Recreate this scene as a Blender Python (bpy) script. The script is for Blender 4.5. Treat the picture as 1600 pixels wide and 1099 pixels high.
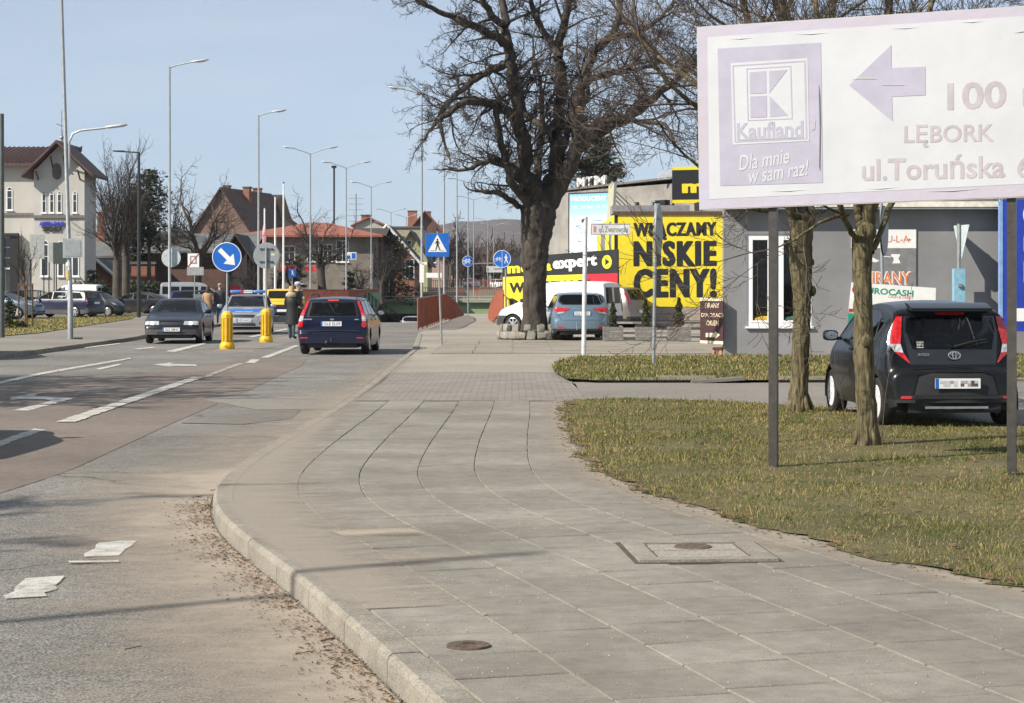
import bpy, bmesh, math, random
import numpy as np
from math import sin, cos, pi, radians, sqrt, atan2, hypot
from mathutils import Vector, Matrix, Euler

random.seed(7)
for _o in list(bpy.data.objects):
    bpy.data.objects.remove(_o)
SC = bpy.context.scene
COL = SC.collection

# ---------------------------------------------------------------- camera, sky, sun, exposure
F, CH, HOR = 3000.0, 1.6, 450.0          # focal length in photo pixels, eye height, horizon row
cam_d = bpy.data.cameras.new('camera')
cam = bpy.data.objects.new('camera', cam_d)
COL.objects.link(cam)
cam.location = (0, 0, CH)
cam.rotation_euler = (radians(90), 0, 0)
cam_d.sensor_width = 36.0
cam_d.lens = F / 1600 * 36
cam_d.shift_y = -(549.5 - HOR) / 1600
cam_d.clip_start = 0.2
cam_d.clip_end = 6000
SC.camera = cam

SUN_EL = radians(38)
SH = Vector((0.86, 0.51)).normalized()   # shadows fall this way on the ground
world = bpy.data.worlds.new('World')
SC.world = world
world.use_nodes = True
wn = world.node_tree.nodes
wn.clear()
w_out = wn.new('ShaderNodeOutputWorld')
w_bg = wn.new('ShaderNodeBackground')
w_sky = wn.new('ShaderNodeTexSky')
w_sky.sky_type = 'NISHITA'
w_sky.sun_disc = False
w_sky.sun_elevation = SUN_EL
w_sky.sun_rotation = atan2(-SH.x, -SH.y)
w_sky.altitude = 0
w_sky.air_density = 0.6
w_sky.dust_density = 0.6
w_sky.ozone_density = 4.0
w_bg.inputs['Strength'].default_value = 0.098
w_mix = wn.new('ShaderNodeMix')                # thin even high haze over the clear sky
w_mix.data_type = 'RGBA'
w_mix.inputs['Factor'].default_value = 0.55
w_mix.inputs['B'].default_value = (4.35, 4.95, 5.45, 1)
world.node_tree.links.new(w_sky.outputs[0], w_mix.inputs['A'])
w_tc = wn.new('ShaderNodeTexCoord'); w_mp = wn.new('ShaderNodeMapping'); w_mp.inputs['Scale'].default_value = (1.5, 1.5, 9)
w_nz = wn.new('ShaderNodeTexNoise'); w_nz.inputs['Scale'].default_value = 2.2; w_nz.inputs['Detail'].default_value = 9; w_nz.inputs['Roughness'].default_value = .6
w_rg = wn.new('ShaderNodeMapRange'); w_rg.inputs[1].default_value = .42; w_rg.inputs[2].default_value = .75; w_rg.inputs[4].default_value = .22
w_ci = wn.new('ShaderNodeMix'); w_ci.data_type = 'RGBA'; w_ci.inputs['B'].default_value = (6.0, 6.2, 6.5, 1)   # thin veils of cirrus
for _a, _b in ((w_tc.outputs['Generated'], w_mp.inputs[0]), (w_mp.outputs[0], w_nz.inputs['Vector']), (w_nz.outputs['Fac'], w_rg.inputs[0]), (w_rg.outputs[0], w_ci.inputs['Factor']), (w_mix.outputs['Result'], w_ci.inputs['A']), (w_ci.outputs['Result'], w_bg.inputs[0])):
    world.node_tree.links.new(_a, _b)
world.node_tree.links.new(w_bg.outputs[0], w_out.inputs[0])

sun_d = bpy.data.lights.new('sun', 'SUN')
sun_d.energy = 5.0
sun_d.angle = radians(0.55)
sun_d.color = (1.0, 0.925, 0.81)
sun = bpy.data.objects.new('sun', sun_d)
COL.objects.link(sun)
sdir = Vector((SH.x * cos(SUN_EL), SH.y * cos(SUN_EL), -sin(SUN_EL)))
sun.rotation_euler = sdir.to_track_quat('-Z', 'Y').to_euler()
sun.location = (-20, -10, 40)

SC.view_settings.view_transform = 'Standard'
SC.view_settings.look = 'None'
SC.view_settings.gamma = 1.0
SC.view_settings.exposure = 0.55
try:
    SC.view_settings.use_curve_mapping = False
except Exception:
    pass
SC.cycles.max_bounces = 6
SC.cycles.transparent_max_bounces = 12

# ---------------------------------------------------------------- placing by survey of the photograph
def wx(px, Y): return (px - 800) / F * Y
def wz(py, Y): return CH - (py - HOR) / F * Y
def road_z(Y):
    a = [(-50, -.13), (13.5, -.13), (17, -.06), (24, -.035), (36, -.035), (46, -.10), (92, -.10), (100, -.2), (150, -2.1), (195, -4.2), (260, -4.2)]
    for (y0, z0), (y1, z1) in zip(a, a[1:]):
        if Y <= y1:
            return z0 + (z1 - z0) * max(0, (Y - y0)) / (y1 - y0)
    return a[-1][1]
def gy(py, z=0.0): return F * (CH - z) / (py - HOR)
def G(px, py, z=0.0):
    Y = gy(py, z)
    return (wx(px, Y), Y)
def GR(px, py):
    z = -.1
    for _ in range(6):
        z = road_z(gy(py, z))
    return G(px, py, z)

# ---------------------------------------------------------------- materials
MATS = {}
def M(name, col, rough=.6, metal=0.0, var=.12, scale=6.0, col2=None, bump=0.0, bscale=60.0, coat=0.0, detail=5.0, spec=None, world_co=False, emit=0.0, alpha=None, island=0.0):
    if name in MATS:
        return MATS[name]
    m = bpy.data.materials.new(name)
    m.use_nodes = True
    nt = m.node_tree
    b = nt.nodes['Principled BSDF']
    tc = nt.nodes.new('ShaderNodeTexCoord')
    co = tc.outputs['Object']
    if world_co:
        g = nt.nodes.new('ShaderNodeNewGeometry')
        co = g.outputs['Position']
    c1 = Vector(col)
    c2 = Vector(col2) if col2 is not None else c1 * (1 - var * 2)
    c1b = c1 if col2 is not None else c1 * (1 + var)
    nz = nt.nodes.new('ShaderNodeTexNoise')
    nz.inputs['Scale'].default_value = scale
    nz.inputs['Detail'].default_value = detail
    nz.inputs['Roughness'].default_value = .62
    nt.links.new(co, nz.inputs['Vector'])
    cr = nt.nodes.new('ShaderNodeValToRGB')
    cr.color_ramp.elements[0].position = .32
    cr.color_ramp.elements[1].position = .68
    cr.color_ramp.elements[0].color = (*[max(0, v) for v in c2], 1)
    cr.color_ramp.elements[1].color = (*[min(1, v) for v in c1b], 1)
    nt.links.new(nz.outputs['Fac'], cr.inputs['Fac'])
    colout = cr.outputs['Color']
    if island:
        gi = nt.nodes.new('ShaderNodeNewGeometry')
        hv = nt.nodes.new('ShaderNodeHueSaturation')
        mr = nt.nodes.new('ShaderNodeMapRange')
        mr.inputs[3].default_value = 1 - island
        mr.inputs[4].default_value = 1 + island
        nt.links.new(gi.outputs['Random Per Island'], mr.inputs[0])
        nt.links.new(mr.outputs[0], hv.inputs['Value'])
        nt.links.new(colout, hv.inputs['Color'])
        colout = hv.outputs['Color']
    nt.links.new(colout, b.inputs['Base Color'])
    b.inputs['Roughness'].default_value = rough
    b.inputs['Metallic'].default_value = metal
    if coat:
        b.inputs['Coat Weight'].default_value = coat
        b.inputs['Coat Roughness'].default_value = .06
    if spec is not None:
        b.inputs['Specular IOR Level'].default_value = spec
    if bump:
        n2 = nt.nodes.new('ShaderNodeTexNoise')
        n2.inputs['Scale'].default_value = bscale
        n2.inputs['Detail'].default_value = 6
        nt.links.new(co, n2.inputs['Vector'])
        bp = nt.nodes.new('ShaderNodeBump')
        bp.inputs['Strength'].default_value = min(1, bump)
        bp.inputs['Distance'].default_value = .02
        nt.links.new(n2.outputs['Fac'], bp.inputs['Height'])
        nt.links.new(bp.outputs['Normal'], b.inputs['Normal'])
    if emit:
        b.inputs['Emission Color'].default_value = (*col, 1)
        b.inputs['Emission Strength'].default_value = emit
    MATS[name] = m
    return m

def glass_mat(name, tint=(.82, .87, .87), refl=1.42, base=.02, opac=.05):
    if name in MATS:
        return MATS[name]
    m = bpy.data.materials.new(name)
    m.use_nodes = True
    nt = m.node_tree
    nt.nodes.clear()
    out = nt.nodes.new('ShaderNodeOutputMaterial')
    tr = nt.nodes.new('ShaderNodeBsdfTransparent'); tr.inputs[0].default_value = (*tint, 1)
    df = nt.nodes.new('ShaderNodeBsdfDiffuse'); df.inputs[0].default_value = (base, base, base * 1.1, 1)
    gl = nt.nodes.new('ShaderNodeBsdfGlossy'); gl.inputs['Roughness'].default_value = .03
    mx = nt.nodes.new('ShaderNodeMixShader'); mx.inputs[0].default_value = opac
    fr = nt.nodes.new('ShaderNodeFresnel'); fr.inputs[0].default_value = refl
    m2 = nt.nodes.new('ShaderNodeMixShader')
    nt.links.new(tr.outputs[0], mx.inputs[1]); nt.links.new(df.outputs[0], mx.inputs[2])
    nt.links.new(fr.outputs[0], m2.inputs[0]); nt.links.new(mx.outputs[0], m2.inputs[1]); nt.links.new(gl.outputs[0], m2.inputs[2])
    nt.links.new(m2.outputs[0], out.inputs[0])
    MATS[name] = m
    return m

def brick_mat(name, c1, c2, mortar, sx=.26, sy=.075, rough=.9, rot=0):
    """brick courses too small in the picture to tell apart: colour and fine relief only"""
    if name in MATS:
        return MATS[name]
    m = bpy.data.materials.new(name); m.use_nodes = True
    nt = m.node_tree; b = nt.nodes['Principled BSDF']
    tc = nt.nodes.new('ShaderNodeTexCoord')
    sp = nt.nodes.new('ShaderNodeSeparateXYZ'); nt.links.new(tc.outputs['Object'], sp.inputs[0])
    ad = nt.nodes.new('ShaderNodeMath'); ad.operation = 'ADD'
    nt.links.new(sp.outputs[0], ad.inputs[0]); nt.links.new(sp.outputs[1], ad.inputs[1])
    cb = nt.nodes.new('ShaderNodeCombineXYZ'); nt.links.new(ad.outputs[0], cb.inputs[0]); nt.links.new(sp.outputs[2], cb.inputs[1])
    br = nt.nodes.new('ShaderNodeTexBrick')
    br.inputs['Color1'].default_value = (*c1, 1); br.inputs['Color2'].default_value = (*c2, 1); br.inputs['Mortar'].default_value = (*mortar, 1)
    br.inputs['Scale'].default_value = 1.0; br.inputs['Brick Width'].default_value = sx; br.inputs['Row Height'].default_value = sy
    br.inputs['Mortar Size'].default_value = .008
    nt.links.new(cb.outputs[0], br.inputs['Vector'])
    nz = nt.nodes.new('ShaderNodeTexNoise'); nz.inputs['Scale'].default_value = 1.3; nt.links.new(tc.outputs['Object'], nz.inputs['Vector'])
    mr = nt.nodes.new('ShaderNodeMapRange'); mr.inputs[3].default_value = .6; mr.inputs[4].default_value = 1.3
    nt.links.new(nz.outputs['Fac'], mr.inputs[0])
    hv = nt.nodes.new('ShaderNodeHueSaturation'); nt.links.new(br.outputs['Color'], hv.inputs['Color']); nt.links.new(mr.outputs[0], hv.inputs['Value'])
    nt.links.new(hv.outputs[0], b.inputs['Base Color']); b.inputs['Roughness'].default_value = rough
    MATS[name] = m
    return m

def paint(name, col, rough=.32, metal=.25, coat=.4, dust=.12):
    if name in MATS:
        return MATS[name]
    m = M(name, col, rough=rough, metal=metal, var=.04, scale=3, coat=coat)
    nt = m.node_tree; b = nt.nodes['Principled BSDF']
    if max(col) < .06:
        b.inputs['Coat Weight'].default_value = .2; b.inputs['Specular IOR Level'].default_value = .25; b.inputs['Metallic'].default_value = 0
    # road dust along the lower body, broken up by noise
    tc = nt.nodes.new('ShaderNodeTexCoord'); sp = nt.nodes.new('ShaderNodeSeparateXYZ'); nt.links.new(tc.outputs['Object'], sp.inputs[0])
    mr = nt.nodes.new('ShaderNodeMapRange'); mr.inputs[1].default_value = .75; mr.inputs[2].default_value = .2
    mr.inputs[3].default_value = 0; mr.inputs[4].default_value = dust * 3
    nt.links.new(sp.outputs[2], mr.inputs[0])
    nz = nt.nodes.new('ShaderNodeTexNoise'); nz.inputs['Scale'].default_value = 5; nz.inputs['Detail'].default_value = 8
    nt.links.new(tc.outputs['Object'], nz.inputs['Vector'])
    mu = nt.nodes.new('ShaderNodeMath'); mu.operation = 'MULTIPLY'
    nt.links.new(mr.outputs[0], mu.inputs[0]); nt.links.new(nz.outputs['Fac'], mu.inputs[1])
    mx = nt.nodes.new('ShaderNodeMix'); mx.data_type = 'RGBA'
    old = b.inputs['Base Color'].links[0].from_socket
    nt.links.new(mu.outputs[0], mx.inputs['Factor']); nt.links.new(old, mx.inputs['A']); mx.inputs['B'].default_value = (.3, .27, .22, 1)
    nt.links.new(mx.outputs['Result'], b.inputs['Base Color'])
    return m

# ---------------------------------------------------------------- mesh builder
class MB:
    def __init__(s):
        s.v = []; s.f = []; s.m = []; s.mi = 0
    def add(s, vs, fs):
        o = len(s.v); s.v.extend(vs)
        for f in fs:
            s.f.append(tuple(i + o for i in f)); s.m.append(s.mi)
        return s
    def box(s, cx, cy, cz, sx, sy, sz, rz=0.0, rx=0.0, ry=0.0):
        R = Euler((rx, ry, rz)).to_matrix()
        vs = [tuple(Vector((cx, cy, cz)) + R @ Vector((a * sx / 2, b * sy / 2, c * sz / 2))) for c in (-1, 1) for b in (-1, 1) for a in (-1, 1)]
        return s.add(vs, [(0, 2, 3, 1), (4, 5, 7, 6), (0, 1, 5, 4), (2, 6, 7, 3), (0, 4, 6, 2), (1, 3, 7, 5)])
    def bbox(s, x0, x1, y0, y1, z0, z1):
        return s.box((x0 + x1) / 2, (y0 + y1) / 2, (z0 + z1) / 2, x1 - x0, y1 - y0, z1 - z0)
    def tube(s, pts, rad, n=8, cap=True):
        pts = [Vector(p) for p in pts]
        if not hasattr(rad, '__len__'): rad = [rad] * len(pts)
        o = len(s.v); k = len(pts)
        up = Vector((0, 0, 1))
        prev = None
        for i, p in enumerate(pts):
            d = (pts[min(i + 1, k - 1)] - pts[max(i - 1, 0)])
            if d.length < 1e-9: d = Vector((0, 0, 1))
            d.normalize()
            if prev is None:
                a = d.cross(up)
                if a.length < .05: a = d.cross(Vector((1, 0, 0)))
            else:
                a = prev - d * prev.dot(d)
                if a.length < 1e-4: a = d.cross(Vector((1, 0, 0)))
            a.normalize(); prev = a; b = d.cross(a)
            for j in range(n):
                t = 2 * pi * j / n
                s.v.append(tuple(p + (a * cos(t) + b * sin(t)) * rad[i]))
        for i in range(k - 1):
            for j in range(n):
                s.f.append((o + i * n + j, o + (i + 1) * n + j, o + (i + 1) * n + (j + 1) % n, o + i * n + (j + 1) % n)); s.m.append(s.mi)
        if cap:
            s.f.append(tuple(o + j for j in range(n))); s.m.append(s.mi)
            s.f.append(tuple(o + (k - 1) * n + j for j in reversed(range(n)))); s.m.append(s.mi)
        return s
    def lathe(s, prof, n=24, axis='z', c=(0, 0, 0)):
        """prof: (radius, height) pairs"""
        o = len(s.v); c = Vector(c)
        for r, h in prof:
            for j in range(n):
                t = 2 * pi * j / n
                p = {'z': (r * cos(t), r * sin(t), h), 'y': (r * cos(t), h, -r * sin(t)), 'x': (h, r * cos(t), r * sin(t))}[axis]
                s.v.append(tuple(c + Vector(p)))
        for i in range(len(prof) - 1):
            for j in range(n):
                s.f.append((o + i * n + j, o + i * n + (j + 1) % n, o + (i + 1) * n + (j + 1) % n, o + (i + 1) * n + j)); s.m.append(s.mi)
        return s
    def disc(s, c, r, n=24, axis='y', th=.004, ry=None):
        c = Vector(c); o = len(s.v); ry = ry or r
        for side in (-1, 1):
            for j in range(n):
                t = 2 * pi * j / n
                p = {'y': (r * cos(t), side * th / 2, ry * sin(t)), 'z': (r * cos(t), ry * sin(t), side * th / 2), 'x': (side * th / 2, r * cos(t), ry * sin(t))}[axis]
                s.v.append(tuple(c + Vector(p)))
        a = [o + j for j in range(n)]; b = [o + n + j for j in range(n)]
        s.f.append(tuple(a)); s.m.append(s.mi); s.f.append(tuple(reversed(b))); s.m.append(s.mi)
        for j in range(n):
            s.f.append((a[(j + 1) % n], a[j], b[j], b[(j + 1) % n])); s.m.append(s.mi)
        return s
    def prism(s, poly, y0, y1, plane='xz'):
        """flat outline extruded; plane xz is extruded along y, xy along z, yz along x"""
        o = len(s.v); n = len(poly)
        for d in (y0, y1):
            for a, b in poly:
                s.v.append({'xz': (a, d, b), 'xy': (a, b, d), 'yz': (d, a, b)}[plane])
        s.f.append(tuple(o + j for j in range(n))); s.m.append(s.mi)
        s.f.append(tuple(o + n + j for j in reversed(range(n)))); s.m.append(s.mi)
        for j in range(n):
            s.f.append((o + j, o + n + j, o + n + (j + 1) % n, o + (j + 1) % n)); s.m.append(s.mi)
        return s
    def quad(s, a, b, c, d):
        return s.add([a, b, c, d], [(0, 1, 2, 3)])
    def blob(s, cx, cy, cz, sx, sy, sz, e=.6, n=10, m=7, rz=0.0, ry=0.0):
        """superellipsoid"""
        R = Euler((0, ry, rz)).to_matrix(); o = len(s.v)
        def sg(v): return math.copysign(abs(v) ** e, v)
        for i in range(m + 1):
            ph = -pi / 2 + pi * i / m
            for j in range(n):
                t = 2 * pi * j / n
                p = Vector((sg(cos(ph)) * sg(cos(t)) * sx / 2, sg(cos(ph)) * sg(sin(t)) * sy / 2, sg(sin(ph)) * sz / 2))
                s.v.append(tuple(Vector((cx, cy, cz)) + R @ p))
        for i in range(m):
            for j in range(n):
                s.f.append((o + i * n + j, o + i * n + (j + 1) % n, o + (i + 1) * n + (j + 1) % n, o + (i + 1) * n + j)); s.m.append(s.mi)
        return s
    def mesh(s, name):
        me = bpy.data.meshes.new(name)
        me.from_pydata(s.v, [], s.f)
        return me
    def build(s, name, mats, parent=None, smooth=False, loc=None, rot=None, fix=True):
        me = s.mesh(name)
        mats = mats if isinstance(mats, (list, tuple)) else [mats]
        for m in mats: me.materials.append(m)
        if len(mats) > 1:
            me.polygons.foreach_set('material_index', s.m)
        if fix and len(s.f) < 20000:
            bm = bmesh.new(); bm.from_mesh(me)
            bmesh.ops.recalc_face_normals(bm, faces=bm.faces)
            bm.to_mesh(me); bm.free()
        if smooth:
            me.polygons.foreach_set('use_smooth', [True] * len(me.polygons))
            if smooth != 'all':
                me.set_sharp_from_angle(angle=radians(38))
        return link(name, me, parent, loc, rot)

def link(name, me, parent=None, loc=None, rot=None):
    o = bpy.data.objects.new(name, me)
    COL.objects.link(o)
    if parent is not None: o.parent = parent
    if loc is not None: o.location = loc
    if rot is not None: o.rotation_euler = rot
    return o

def tag(o, label, cat, group=None):
    o['label'] = label; o['category'] = cat
    if group: o['group'] = group
    return o
def thing(name, label, cat, loc=(0, 0, 0), rz=0.0, group=None):
    o = bpy.data.objects.new(name, None); COL.objects.link(o)
    o.location = loc; o.rotation_euler = (0, 0, rz)
    return tag(o, label, cat, group)
def struct(o): o['kind'] = 'structure'; return o
def stuff(o): o['kind'] = 'stuff'; return o
def kids(o): return [c for c in bpy.data.objects if c.parent == o]
def copy_tree(o, parent=None):
    c = o.copy(); COL.objects.link(c)
    if parent is not None: c.parent = parent
    for k in o.children: copy_tree(k, c)
    return c

def text(body, size, mat, parent, loc, rot=(pi / 2, 0, 0), sx=1.0, bold=0.0, ext=.002, align='CENTER', name='lettering', shear=0.0, spacing=1.0, width=None, height=None, heavy=0.0):
    cu = bpy.data.curves.new('t', 'FONT')
    cu.body = body; cu.size = size; cu.offset = bold; cu.extrude = ext; cu.align_x = align; cu.align_y = 'CENTER'
    cu.shear = shear; cu.space_character = spacing; cu.resolution_u = 3
    to = bpy.data.objects.new('t', cu); COL.objects.link(to)
    me = bpy.data.meshes.new_from_object(to.evaluated_get(bpy.context.evaluated_depsgraph_get()))
    bpy.data.objects.remove(to); bpy.data.curves.remove(cu)
    xs = [v.co.x for v in me.vertices]; ys = [v.co.y for v in me.vertices]
    kx = sx; ky = 1.0
    if width and xs: kx = width / (max(xs) - min(xs))
    if height and ys: ky = height / (max(ys) - min(ys))
    mx = (max(xs) + min(xs)) / 2 if align == 'CENTER' else (min(xs) if align == 'LEFT' else max(xs)); my = (max(ys) + min(ys)) / 2
    for v in me.vertices: v.co.x = (v.co.x - mx) * kx; v.co.y = (v.co.y - my) * ky
    if heavy:
        # heavier strokes: the outlines laid side by side, each a hair behind the last
        vs = [tuple(v.co) for v in me.vertices]; fs = [tuple(p.vertices) for p in me.polygons]; n = len(vs)
        sc = (max(xs) - min(xs)) * kx; V_, F2 = [], []
        for j, (a, b) in enumerate(((0, 0), (-1, 0), (1, 0), (-.5, .5), (.5, -.5), (.5, .5), (-.5, -.5), (0, .6), (0, -.6))):
            V_ += [(x * (1 - 2 * heavy / max(sc, .01)) + a * heavy, y * .97 + b * heavy * .6, z - .0006 * j) for x, y, z in vs]; F2 += [tuple(i + n * j for i in f) for f in fs]
        me = bpy.data.meshes.new(name); me.from_pydata(V_, [], F2)
    me.materials.clear(); me.materials.append(mat)
    me.name = name
    return link(name, me, parent, loc, rot)

# common materials
mSteel = M('galvanised_steel', (.36, .38, .38), rough=.45, metal=.6, var=.1, scale=9)
mGreyPaint = M('grey_pole_paint', (.3, .33, .34), rough=.45, metal=.2, var=.08)
mDarkMetal = M('dark_metal', (.03, .03, .032), rough=.45, metal=.3)
mBrownMetal = M('brown_grey_metal', (.062, .056, .05), rough=.4, metal=.2, var=.15, scale=14)
mWhite = M('white_paint', (.78, .78, .76), rough=.5, var=.04)
mBlack = M('black_paint', (.015, .015, .015), rough=.5)
mRubber = M('tyre_rubber', (.022, .021, .02), rough=.85, var=.25, bump=.3, bscale=120)
mPlastic = M('black_plastic', (.02, .02, .021), rough=.55, var=.15)
mRim = M('rim_silver', (.62, .63, .64), rough=.3, metal=.75, var=.04)
mChrome = M('chrome', (.8, .8, .8), rough=.12, metal=1, var=.02)
mGlass = glass_mat('car_glass')
mGlassDark = glass_mat('tinted_glass', tint=(.1, .12, .12), opac=.5)
mWinGlass = glass_mat('window_glass', tint=(.5, .52, .5), opac=.25, refl=1.6)
mRed = M('red_lamp', (.5, .012, .014), rough=.12, coat=1, var=.25, scale=25)
mRedBright = M('red_lamp_bright', (.75, .05, .03), rough=.12, coat=1, var=.2, scale=25)
mClear = M('clear_lamp', (.7, .7, .7), rough=.1, metal=.5, coat=1, var=.3, scale=30)
mAmber = M('amber_lamp', (.8, .3, .03), rough=.15, coat=1)
mPlate = M('number_plate_white', (.75, .76, .76), rough=.4, var=.03)
mBlue = M('sign_blue', (.012, .13, .52), rough=.4, var=.06)
mBlueDk = M('board_blue', (.018, .045, .36), rough=.45, var=.1)
mYellow = M('banner_yellow', (.83, .66, .03), rough=.5, var=.05)
mYelPaint = M('bollard_yellow', (.72, .42, .015), rough=.5, var=.1, scale=4)
mBanBlack = M('banner_black', (.018, .02, .022), rough=.5)
mSeat = M('seat_fabric', (.025, .025, .028), rough=.9)
mWood = M('weathered_wood', (.19, .18, .165), rough=.85, var=.2, scale=9, bump=.3, bscale=40)
mBrownWood = M('brown_wood', (.10, .06, .035), rough=.8, var=.25, scale=12)
# ================================================================ GROUND
def rough_ground_mat(name, cols, rough=.92, s1=.35, s2=9, s3=160, bump=.5, speck=.25, cracks=0.0, streak=0.0):
    """three scales of noise in metres: patches, stains, aggregate"""
    m = bpy.data.materials.new(name); m.use_nodes = True
    nt = m.node_tree; b = nt.nodes['Principled BSDF']; L = nt.links.new
    g = nt.nodes.new('ShaderNodeNewGeometry')
    def nz(sc, det=6, vec=None, r=.6):
        n = nt.nodes.new('ShaderNodeTexNoise'); n.inputs['Scale'].default_value = sc; n.inputs['Detail'].default_value = det; n.inputs['Roughness'].default_value = r
        L(vec or g.outputs['Position'], n.inputs['Vector']); return n.outputs['Fac']
    def ramp(f, a, b_, c1, c2):
        r = nt.nodes.new('ShaderNodeValToRGB'); r.color_ramp.elements[0].position = a; r.color_ramp.elements[1].position = b_
        r.color_ramp.elements[0].color = (*c1, 1); r.color_ramp.elements[1].color = (*c2, 1); L(f, r.inputs[0]); return r.outputs[0]
    def mix(a, c, f, mode='MULTIPLY'):
        x = nt.nodes.new('ShaderNodeMix'); x.data_type = 'RGBA'; x.blend_type = mode
        if isinstance(f, float): x.inputs['Factor'].default_value = f
        else: L(f, x.inputs['Factor'])
        L(a, x.inputs['A']); L(c, x.inputs['B']); return x.outputs['Result']
    base = ramp(nz(s1, 8), .35, .65, cols[0], cols[1])
    st = ramp(nz(s2, 8, r=.7), .3, .7, (.78, .78, .78), (1.15, 1.14, 1.12))
    c = mix(base, st, 1.0)
    ag = ramp(nz(s3, 3, r=.8), .36, .64, (1 - speck * 1.6,) * 3, (1 + speck,) * 3)
    c = mix(c, ag, 1.0)
    if streak:
        mp = nt.nodes.new('ShaderNodeMapping'); mp.inputs['Scale'].default_value = (.12, 3.0, 1)
        L(g.outputs['Position'], mp.inputs[0])
        c = mix(c, ramp(nz(1.0, 6, mp.outputs[0]), .35, .6, (1 - streak,) * 3, (1.05,) * 3), 1.0)
    if cracks:
        v = nt.nodes.new('ShaderNodeTexVoronoi'); v.feature = 'DISTANCE_TO_EDGE'; v.inputs['Scale'].default_value = .33
        n = nt.nodes.new('ShaderNodeTexNoise'); n.inputs['Scale'].default_value = 1.6; n.inputs['Detail'].default_value = 8
        L(g.outputs['Position'], n.inputs['Vector'])
        av = nt.nodes.new('ShaderNodeMix'); av.data_type = 'VECTOR'; av.inputs['Factor'].default_value = .35
        L(g.outputs['Position'], av.inputs['A']); L(n.outputs['Color'], av.inputs['B'])
        L(av.outputs['Result'], v.inputs['Vector'])
        c = mix(c, ramp(v.outputs['Distance'], .0, .006, (1 - cracks,) * 3, (1, 1, 1)), 1.0)
    L(c, b.inputs['Base Color']); b.inputs['Roughness'].default_value = rough
    b.inputs['Specular IOR Level'].default_value = .25
    bp = nt.nodes.new('ShaderNodeBump'); bp.inputs['Strength'].default_value = bump; bp.inputs['Distance'].default_value = .004
    L(nz(s3 * .8, 3, r=.8), bp.inputs['Height']); L(bp.outputs[0], b.inputs['Normal'])
    MATS[name] = m
    return m

mAsphalt = rough_ground_mat('worn_asphalt', ((.168, .159, .146), (.248, .235, .215)), cracks=.6, speck=.55, s3=75)
mRedAsph = rough_ground_mat('reddish_asphalt', ((.15, .125, .108), (.215, .18, .156)), speck=.22, s1=.25, s3=110)
mDarkAsph = rough_ground_mat('darker_asphalt', ((.145, .132, .118), (.195, .18, .162)), speck=.2)
mLotAsph = rough_ground_mat('lot_asphalt', ((.185, .17, .15), (.25, .23, .205)), s1=.15, speck=.1)
mBase = rough_ground_mat('bare_soil', ((.13, .11, .085), (.19, .17, .13)), s1=.1)
mJoint = rough_ground_mat('sandy_joint', ((.2, .175, .14), (.3, .265, .21)), s1=2.0)
mPave = rough_ground_mat('concrete_paving', ((.23, .208, .175), (.3, .273, .23)), s1=.5, speck=.08)
mPath = rough_ground_mat('pale_path', ((.25, .225, .19), (.33, .3, .255)), s1=.3, speck=.08)
mSoilG = rough_ground_mat('lawn_soil', ((.08, .075, .03), (.15, .125, .06)), s1=.6, s2=5, s3=45)
mKerb = rough_ground_mat('kerb_concrete', ((.225, .207, .172), (.31, .285, .242)), s1=1.2, s2=6, speck=.25, s3=90)

def slab_mat():
    m = rough_ground_mat('slab_concrete', ((.19, .175, .15), (.272, .252, .218)), s1=.7, s2=7, s3=150, speck=.2, bump=.35)
    nt = m.node_tree; b = nt.nodes['Principled BSDF']; L = nt.links.new
    src = b.inputs['Base Color'].links[0].from_socket
    oi = nt.nodes.new('ShaderNodeObjectInfo'); gi = nt.nodes.new('ShaderNodeNewGeometry')
    ad = nt.nodes.new('ShaderNodeMath'); ad.operation = 'ADD'; L(oi.outputs['Random'], ad.inputs[0]); L(gi.outputs['Random Per Island'], ad.inputs[1])
    fr = nt.nodes.new('ShaderNodeMath'); fr.operation = 'FRACT'; L(ad.outputs[0], fr.inputs[0])
    mr = nt.nodes.new('ShaderNodeMapRange'); mr.inputs[3].default_value = .89; mr.inputs[4].default_value = 1.07
    L(fr.outputs[0], mr.inputs[0])
    hv = nt.nodes.new('ShaderNodeHueSaturation'); L(src, hv.inputs['Color']); L(mr.outputs[0], hv.inputs['Value']); L(hv.outputs[0], b.inputs['Base Color'])
    return m
mSlab = slab_mat()

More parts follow.
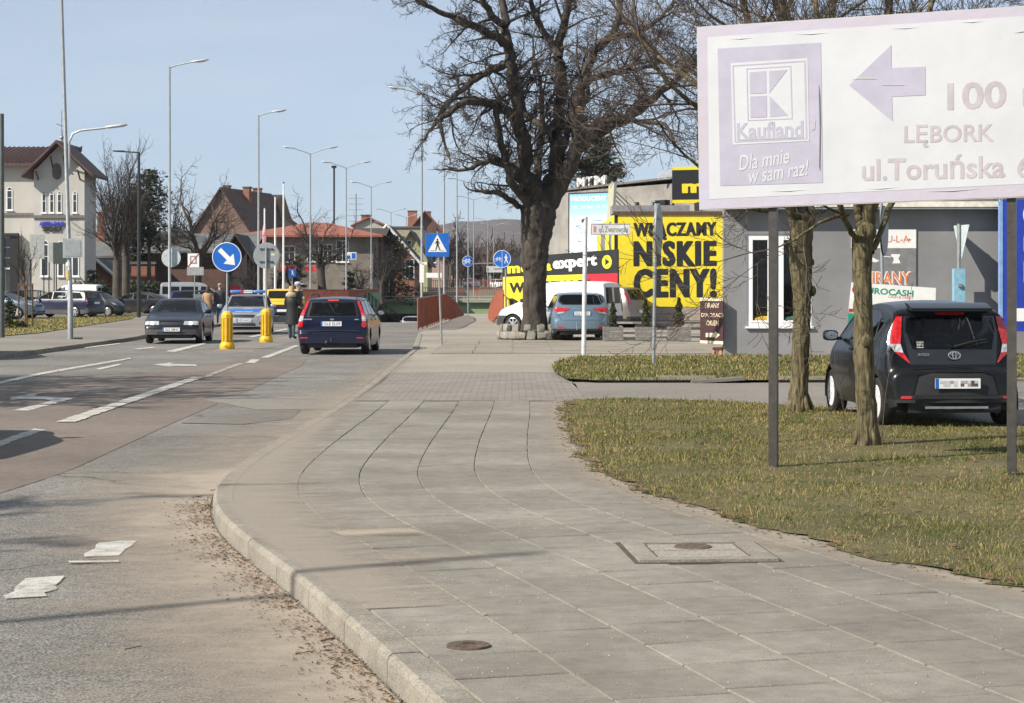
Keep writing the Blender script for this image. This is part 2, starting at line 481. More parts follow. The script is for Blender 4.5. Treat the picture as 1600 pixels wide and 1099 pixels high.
def worn_mat(name, col, lo=.42, hi=.5, scale=7, rough=.8, attr=None, detail=10, stretch=None, fine=0.0, amax=1.0):
    """thin coat (paint, sand) that has worn through in places"""
    m = bpy.data.materials.new(name); m.use_nodes = True
    nt = m.node_tree; b = nt.nodes['Principled BSDF']; L = nt.links.new
    g = nt.nodes.new('ShaderNodeNewGeometry')
    vec = g.outputs['Position']
    if stretch:
        mp = nt.nodes.new('ShaderNodeMapping'); mp.inputs['Scale'].default_value = stretch; L(vec, mp.inputs[0]); vec = mp.outputs[0]
    n = nt.nodes.new('ShaderNodeTexNoise'); n.inputs['Scale'].default_value = scale; n.inputs['Detail'].default_value = detail; n.inputs['Roughness'].default_value = .72
    L(vec, n.inputs['Vector'])
    f = n.outputs['Fac']
    if attr:
        a = nt.nodes.new('ShaderNodeAttribute'); a.attribute_name = attr
        s = nt.nodes.new('ShaderNodeMath'); s.operation = 'MULTIPLY_ADD'; L(a.outputs['Fac'], s.inputs[0]); s.inputs[1].default_value = .75; L(f, s.inputs[2]); f = s.outputs[0]
    if fine:
        nf = nt.nodes.new('ShaderNodeTexNoise'); nf.inputs['Scale'].default_value = 130; nf.inputs['Detail'].default_value = 2; L(g.outputs['Position'], nf.inputs['Vector'])
        s3 = nt.nodes.new('ShaderNodeMath'); s3.operation = 'MULTIPLY_ADD'; L(nf.outputs['Fac'], s3.inputs[0]); s3.inputs[1].default_value = fine; L(f, s3.inputs[2]); f = s3.outputs[0]
    r = nt.nodes.new('ShaderNodeMapRange'); r.inputs[4].default_value = amax; r.inputs[1].default_value = lo; r.inputs[2].default_value = hi; L(f, r.inputs[0])
    L(r.outputs[0], b.inputs['Alpha'])
    n2 = nt.nodes.new('ShaderNodeTexNoise'); n2.inputs['Scale'].default_value = 180; n2.inputs['Detail'].default_value = 3; L(g.outputs['Position'], n2.inputs['Vector'])
    cr = nt.nodes.new('ShaderNodeValToRGB'); cr.color_ramp.elements[0].position = .35; cr.color_ramp.elements[1].position = .65
    cr.color_ramp.elements[0].color = (*[c * .72 for c in col], 1); cr.color_ramp.elements[1].color = (*[min(1, c * 1.12) for c in col], 1)
    L(n2.outputs['Fac'], cr.inputs[0]); L(cr.outputs[0], b.inputs['Base Color'])
    b.inputs['Roughness'].default_value = rough
    MATS[name] = m
    return m
mLine = worn_mat('worn_road_paint', (.55, .53, .48), lo=.42, hi=.74, scale=5, amax=.92, fine=.4)
mLineThin = worn_mat('very_worn_paint', (.46, .43, .38), lo=.42, hi=.7, scale=5, fine=.12)
mSand = worn_mat('blown_sand', (.40, .335, .26), lo=.86, hi=1.5, scale=1.7, attr='fade', fine=.55, amax=.85)
mSandStreak = worn_mat('swept_sand', (.385, .335, .27), lo=1.12, hi=1.45, scale=2.3, attr='fade', stretch=(1.0, 2.4, 1), fine=.9, amax=.6)

def chaikin(p, it=2, closed=False):
    for _ in range(it):
        q = [] if closed else [p[0]]
        n = len(p)
        for i in range(n if closed else n - 1):
            a, b = p[i], p[(i + 1) % n]
            q.append(tuple(.75 * x + .25 * y for x, y in zip(a, b))); q.append(tuple(.25 * x + .75 * y for x, y in zip(a, b)))
        if not closed: q.append(p[-1])
        p = q
    return p

# kerb line: near end bends to the right
kerb_pts = [(3.2, -2.5), (1.75, .8), (.93, 3.0), (.36, 5.2), (-.05, 6.6), (-.29, 7.4), (-.52, 8.28), (-.84, 9.41), (-1.22, 10.74), (-1.62, 12.0), (-1.98, 13.2), (-2.26, 14.4), (-2.44, 15.8), (-2.52, 17.4), (-2.5, 20.9), (-2.42, 25), (-2.4, 30), (-2.5, 40), (-2.6, 49)]
kerb_c = chaikin(kerb_pts, 3)
_ky = np.array([p[1] for p in kerb_c]); _kx = np.array([p[0] for p in kerb_c])
def kerbX(Y): return float(np.interp(Y, _ky, _kx)) if Y <= 49 else (-2.6 if Y < 50 else max(-3.32, -2.6 - (Y - 50) * .04))
# arc-length table with smooth normals
_seg = np.concatenate([[0], np.cumsum(np.hypot(np.diff(_kx), np.diff(_ky)))])
def kerb_at(s, d):
    if s > _seg[-1] - 1:
        y = 49 - (_seg[-1] - s); return (kerbX(y) + d, y)
    x = np.interp(s, _seg, _kx); y = np.interp(s, _seg, _ky)
    h = .9
    tx = np.interp(s + h, _seg, _kx) - np.interp(s - h, _seg, _kx); ty = np.interp(s + h, _seg, _ky) - np.interp(s - h, _seg, _ky)
    l = math.hypot(tx, ty)
    return (float(x + ty / l * d), float(y - tx / l * d))

# ---- base ground: one sheet to the horizon, lowered along the underpass cutting
Xs = [-4000, -900, -300, -120, -60, -30, -13.06, -13.0, -8, -3.42, -3.38, -1.06, -1.0, 10, 30, 60, 150, 500, 1500, 4000]
Ys = [-60, -5, 20, 60, 88, 92, 96, 100, 110, 119, 121, 135, 150, 170, 189, 191, 205, 207, 225, 260, 400, 900, 2000, 5500]
def base_z(x, y):
    if y < 92 and -13.03 < x < 5: return -.4
    if -13.03 < x < -3.4 and 92 <= y <= 206: return road_z(y) - .3
    if -3.4 < x < -1.03 and 120 < y <= 206: return -(y - 120) * .05 - .03
    if y <= 121: return -.05
    return float(np.interp(y, [121, 189, 205, 225, 260, 400, 900, 5500], [-.05, .3, .42, 1.3, 1.5, 2.0, 3, 3]))
mb = MB()
for j, y in enumerate(Ys):
    for i, x in enumerate(Xs):
        mb.v.append((x, y, base_z(x, y)))
nX = len(Xs)
for j in range(len(Ys) - 1):
    for i in range(nX - 1):
        mb.f.append((j * nX + i, j * nX + i + 1, (j + 1) * nX + i + 1, (j + 1) * nX + i)); mb.m.append(0)
ground = struct(mb.build('ground', mBase))

def sheet(name, poly, z, mat, parent=None, zf=None):
    bm = bmesh.new()
    vs = [bm.verts.new((x, y, zf(y) if zf else z)) for x, y in poly]
    f = bm.faces.new(vs)
    f.normal_update()
    if f.normal.z < 0: f.normal_flip()
    bmesh.ops.triangulate(bm, faces=bm.faces)
    me = bpy.data.meshes.new(name); bm.to_mesh(me); bm.free()
    me.materials.append(mat)
    return link(name, me, parent)

# ---- the road
ys = list(np.arange(-2.4, 30, .4)) + list(np.arange(30, 71, 1)) + [72.5] + list(np.arange(74, 100, 2)) + list(np.arange(100, 262, 5))
mb = MB(); NC = 6
for y in ys:
    xl = -12.2 if y < 60 else max(-12.95, -12.2 - (y - 60) * .03)
    xr = kerbX(y) + .1 if y < 72 else -3.34
    for c in range(NC + 1):
        mb.v.append((xl + (xr - xl) * c / NC, float(y), road_z(y) + .0))
for j in range(len(ys) - 1):
    for c in range(NC):
        a = j * (NC + 1) + c
        mb.f.append((a, a + 1, a + NC + 2, a + NC + 1)); mb.m.append(0)
road = struct(mb.build('road', mAsphalt))

def px_sheet(name, pts, dz, mat, fn=GR, zf=road_z, sub=0):
    """polygon surveyed in the photograph and laid on the ground"""
    P = [fn(*p) for p in pts]
    if name == 'road_marking':
        q = []; Rj = random.Random(int(pts[0][0] * 7 + pts[0][1]))
        for a, b in zip(P, P[1:] + P[:1]):
            l = math.hypot(b[0] - a[0], b[1] - a[1]); n = max(1, int(l / .12))
            for k in range(n):
                f = k / n; w = .012 if k else 0
                q.append((a[0] + (b[0] - a[0]) * f + Rj.gauss(0, w), a[1] + (b[1] - a[1]) * f + Rj.gauss(0, w * 1.5)))
        P = q
    return sheet(name, P, 0, mat, zf=lambda y: zf(y) + dz)
# reddish lanes: cut in strips along the slope changes so that they hug the road
def strip_sheet(name, left, right, dz, mat, y0, y1, step=1.0, zf=road_z):
    mb = MB(); yv = list(np.arange(y0, y1, step)) + [y1]
    for y in yv:
        a = float(np.interp(y, [p[1] for p in left], [p[0] for p in left])); b = float(np.interp(y, [p[1] for p in right], [p[0] for p in right]))
        mb.v += [(a, float(y), zf(y) + dz), (b, float(y), zf(y) + dz)]
    for j in range(len(yv) - 1): mb.f.append((2 * j, 2 * j + 1, 2 * j + 3, 2 * j + 2)); mb.m.append(0)
    return mb.build(name, mat)
redR = sorted([GR(-160, 830), GR(0, 771), GR(98, 741), GR(245, 673), GR(306, 646), GR(400, 605), GR(470, 573), GR(480, 560)], key=lambda p: p[1])
redL = [(-12.1, 0), (-12.1, 20), (-9.2, 30), (-6.6, 40), (-5.9, 60)]
struct(strip_sheet('reddish_lane', redL, redR, .004, mRedAsph, redR[0][1], redR[-1][1] - .3))
struct(px_sheet('asphalt_patch', [(282, 662), (300, 654), (470, 641), (455, 655), (380, 664)], .008, mDarkAsph))
struct(px_sheet('asphalt_patch', [(-20, 596), (0, 590), (150, 562), (208, 559), (190, 566), (90, 583)], .004, mDarkAsph))
struct(px_sheet('asphalt_patch', [(320, 625), (350, 618), (560, 612), (520, 640), (400, 641)], .0045, mLotAsph))

marks = [
 [(132, 872), (155, 850), (213, 847), (186, 870)], [(8, 938), (40, 906), (101, 902), (74, 934)],
 [(-30, 700), (-14, 704), (70, 673), (54, 671)],
 [(15, 622), (66, 614), (52, 620), (120, 622.5), (88, 631), (45, 643), (20, 642.5), (80, 627.5), (72, 625), (30, 624.5), (18, 627)],
 [(240, 570.5), (272, 567), (264, 569.3), (306, 570.5), (308, 573), (264, 572.5), (272, 575)],
 [(-40, 606), (-40, 610), (90, 581.5), (90, 578.5)], [(91, 578.3), (93, 581), (206, 561.3), (203, 559.8)],
 [(150, 577), (156, 579), (190, 571), (186, 569.5)],
 [(406, 560), (420, 560), (468, 541), (462, 540)], [(383, 568), (399, 568.3), (406, 563), (393, 562.6)],
 [(258, 550), (274, 551), (323, 538), (316, 537)], [(209, 546), (216, 547), (243, 544.3), (238, 543)],
 [(387, 527), (396, 528), (452, 515), (446, 514)],
 [(130, 543.5), (134, 545), (190, 538), (186, 537)],
]
for k, p in enumerate(marks):
    struct(px_sheet('road_marking', p, .009 + .0004 * k, mLine))
struct(px_sheet('road_marking', [(88, 661), (118, 661), (318, 591), (303, 590)], .0155, mLine))
struct(px_sheet('road_marking', [(318, 590), (326, 590.5), (382, 569), (372, 568.6)], .016, mLineThin))
struct(px_sheet('road_marking', [(106, 880.5), (108, 883), (186, 882), (185, 879.5)], .0165, mLine))

# ---- right side: mortar bed, slabs, brick band, path and yard
mb = MB()
yv = list(np.arange(-2.4, 27.6, .4))
for y in yv: mb.v += [(kerbX(y) + .14, float(y), -.007), (9.0, float(y), -.007)]
for j in range(len(yv) - 1): mb.f.append((2 * j, 2 * j + 1, 2 * j + 3, 2 * j + 2)); mb.m.append(0)
sidewalk = struct(mb.build('sidewalk', mJoint))

lawn_edge = [(8.5, 4.2), (6.2, 6.0), (4.4, 7.9), (3.35, 9.2), (2.7, 10.1), (2.23, 11.2), (1.82, 12.15), (1.4, 13.7), (1.03, 15.0), (.74, 16.8), (.62, 20.0), (.66, 25.3), (.82, 27.4)]
le = chaikin(lawn_edge, 2)
_lx = np.array([p[0] for p in le]); _ly = np.array([p[1] for p in le])
def lawnX(Y): return float(np.interp(Y, _ly, _lx))
lane_near = [(.82, 27.4), (1.9, 27.6), (3.4, 26.5), (4.2, 25.5), (4.95, 23.6), (6.0, 22.1), (8.5, 20.0), (14, 17.5)]
_nx = np.array([p[0] for p in lane_near]); _ny = np.array([p[1] for p in lane_near])
def laneY(X): return float(np.interp(X, _nx, _ny))

slabs = []
S0 = float(np.interp(2.2, _ky, _seg)); S1 = float(np.interp(27.2, _ky, _seg))
ncol = 20
for c in range(ncol):
    off = random.random() * .5
    s = S0 - off
    while s < S1 - .2:
        L_ = .5
        d0, d1 = .165 + c * .5, .165 + (c + 1) * .5
        g = (.0028 if kerb_at(s, 2)[1] < 15 else .0015) + random.random() * .004
        gs = g * 1.9
        q = [kerb_at(s + gs, d0 + g), kerb_at(s + gs, d1 - g), kerb_at(min(s + L_, S1) - gs, d1 - g), kerb_at(min(s + L_, S1) - gs, d0 + g)]
        cx = sum(p[0] for p in q) / 4; cy = sum(p[1] for p in q) / 4
        if cx < lawnX(cy) + .42 and cy > 2.5 and cx < 6 and abs((q[1][0] - q[0][0]) * (q[3][1] - q[0][1]) - (q[1][1] - q[0][1]) * (q[3][0] - q[0][0])) > .06:
            slabs.append((cy, q, c))
        s += L_
slabs.sort(key=lambda t: t[0])
def in_manhole(q):
    cx = sum(p[0] for p in q) / 4; cy = sum(p[1] for p in q) / 4
    return .72 < cx < 1.52 and 11.2 < cy < 12.1
def slab_mesh(mb, q):
    cx = sum(p[0] for p in q) / 4; cy = sum(p[1] for p in q) / 4
    tx, ty, h = random.gauss(0, .004), random.gauss(0, .004), random.gauss(0, .0012)
    def Z(p, dz): return (p[0] - cx, p[1] - cy, dz + h + tx * (p[0] - cx) + ty * (p[1] - cy))
    e = .004
    ins = [((p[0] - cx) * (1 - 2 * e / .5) + cx, (p[1] - cy) * (1 - 2 * e / .5) + cy) for p in q]
    v = [Z(p, -.028) for p in q] + [Z(p, -.005) for p in q] + [Z(p, 0) for p in ins]
    fs = [(8, 9, 10, 11)]
    for k in range(4):
        n = (k + 1) % 4
        fs += [(k, n, 4 + n, 4 + k), (4 + k, 4 + n, 8 + n, 8 + k)]
    return v, fs, cx, cy
slabs = [t for t in slabs if not in_manhole(t[1])]
vis = [t for t in slabs if t[0] > 6.6]
near = vis[:300]; rest = vis[300:] + [t for t in slabs if t[0] <= 6.6]
missing = set()
for (cy_, q, c) in near:
    # two slabs are sunk under blown sand in the photograph
    mb = MB(); v, fs, cx, cy = slab_mesh(mb, q); mb.add(v, fs)
    o = mb.build('slab', mSlab, sidewalk, loc=(cx, cy, 0), fix=False)
    px, py = 800 + cx / cy * F, HOR + CH * F / cy
    if 520 < px < 660 and 825 < py < 842: o.location.z = -.012
mb = MB()
for (cy_, q, c) in rest:
    v, fs, cx, cy = slab_mesh(mb, q); mb.add([(a + cx, b + cy, z) for a, b, z in v], fs)
stuff(mb.build('slab', mSlab, sidewalk, fix=False))

# kerb stones one by one
kerb = struct(strip_sheet('kerb', [(kerbX(y) + .03, y) for y in np.arange(-2, 67, .5)], [(kerbX(y) + .13, y) for y in np.arange(-2, 67, .5)], -.1, mJoint, -2, 66.5, .5, zf=lambda y: 0))
s = float(np.interp(2.6, _ky, _seg)); sE = _seg[-1] + 18
while s < sE - .6:
    g = .005; Ls = min(1.0, sE - s)
    mb = MB(); zt = random.gauss(0, .002)
    ring = []
    for k in range(5):
        ss = s + g + (Ls - 2 * g) * k / 4
        ym = kerb_at(ss, 0)[1]
        zz = (.0 if ym > 15.5 else .004) + zt
        row = []
        for d, z in ((0.0, -.3), (0.004, zz - .03), (.012, zz - .012), (.03, zz), (.15, zz), (.15, -.3)):
            x, y = kerb_at(ss, d); row.append((x, y, z))
        ring.append(row)
    vs = [p for r in ring for p in r]; n = 6; fs = []
    for k in range(4):
        for j in range(n): fs.append((k * n + j, (k + 1) * n + j, (k + 1) * n + (j + 1) % n, k * n + (j + 1) % n))
    fs += [tuple(range(n)), tuple(range(4 * n, 5 * n))]
    mb.add(vs, fs); mb.build('kerb_stone', mKerb, kerb)
    s += Ls

# sunken crossing of small setts (too small to tell apart beyond the first rows)
mSett = brick_mat('sett_paving', (.235, .21, .182), (.2, .178, .155), (.165, .148, .125), sx=.21, sy=.105)
def flat_brick(m):
    nt = m.node_tree; sp = [n for n in nt.nodes if n.type == 'SEPXYZ'][0]; cb = [n for n in nt.nodes if n.type == 'COMBXYZ'][0]
    g = nt.nodes.new('ShaderNodeNewGeometry'); nt.links.new(g.outputs['Position'], cb.inputs[0].links[0].from_node.inputs[0])
    for l in list(cb.inputs[0].links): nt.links.remove(l)
    for l in list(cb.inputs[1].links): nt.links.remove(l)
    s2 = nt.nodes.new('ShaderNodeSeparateXYZ'); nt.links.new(g.outputs['Position'], s2.inputs[0])
    nt.links.new(s2.outputs[1], cb.inputs[0]); nt.links.new(s2.outputs[0], cb.inputs[1])
flat_brick(mSett)
struct(strip_sheet('sett_crossing', [(-2.25, 26.5), (-2.2, 33), (-2.3, 37)], [(1.2, 26.5), (1.0, 32), (1.2, 37)], 0, mSett, 27.25, 36.5, zf=lambda y: -.002))
struct(strip_sheet('access_lane', [(-2.3, 36), (-2.4, 47)], [(1.6, 36), (1.6, 47)], 0, mPath, 36.5, 46.8, zf=lambda y: -.004))
struct(sheet('parking_lane', [(1.05, 27.45)] + lane_near[1:] + [(20, 17.5), (20, 32.5), (1.05, 32.5)], .004, mLotAsph))
struct(sheet('yard', [(-2.45, 46.8), (1.6, 46.8), (1.6, 36), (1.0, 36), (1.0, 32.4), (20, 32.4), (60, 32.4), (60, 118), (-1.0, 118), (-1.0, 120), (-3.3, 120), (-3.3, 72), (kerbX(68), 68), (kerbX(60), 60), (-2.6, 50)], -.012, mPath))
# big paving squares in front of the yard
for a, b, c0, c1 in ((47.0, 59.0, -2.0, 5.0),):
    mb = MB(); y = a
    while y < b:
        x = c0 + random.random() * .05
        while x < c1:
            mb.bbox(x + .012, x + .988, y + .02, y + .98, -.04, .003 + random.gauss(0, .004)); x += 1.0
        y += 1.0
    o = stuff(mb.build('paving_square', mPave, struct(sheet('paved_forecourt', [(-2.0, 47), (5, 47), (5, 59), (-2, 59)], -.006, mJoint))))

# ---- left side
struct(sheet('left_sidewalk', [(-60, -20), (-12.2, -20), (-12.2, 60), (-12.95, 85), (-13, 92), (-13, 110), (-200, 110), (-200, -20)], -.006, mLotAsph))
mb = MB()
y = 2.0
kl = struct(strip_sheet('left_kerb', [(-12.36, 0), (-12.36, 60), (-13.05, 85)], [(-12.2, 0), (-12.2, 60), (-12.9, 85)], 0, mKerb, 0, 84, 2, zf=lambda y: .004))
y = 20.0
while y < 84:
    x = -12.2 if y < 60 else -12.2 - (y - 60) * .03
    mb = MB(); mb.bbox(x - .15, x + .0, y + .008, y + .992, -.3, .012 + random.gauss(0, .004)); mb.build('kerb_stone', mKerb, kl); y += 1.0
gl = [G(*p) for p in ((-30, 531), (0, 526), (60, 521), (130, 510), (205, 499), (216, 492), (150, 494), (60, 498), (-30, 503))]
mDryGrass = rough_ground_mat('dry_grass', ((.2, .165, .06), (.29, .24, .1)), s1=.5, s2=3, s3=40, bump=1)
struct(sheet('grass_verge', gl, .02, mDryGrass))

# ---- sand drifts, thin layer over slabs and road
def sand_strip(name, line, wl, wr, z, mat, strength=None, nc=8, parent=None):
    """line: (x, y) list; wl / wr: widths to either side"""
    vs = []; fa = []; fs = []; n = len(line)
    for i, p in enumerate(line):
        a = line[max(i - 1, 0)]; b = line[min(i + 1, n - 1)]
        t = Vector((b[0] - a[0], b[1] - a[1])).normalized(); nn = Vector((t.y, -t.x))
        st = strength(i / (n - 1)) if strength else 1
        w0 = wl(i / (n - 1)) if callable(wl) else wl; w1 = wr(i / (n - 1)) if callable(wr) else wr
        for c in range(nc + 1):
            u = c / nc; d = -w0 + (w0 + w1) * u
            x, y = p[0] + nn.x * d, p[1] + nn.y * d
            vs.append((x, y, z(x, y) if callable(z) else z))
            e = (1 - abs(d) / w0) if (d < 0 or w1 < .01) else 1 - abs(d) / w1
            fa.append(max(0, e) * st)
    for i in range(n - 1):
        for c in range(nc):
            a = i * (nc + 1) + c; fs.append((a, a + 1, a + nc + 2, a + nc + 1))
    me = bpy.data.meshes.new(name); me.from_pydata(vs, [], fs)
    at = me.attributes.new('fade', 'FLOAT', 'POINT'); at.data.foreach_set('value', fa)
    me.materials.append(mat)
    o = link(name, me, parent); stuff(o); return o
kl_road = [kerb_at(s, -.02) for s in np.arange(float(np.interp(3, _ky, _seg)), float(np.interp(46, _ky, _seg)), .4)]
sand_strip('sand', kl_road, lambda t: 1.5 if t < .5 else .9, .0001, lambda x, y: road_z(y) + .0075, mSand, strength=lambda t: .95 if t < .35 else .6)
kl_walk = [kerb_at(s, .16) for s in np.arange(float(np.interp(9.5, _ky, _seg)), float(np.interp(45, _ky, _seg)), .4)]
sand_strip('sand', kl_walk, .16, lambda t: 1.1 * max(.2, 1 - abs(t - .14) * 2.6), .0065, mSandStreak, strength=lambda t: .95 if t < .4 else .6)
ledge = [(lawnX(y) - .02, y) for y in np.arange(6.0, 27.3, .4)]
sand_strip('sand', ledge, .38, .1, .0068, mSand, strength=lambda t: .8)
for (x0, x1, py, st) in ((528, 648, 833, 1.0), (600, 760, 872, .75)):
    a = G(x0, py + 3); b = G(x1, py - 3)
    sand_strip('sand', [(a[0] + (b[0] - a[0]) * k / 12, a[1] + (b[1] - a[1]) * k / 12) for k in range(13)], .3, .3, .0072, mSand, strength=lambda t, st=st: st)

# manhole frame in the pavement and round valve cap
def build_manhole():
    a = G(1075, 864)
    t = thing('manhole_cover', 'rectangular concrete framed manhole cover set in the pavement slabs', 'manhole cover', (1.12, 11.62, 0), radians(4))
    mb = MB(); w, d, b = .82, .86, .12
    mb.bbox(-w / 2, w / 2, -d / 2, -d / 2 + b, -.05, .018); mb.bbox(-w / 2, w / 2, d / 2 - b, d / 2, -.05, .018)
    mb.bbox(-w / 2, -w / 2 + b, -d / 2 + b, d / 2 - b, -.05, .0175); mb.bbox(w / 2 - b, w / 2, -d / 2 + b, d / 2 - b, -.05, .0175)
    mb.build('frame', mKerb, t)
    md = MB(); md.bbox(-w / 2 - .03, w / 2 + .03, -d / 2 - .03, d / 2 + .03, -.04, .003); md.build('bed', M('dark_joint', (.07, .06, .045), rough=1), t)
    for s_ in (-1, 1):
        m2 = MB(); m2.box(0, s_ * .147, -.003, w - 2 * b - .05, .265, .03); m2.build('cover_plate', M('aggregate', (.34, .31, .26), rough=.95, var=.25, scale=60, bump=.6, bscale=120), t)
    m3 = MB(); m3.lathe([(.0, .02), (.11, .02), (.12, .012), (.0, .012)], 20, 'z', (0, .15, 0)); m3.build('lifting_ring', M('rusty_iron', (.1, .07, .05), rough=.8, var=.3, scale=30), t)
    c = G(732, 1011)
    t2 = thing('valve_cap', 'small round rusty iron valve cap near the kerb', 'valve cap', (c[0], c[1], 0))
    m4 = MB(); m4.lathe([(.0, .016), (.075, .008), (.088, .012), (.096, .012), (.1, .0), (.1, -.01)], 24, 'z'); m4.build('cap', MATS['rusty_iron'], t2, smooth=True)
    m5 = MB(); m5.box(0, 0, .019, .05, .018, .008); m5.build('handle', MATS['rusty_iron'], t2)
build_manhole()

# crumbs, twigs and dead leaves along the gutter
mLeaf = M('dead_leaf', (.16, .085, .04), rough=.9, col2=(.07, .045, .025), scale=40, island=.4)
mCrumb = M('grit', (.3, .26, .21), rough=.95, island=.5)
rnd = random.Random(5)
mb = MB(); mc = MB()
for i in range(3400):
    s = float(np.interp(rnd.uniform(6.6, 15.5), _ky, _seg)); clump = .5 + .5 * sin(s * 5.1) * sin(s * 1.9 + 1)
    if rnd.random() > .25 + clump * .9: continue
    d = -abs(rnd.gauss(0, .14)) - .01
    x, y = kerb_at(s, d); z = road_z(y) + .01; a = rnd.uniform(0, pi); l = rnd.uniform(.004, .017)
    if rnd.random() < .55:
        w = l * rnd.uniform(.2, .6); dx, dy = cos(a), sin(a)
        z1 = rnd.uniform(.001, .011)
        mb.add([(x - dx * l, y - dy * l, z), (x + dy * w, y - dx * w, z + z1), (x + dx * l, y + dy * l, z + z1 * .6), (x - dy * w, y + dx * w, z + rnd.uniform(0, .01))], [(0, 1, 2, 3)])
    else:
        mb.tube([(x, y, z), (x + cos(a) * l, y + sin(a) * l, z + .006), (x + cos(a + .5) * l * 2.2, y + sin(a + .5) * l * 2.2, z + .002)], .0012, 3, cap=False)
stuff(mb.build('leaf_litter', mLeaf, fix=False))
for i in range(9):
    px, py = rnd.choice([(300, 775), (330, 770), (395, 880), (440, 1000), (410, 950), (500, 1010), (200, 1025), (470, 1020), (315, 790)])
    x, y = GR(px + rnd.uniform(-15, 15), py + rnd.uniform(-8, 8)); z = road_z(y) + .012; a = rnd.uniform(-.5, .5)
    m_ = MB(); m_.tube([(x + .05 * k * cos(a + .25 * k), y + .05 * k * sin(a + .25 * k), z + .004 * (k % 2)) for k in range(4)], [.003, .0028, .0022, .0012], 5)
    # loose twigs are swept with the litter
    mc.v += [v for v in []]
    o = len(mb.v)
    mc.add(m_.v, m_.f)
stuff(mc.build('twig_litter', mLeaf, fix=False))
mb = MB()
for i in range(2600):
    if rnd.random() < .5:
        y = rnd.uniform(7, 16) ; s = float(np.interp(y, _ky, _seg)); x, y = kerb_at(s, rnd.choice([-1, 1]) * abs(rnd.gauss(0, .5)))
        z = .003 if x > kerbX(y) else road_z(y) + .004
    else:
        y = rnd.uniform(7, 16); x = rnd.uniform(kerbX(y) + .2, lawnX(y)); z = .003
    r = rnd.uniform(.0012, .0045)
    mb.add([(x - r, y - r, z), (x + r, y - r, z), (x, y + r, z), (x, y, z + r * 1.6)], [(0, 1, 3), (1, 2, 3), (2, 0, 3)])
stuff(mb.build('grit', mCrumb, fix=False))

# ---- lawns
lawn_poly = [(x, y) for x, y in zip(_lx, _ly)][::1]
lawn_poly = [(x + rnd.gauss(0, .05) + .05 * sin(y * 3.7), y) for x, y in zip(np.interp(np.arange(4.2, 27.4, .12), _ly, _lx), np.arange(4.2, 27.4, .12))] + lane_near[1:] + [(14, 4.2)]
lawn = struct(sheet('lawn', lawn_poly, .012, mSoilG))
strip_poly = [G(*p) for p in ((862, 575), (866, 585), (885, 596), (930, 599))] + [(14, 32.55), (14, 44.5), (4.6, 44.3)] + [G(*p) for p in ((1100, 560), (905, 560), (875, 566))]
strip = struct(sheet('grass_strip', strip_poly, .05, mSoilG))
def inside(poly, x, y):
    c = False; n = len(poly); j = n - 1
    for i in range(n):
        if (poly[i][1] > y) != (poly[j][1] > y) and x < (poly[j][0] - poly[i][0]) * (y - poly[i][1]) / (poly[j][1] - poly[i][1]) + poly[i][0]: c = not c
        j = i
    return c
def grass_mat():
    m = bpy.data.materials.new('grass_blades'); m.use_nodes = True
    nt = m.node_tree; b = nt.nodes['Principled BSDF']; L = nt.links.new
    g = nt.nodes.new('ShaderNodeNewGeometry')
    n = nt.nodes.new('ShaderNodeTexNoise'); n.inputs['Scale'].default_value = .75; n.inputs['Detail'].default_value = 7; n.inputs['Roughness'].default_value = .7
    L(g.outputs['Position'], n.inputs['Vector'])
    a = nt.nodes.new('ShaderNodeMath'); a.operation = 'MULTIPLY_ADD'; L(g.outputs['Random Per Island'], a.inputs[0]); a.inputs[1].default_value = .55
    L(n.outputs['Fac'], a.inputs[2])
    r = nt.nodes.new('ShaderNodeValToRGB'); e = r.color_ramp.elements
    e[0].position = .52; e[0].color = (.05, .085, .012, 1)
    e[1].position = 1.0; e[1].color = (.33, .25, .12, 1)
    for p, c in ((.66, (.08, .112, .02)), (.78, (.145, .14, .04)), (.89, (.25, .19, .08))):
        x = e.new(p); x.color = (*c, 1)
    L(a.outputs[0], r.inputs[0]); L(r.outputs[0], b.inputs['Base Color']); b.inputs['Roughness'].default_value = .7
    b.inputs['Specular IOR Level'].default_value = .2
    MATS['grass_blades'] = m
    return m
mGrass = grass_mat()
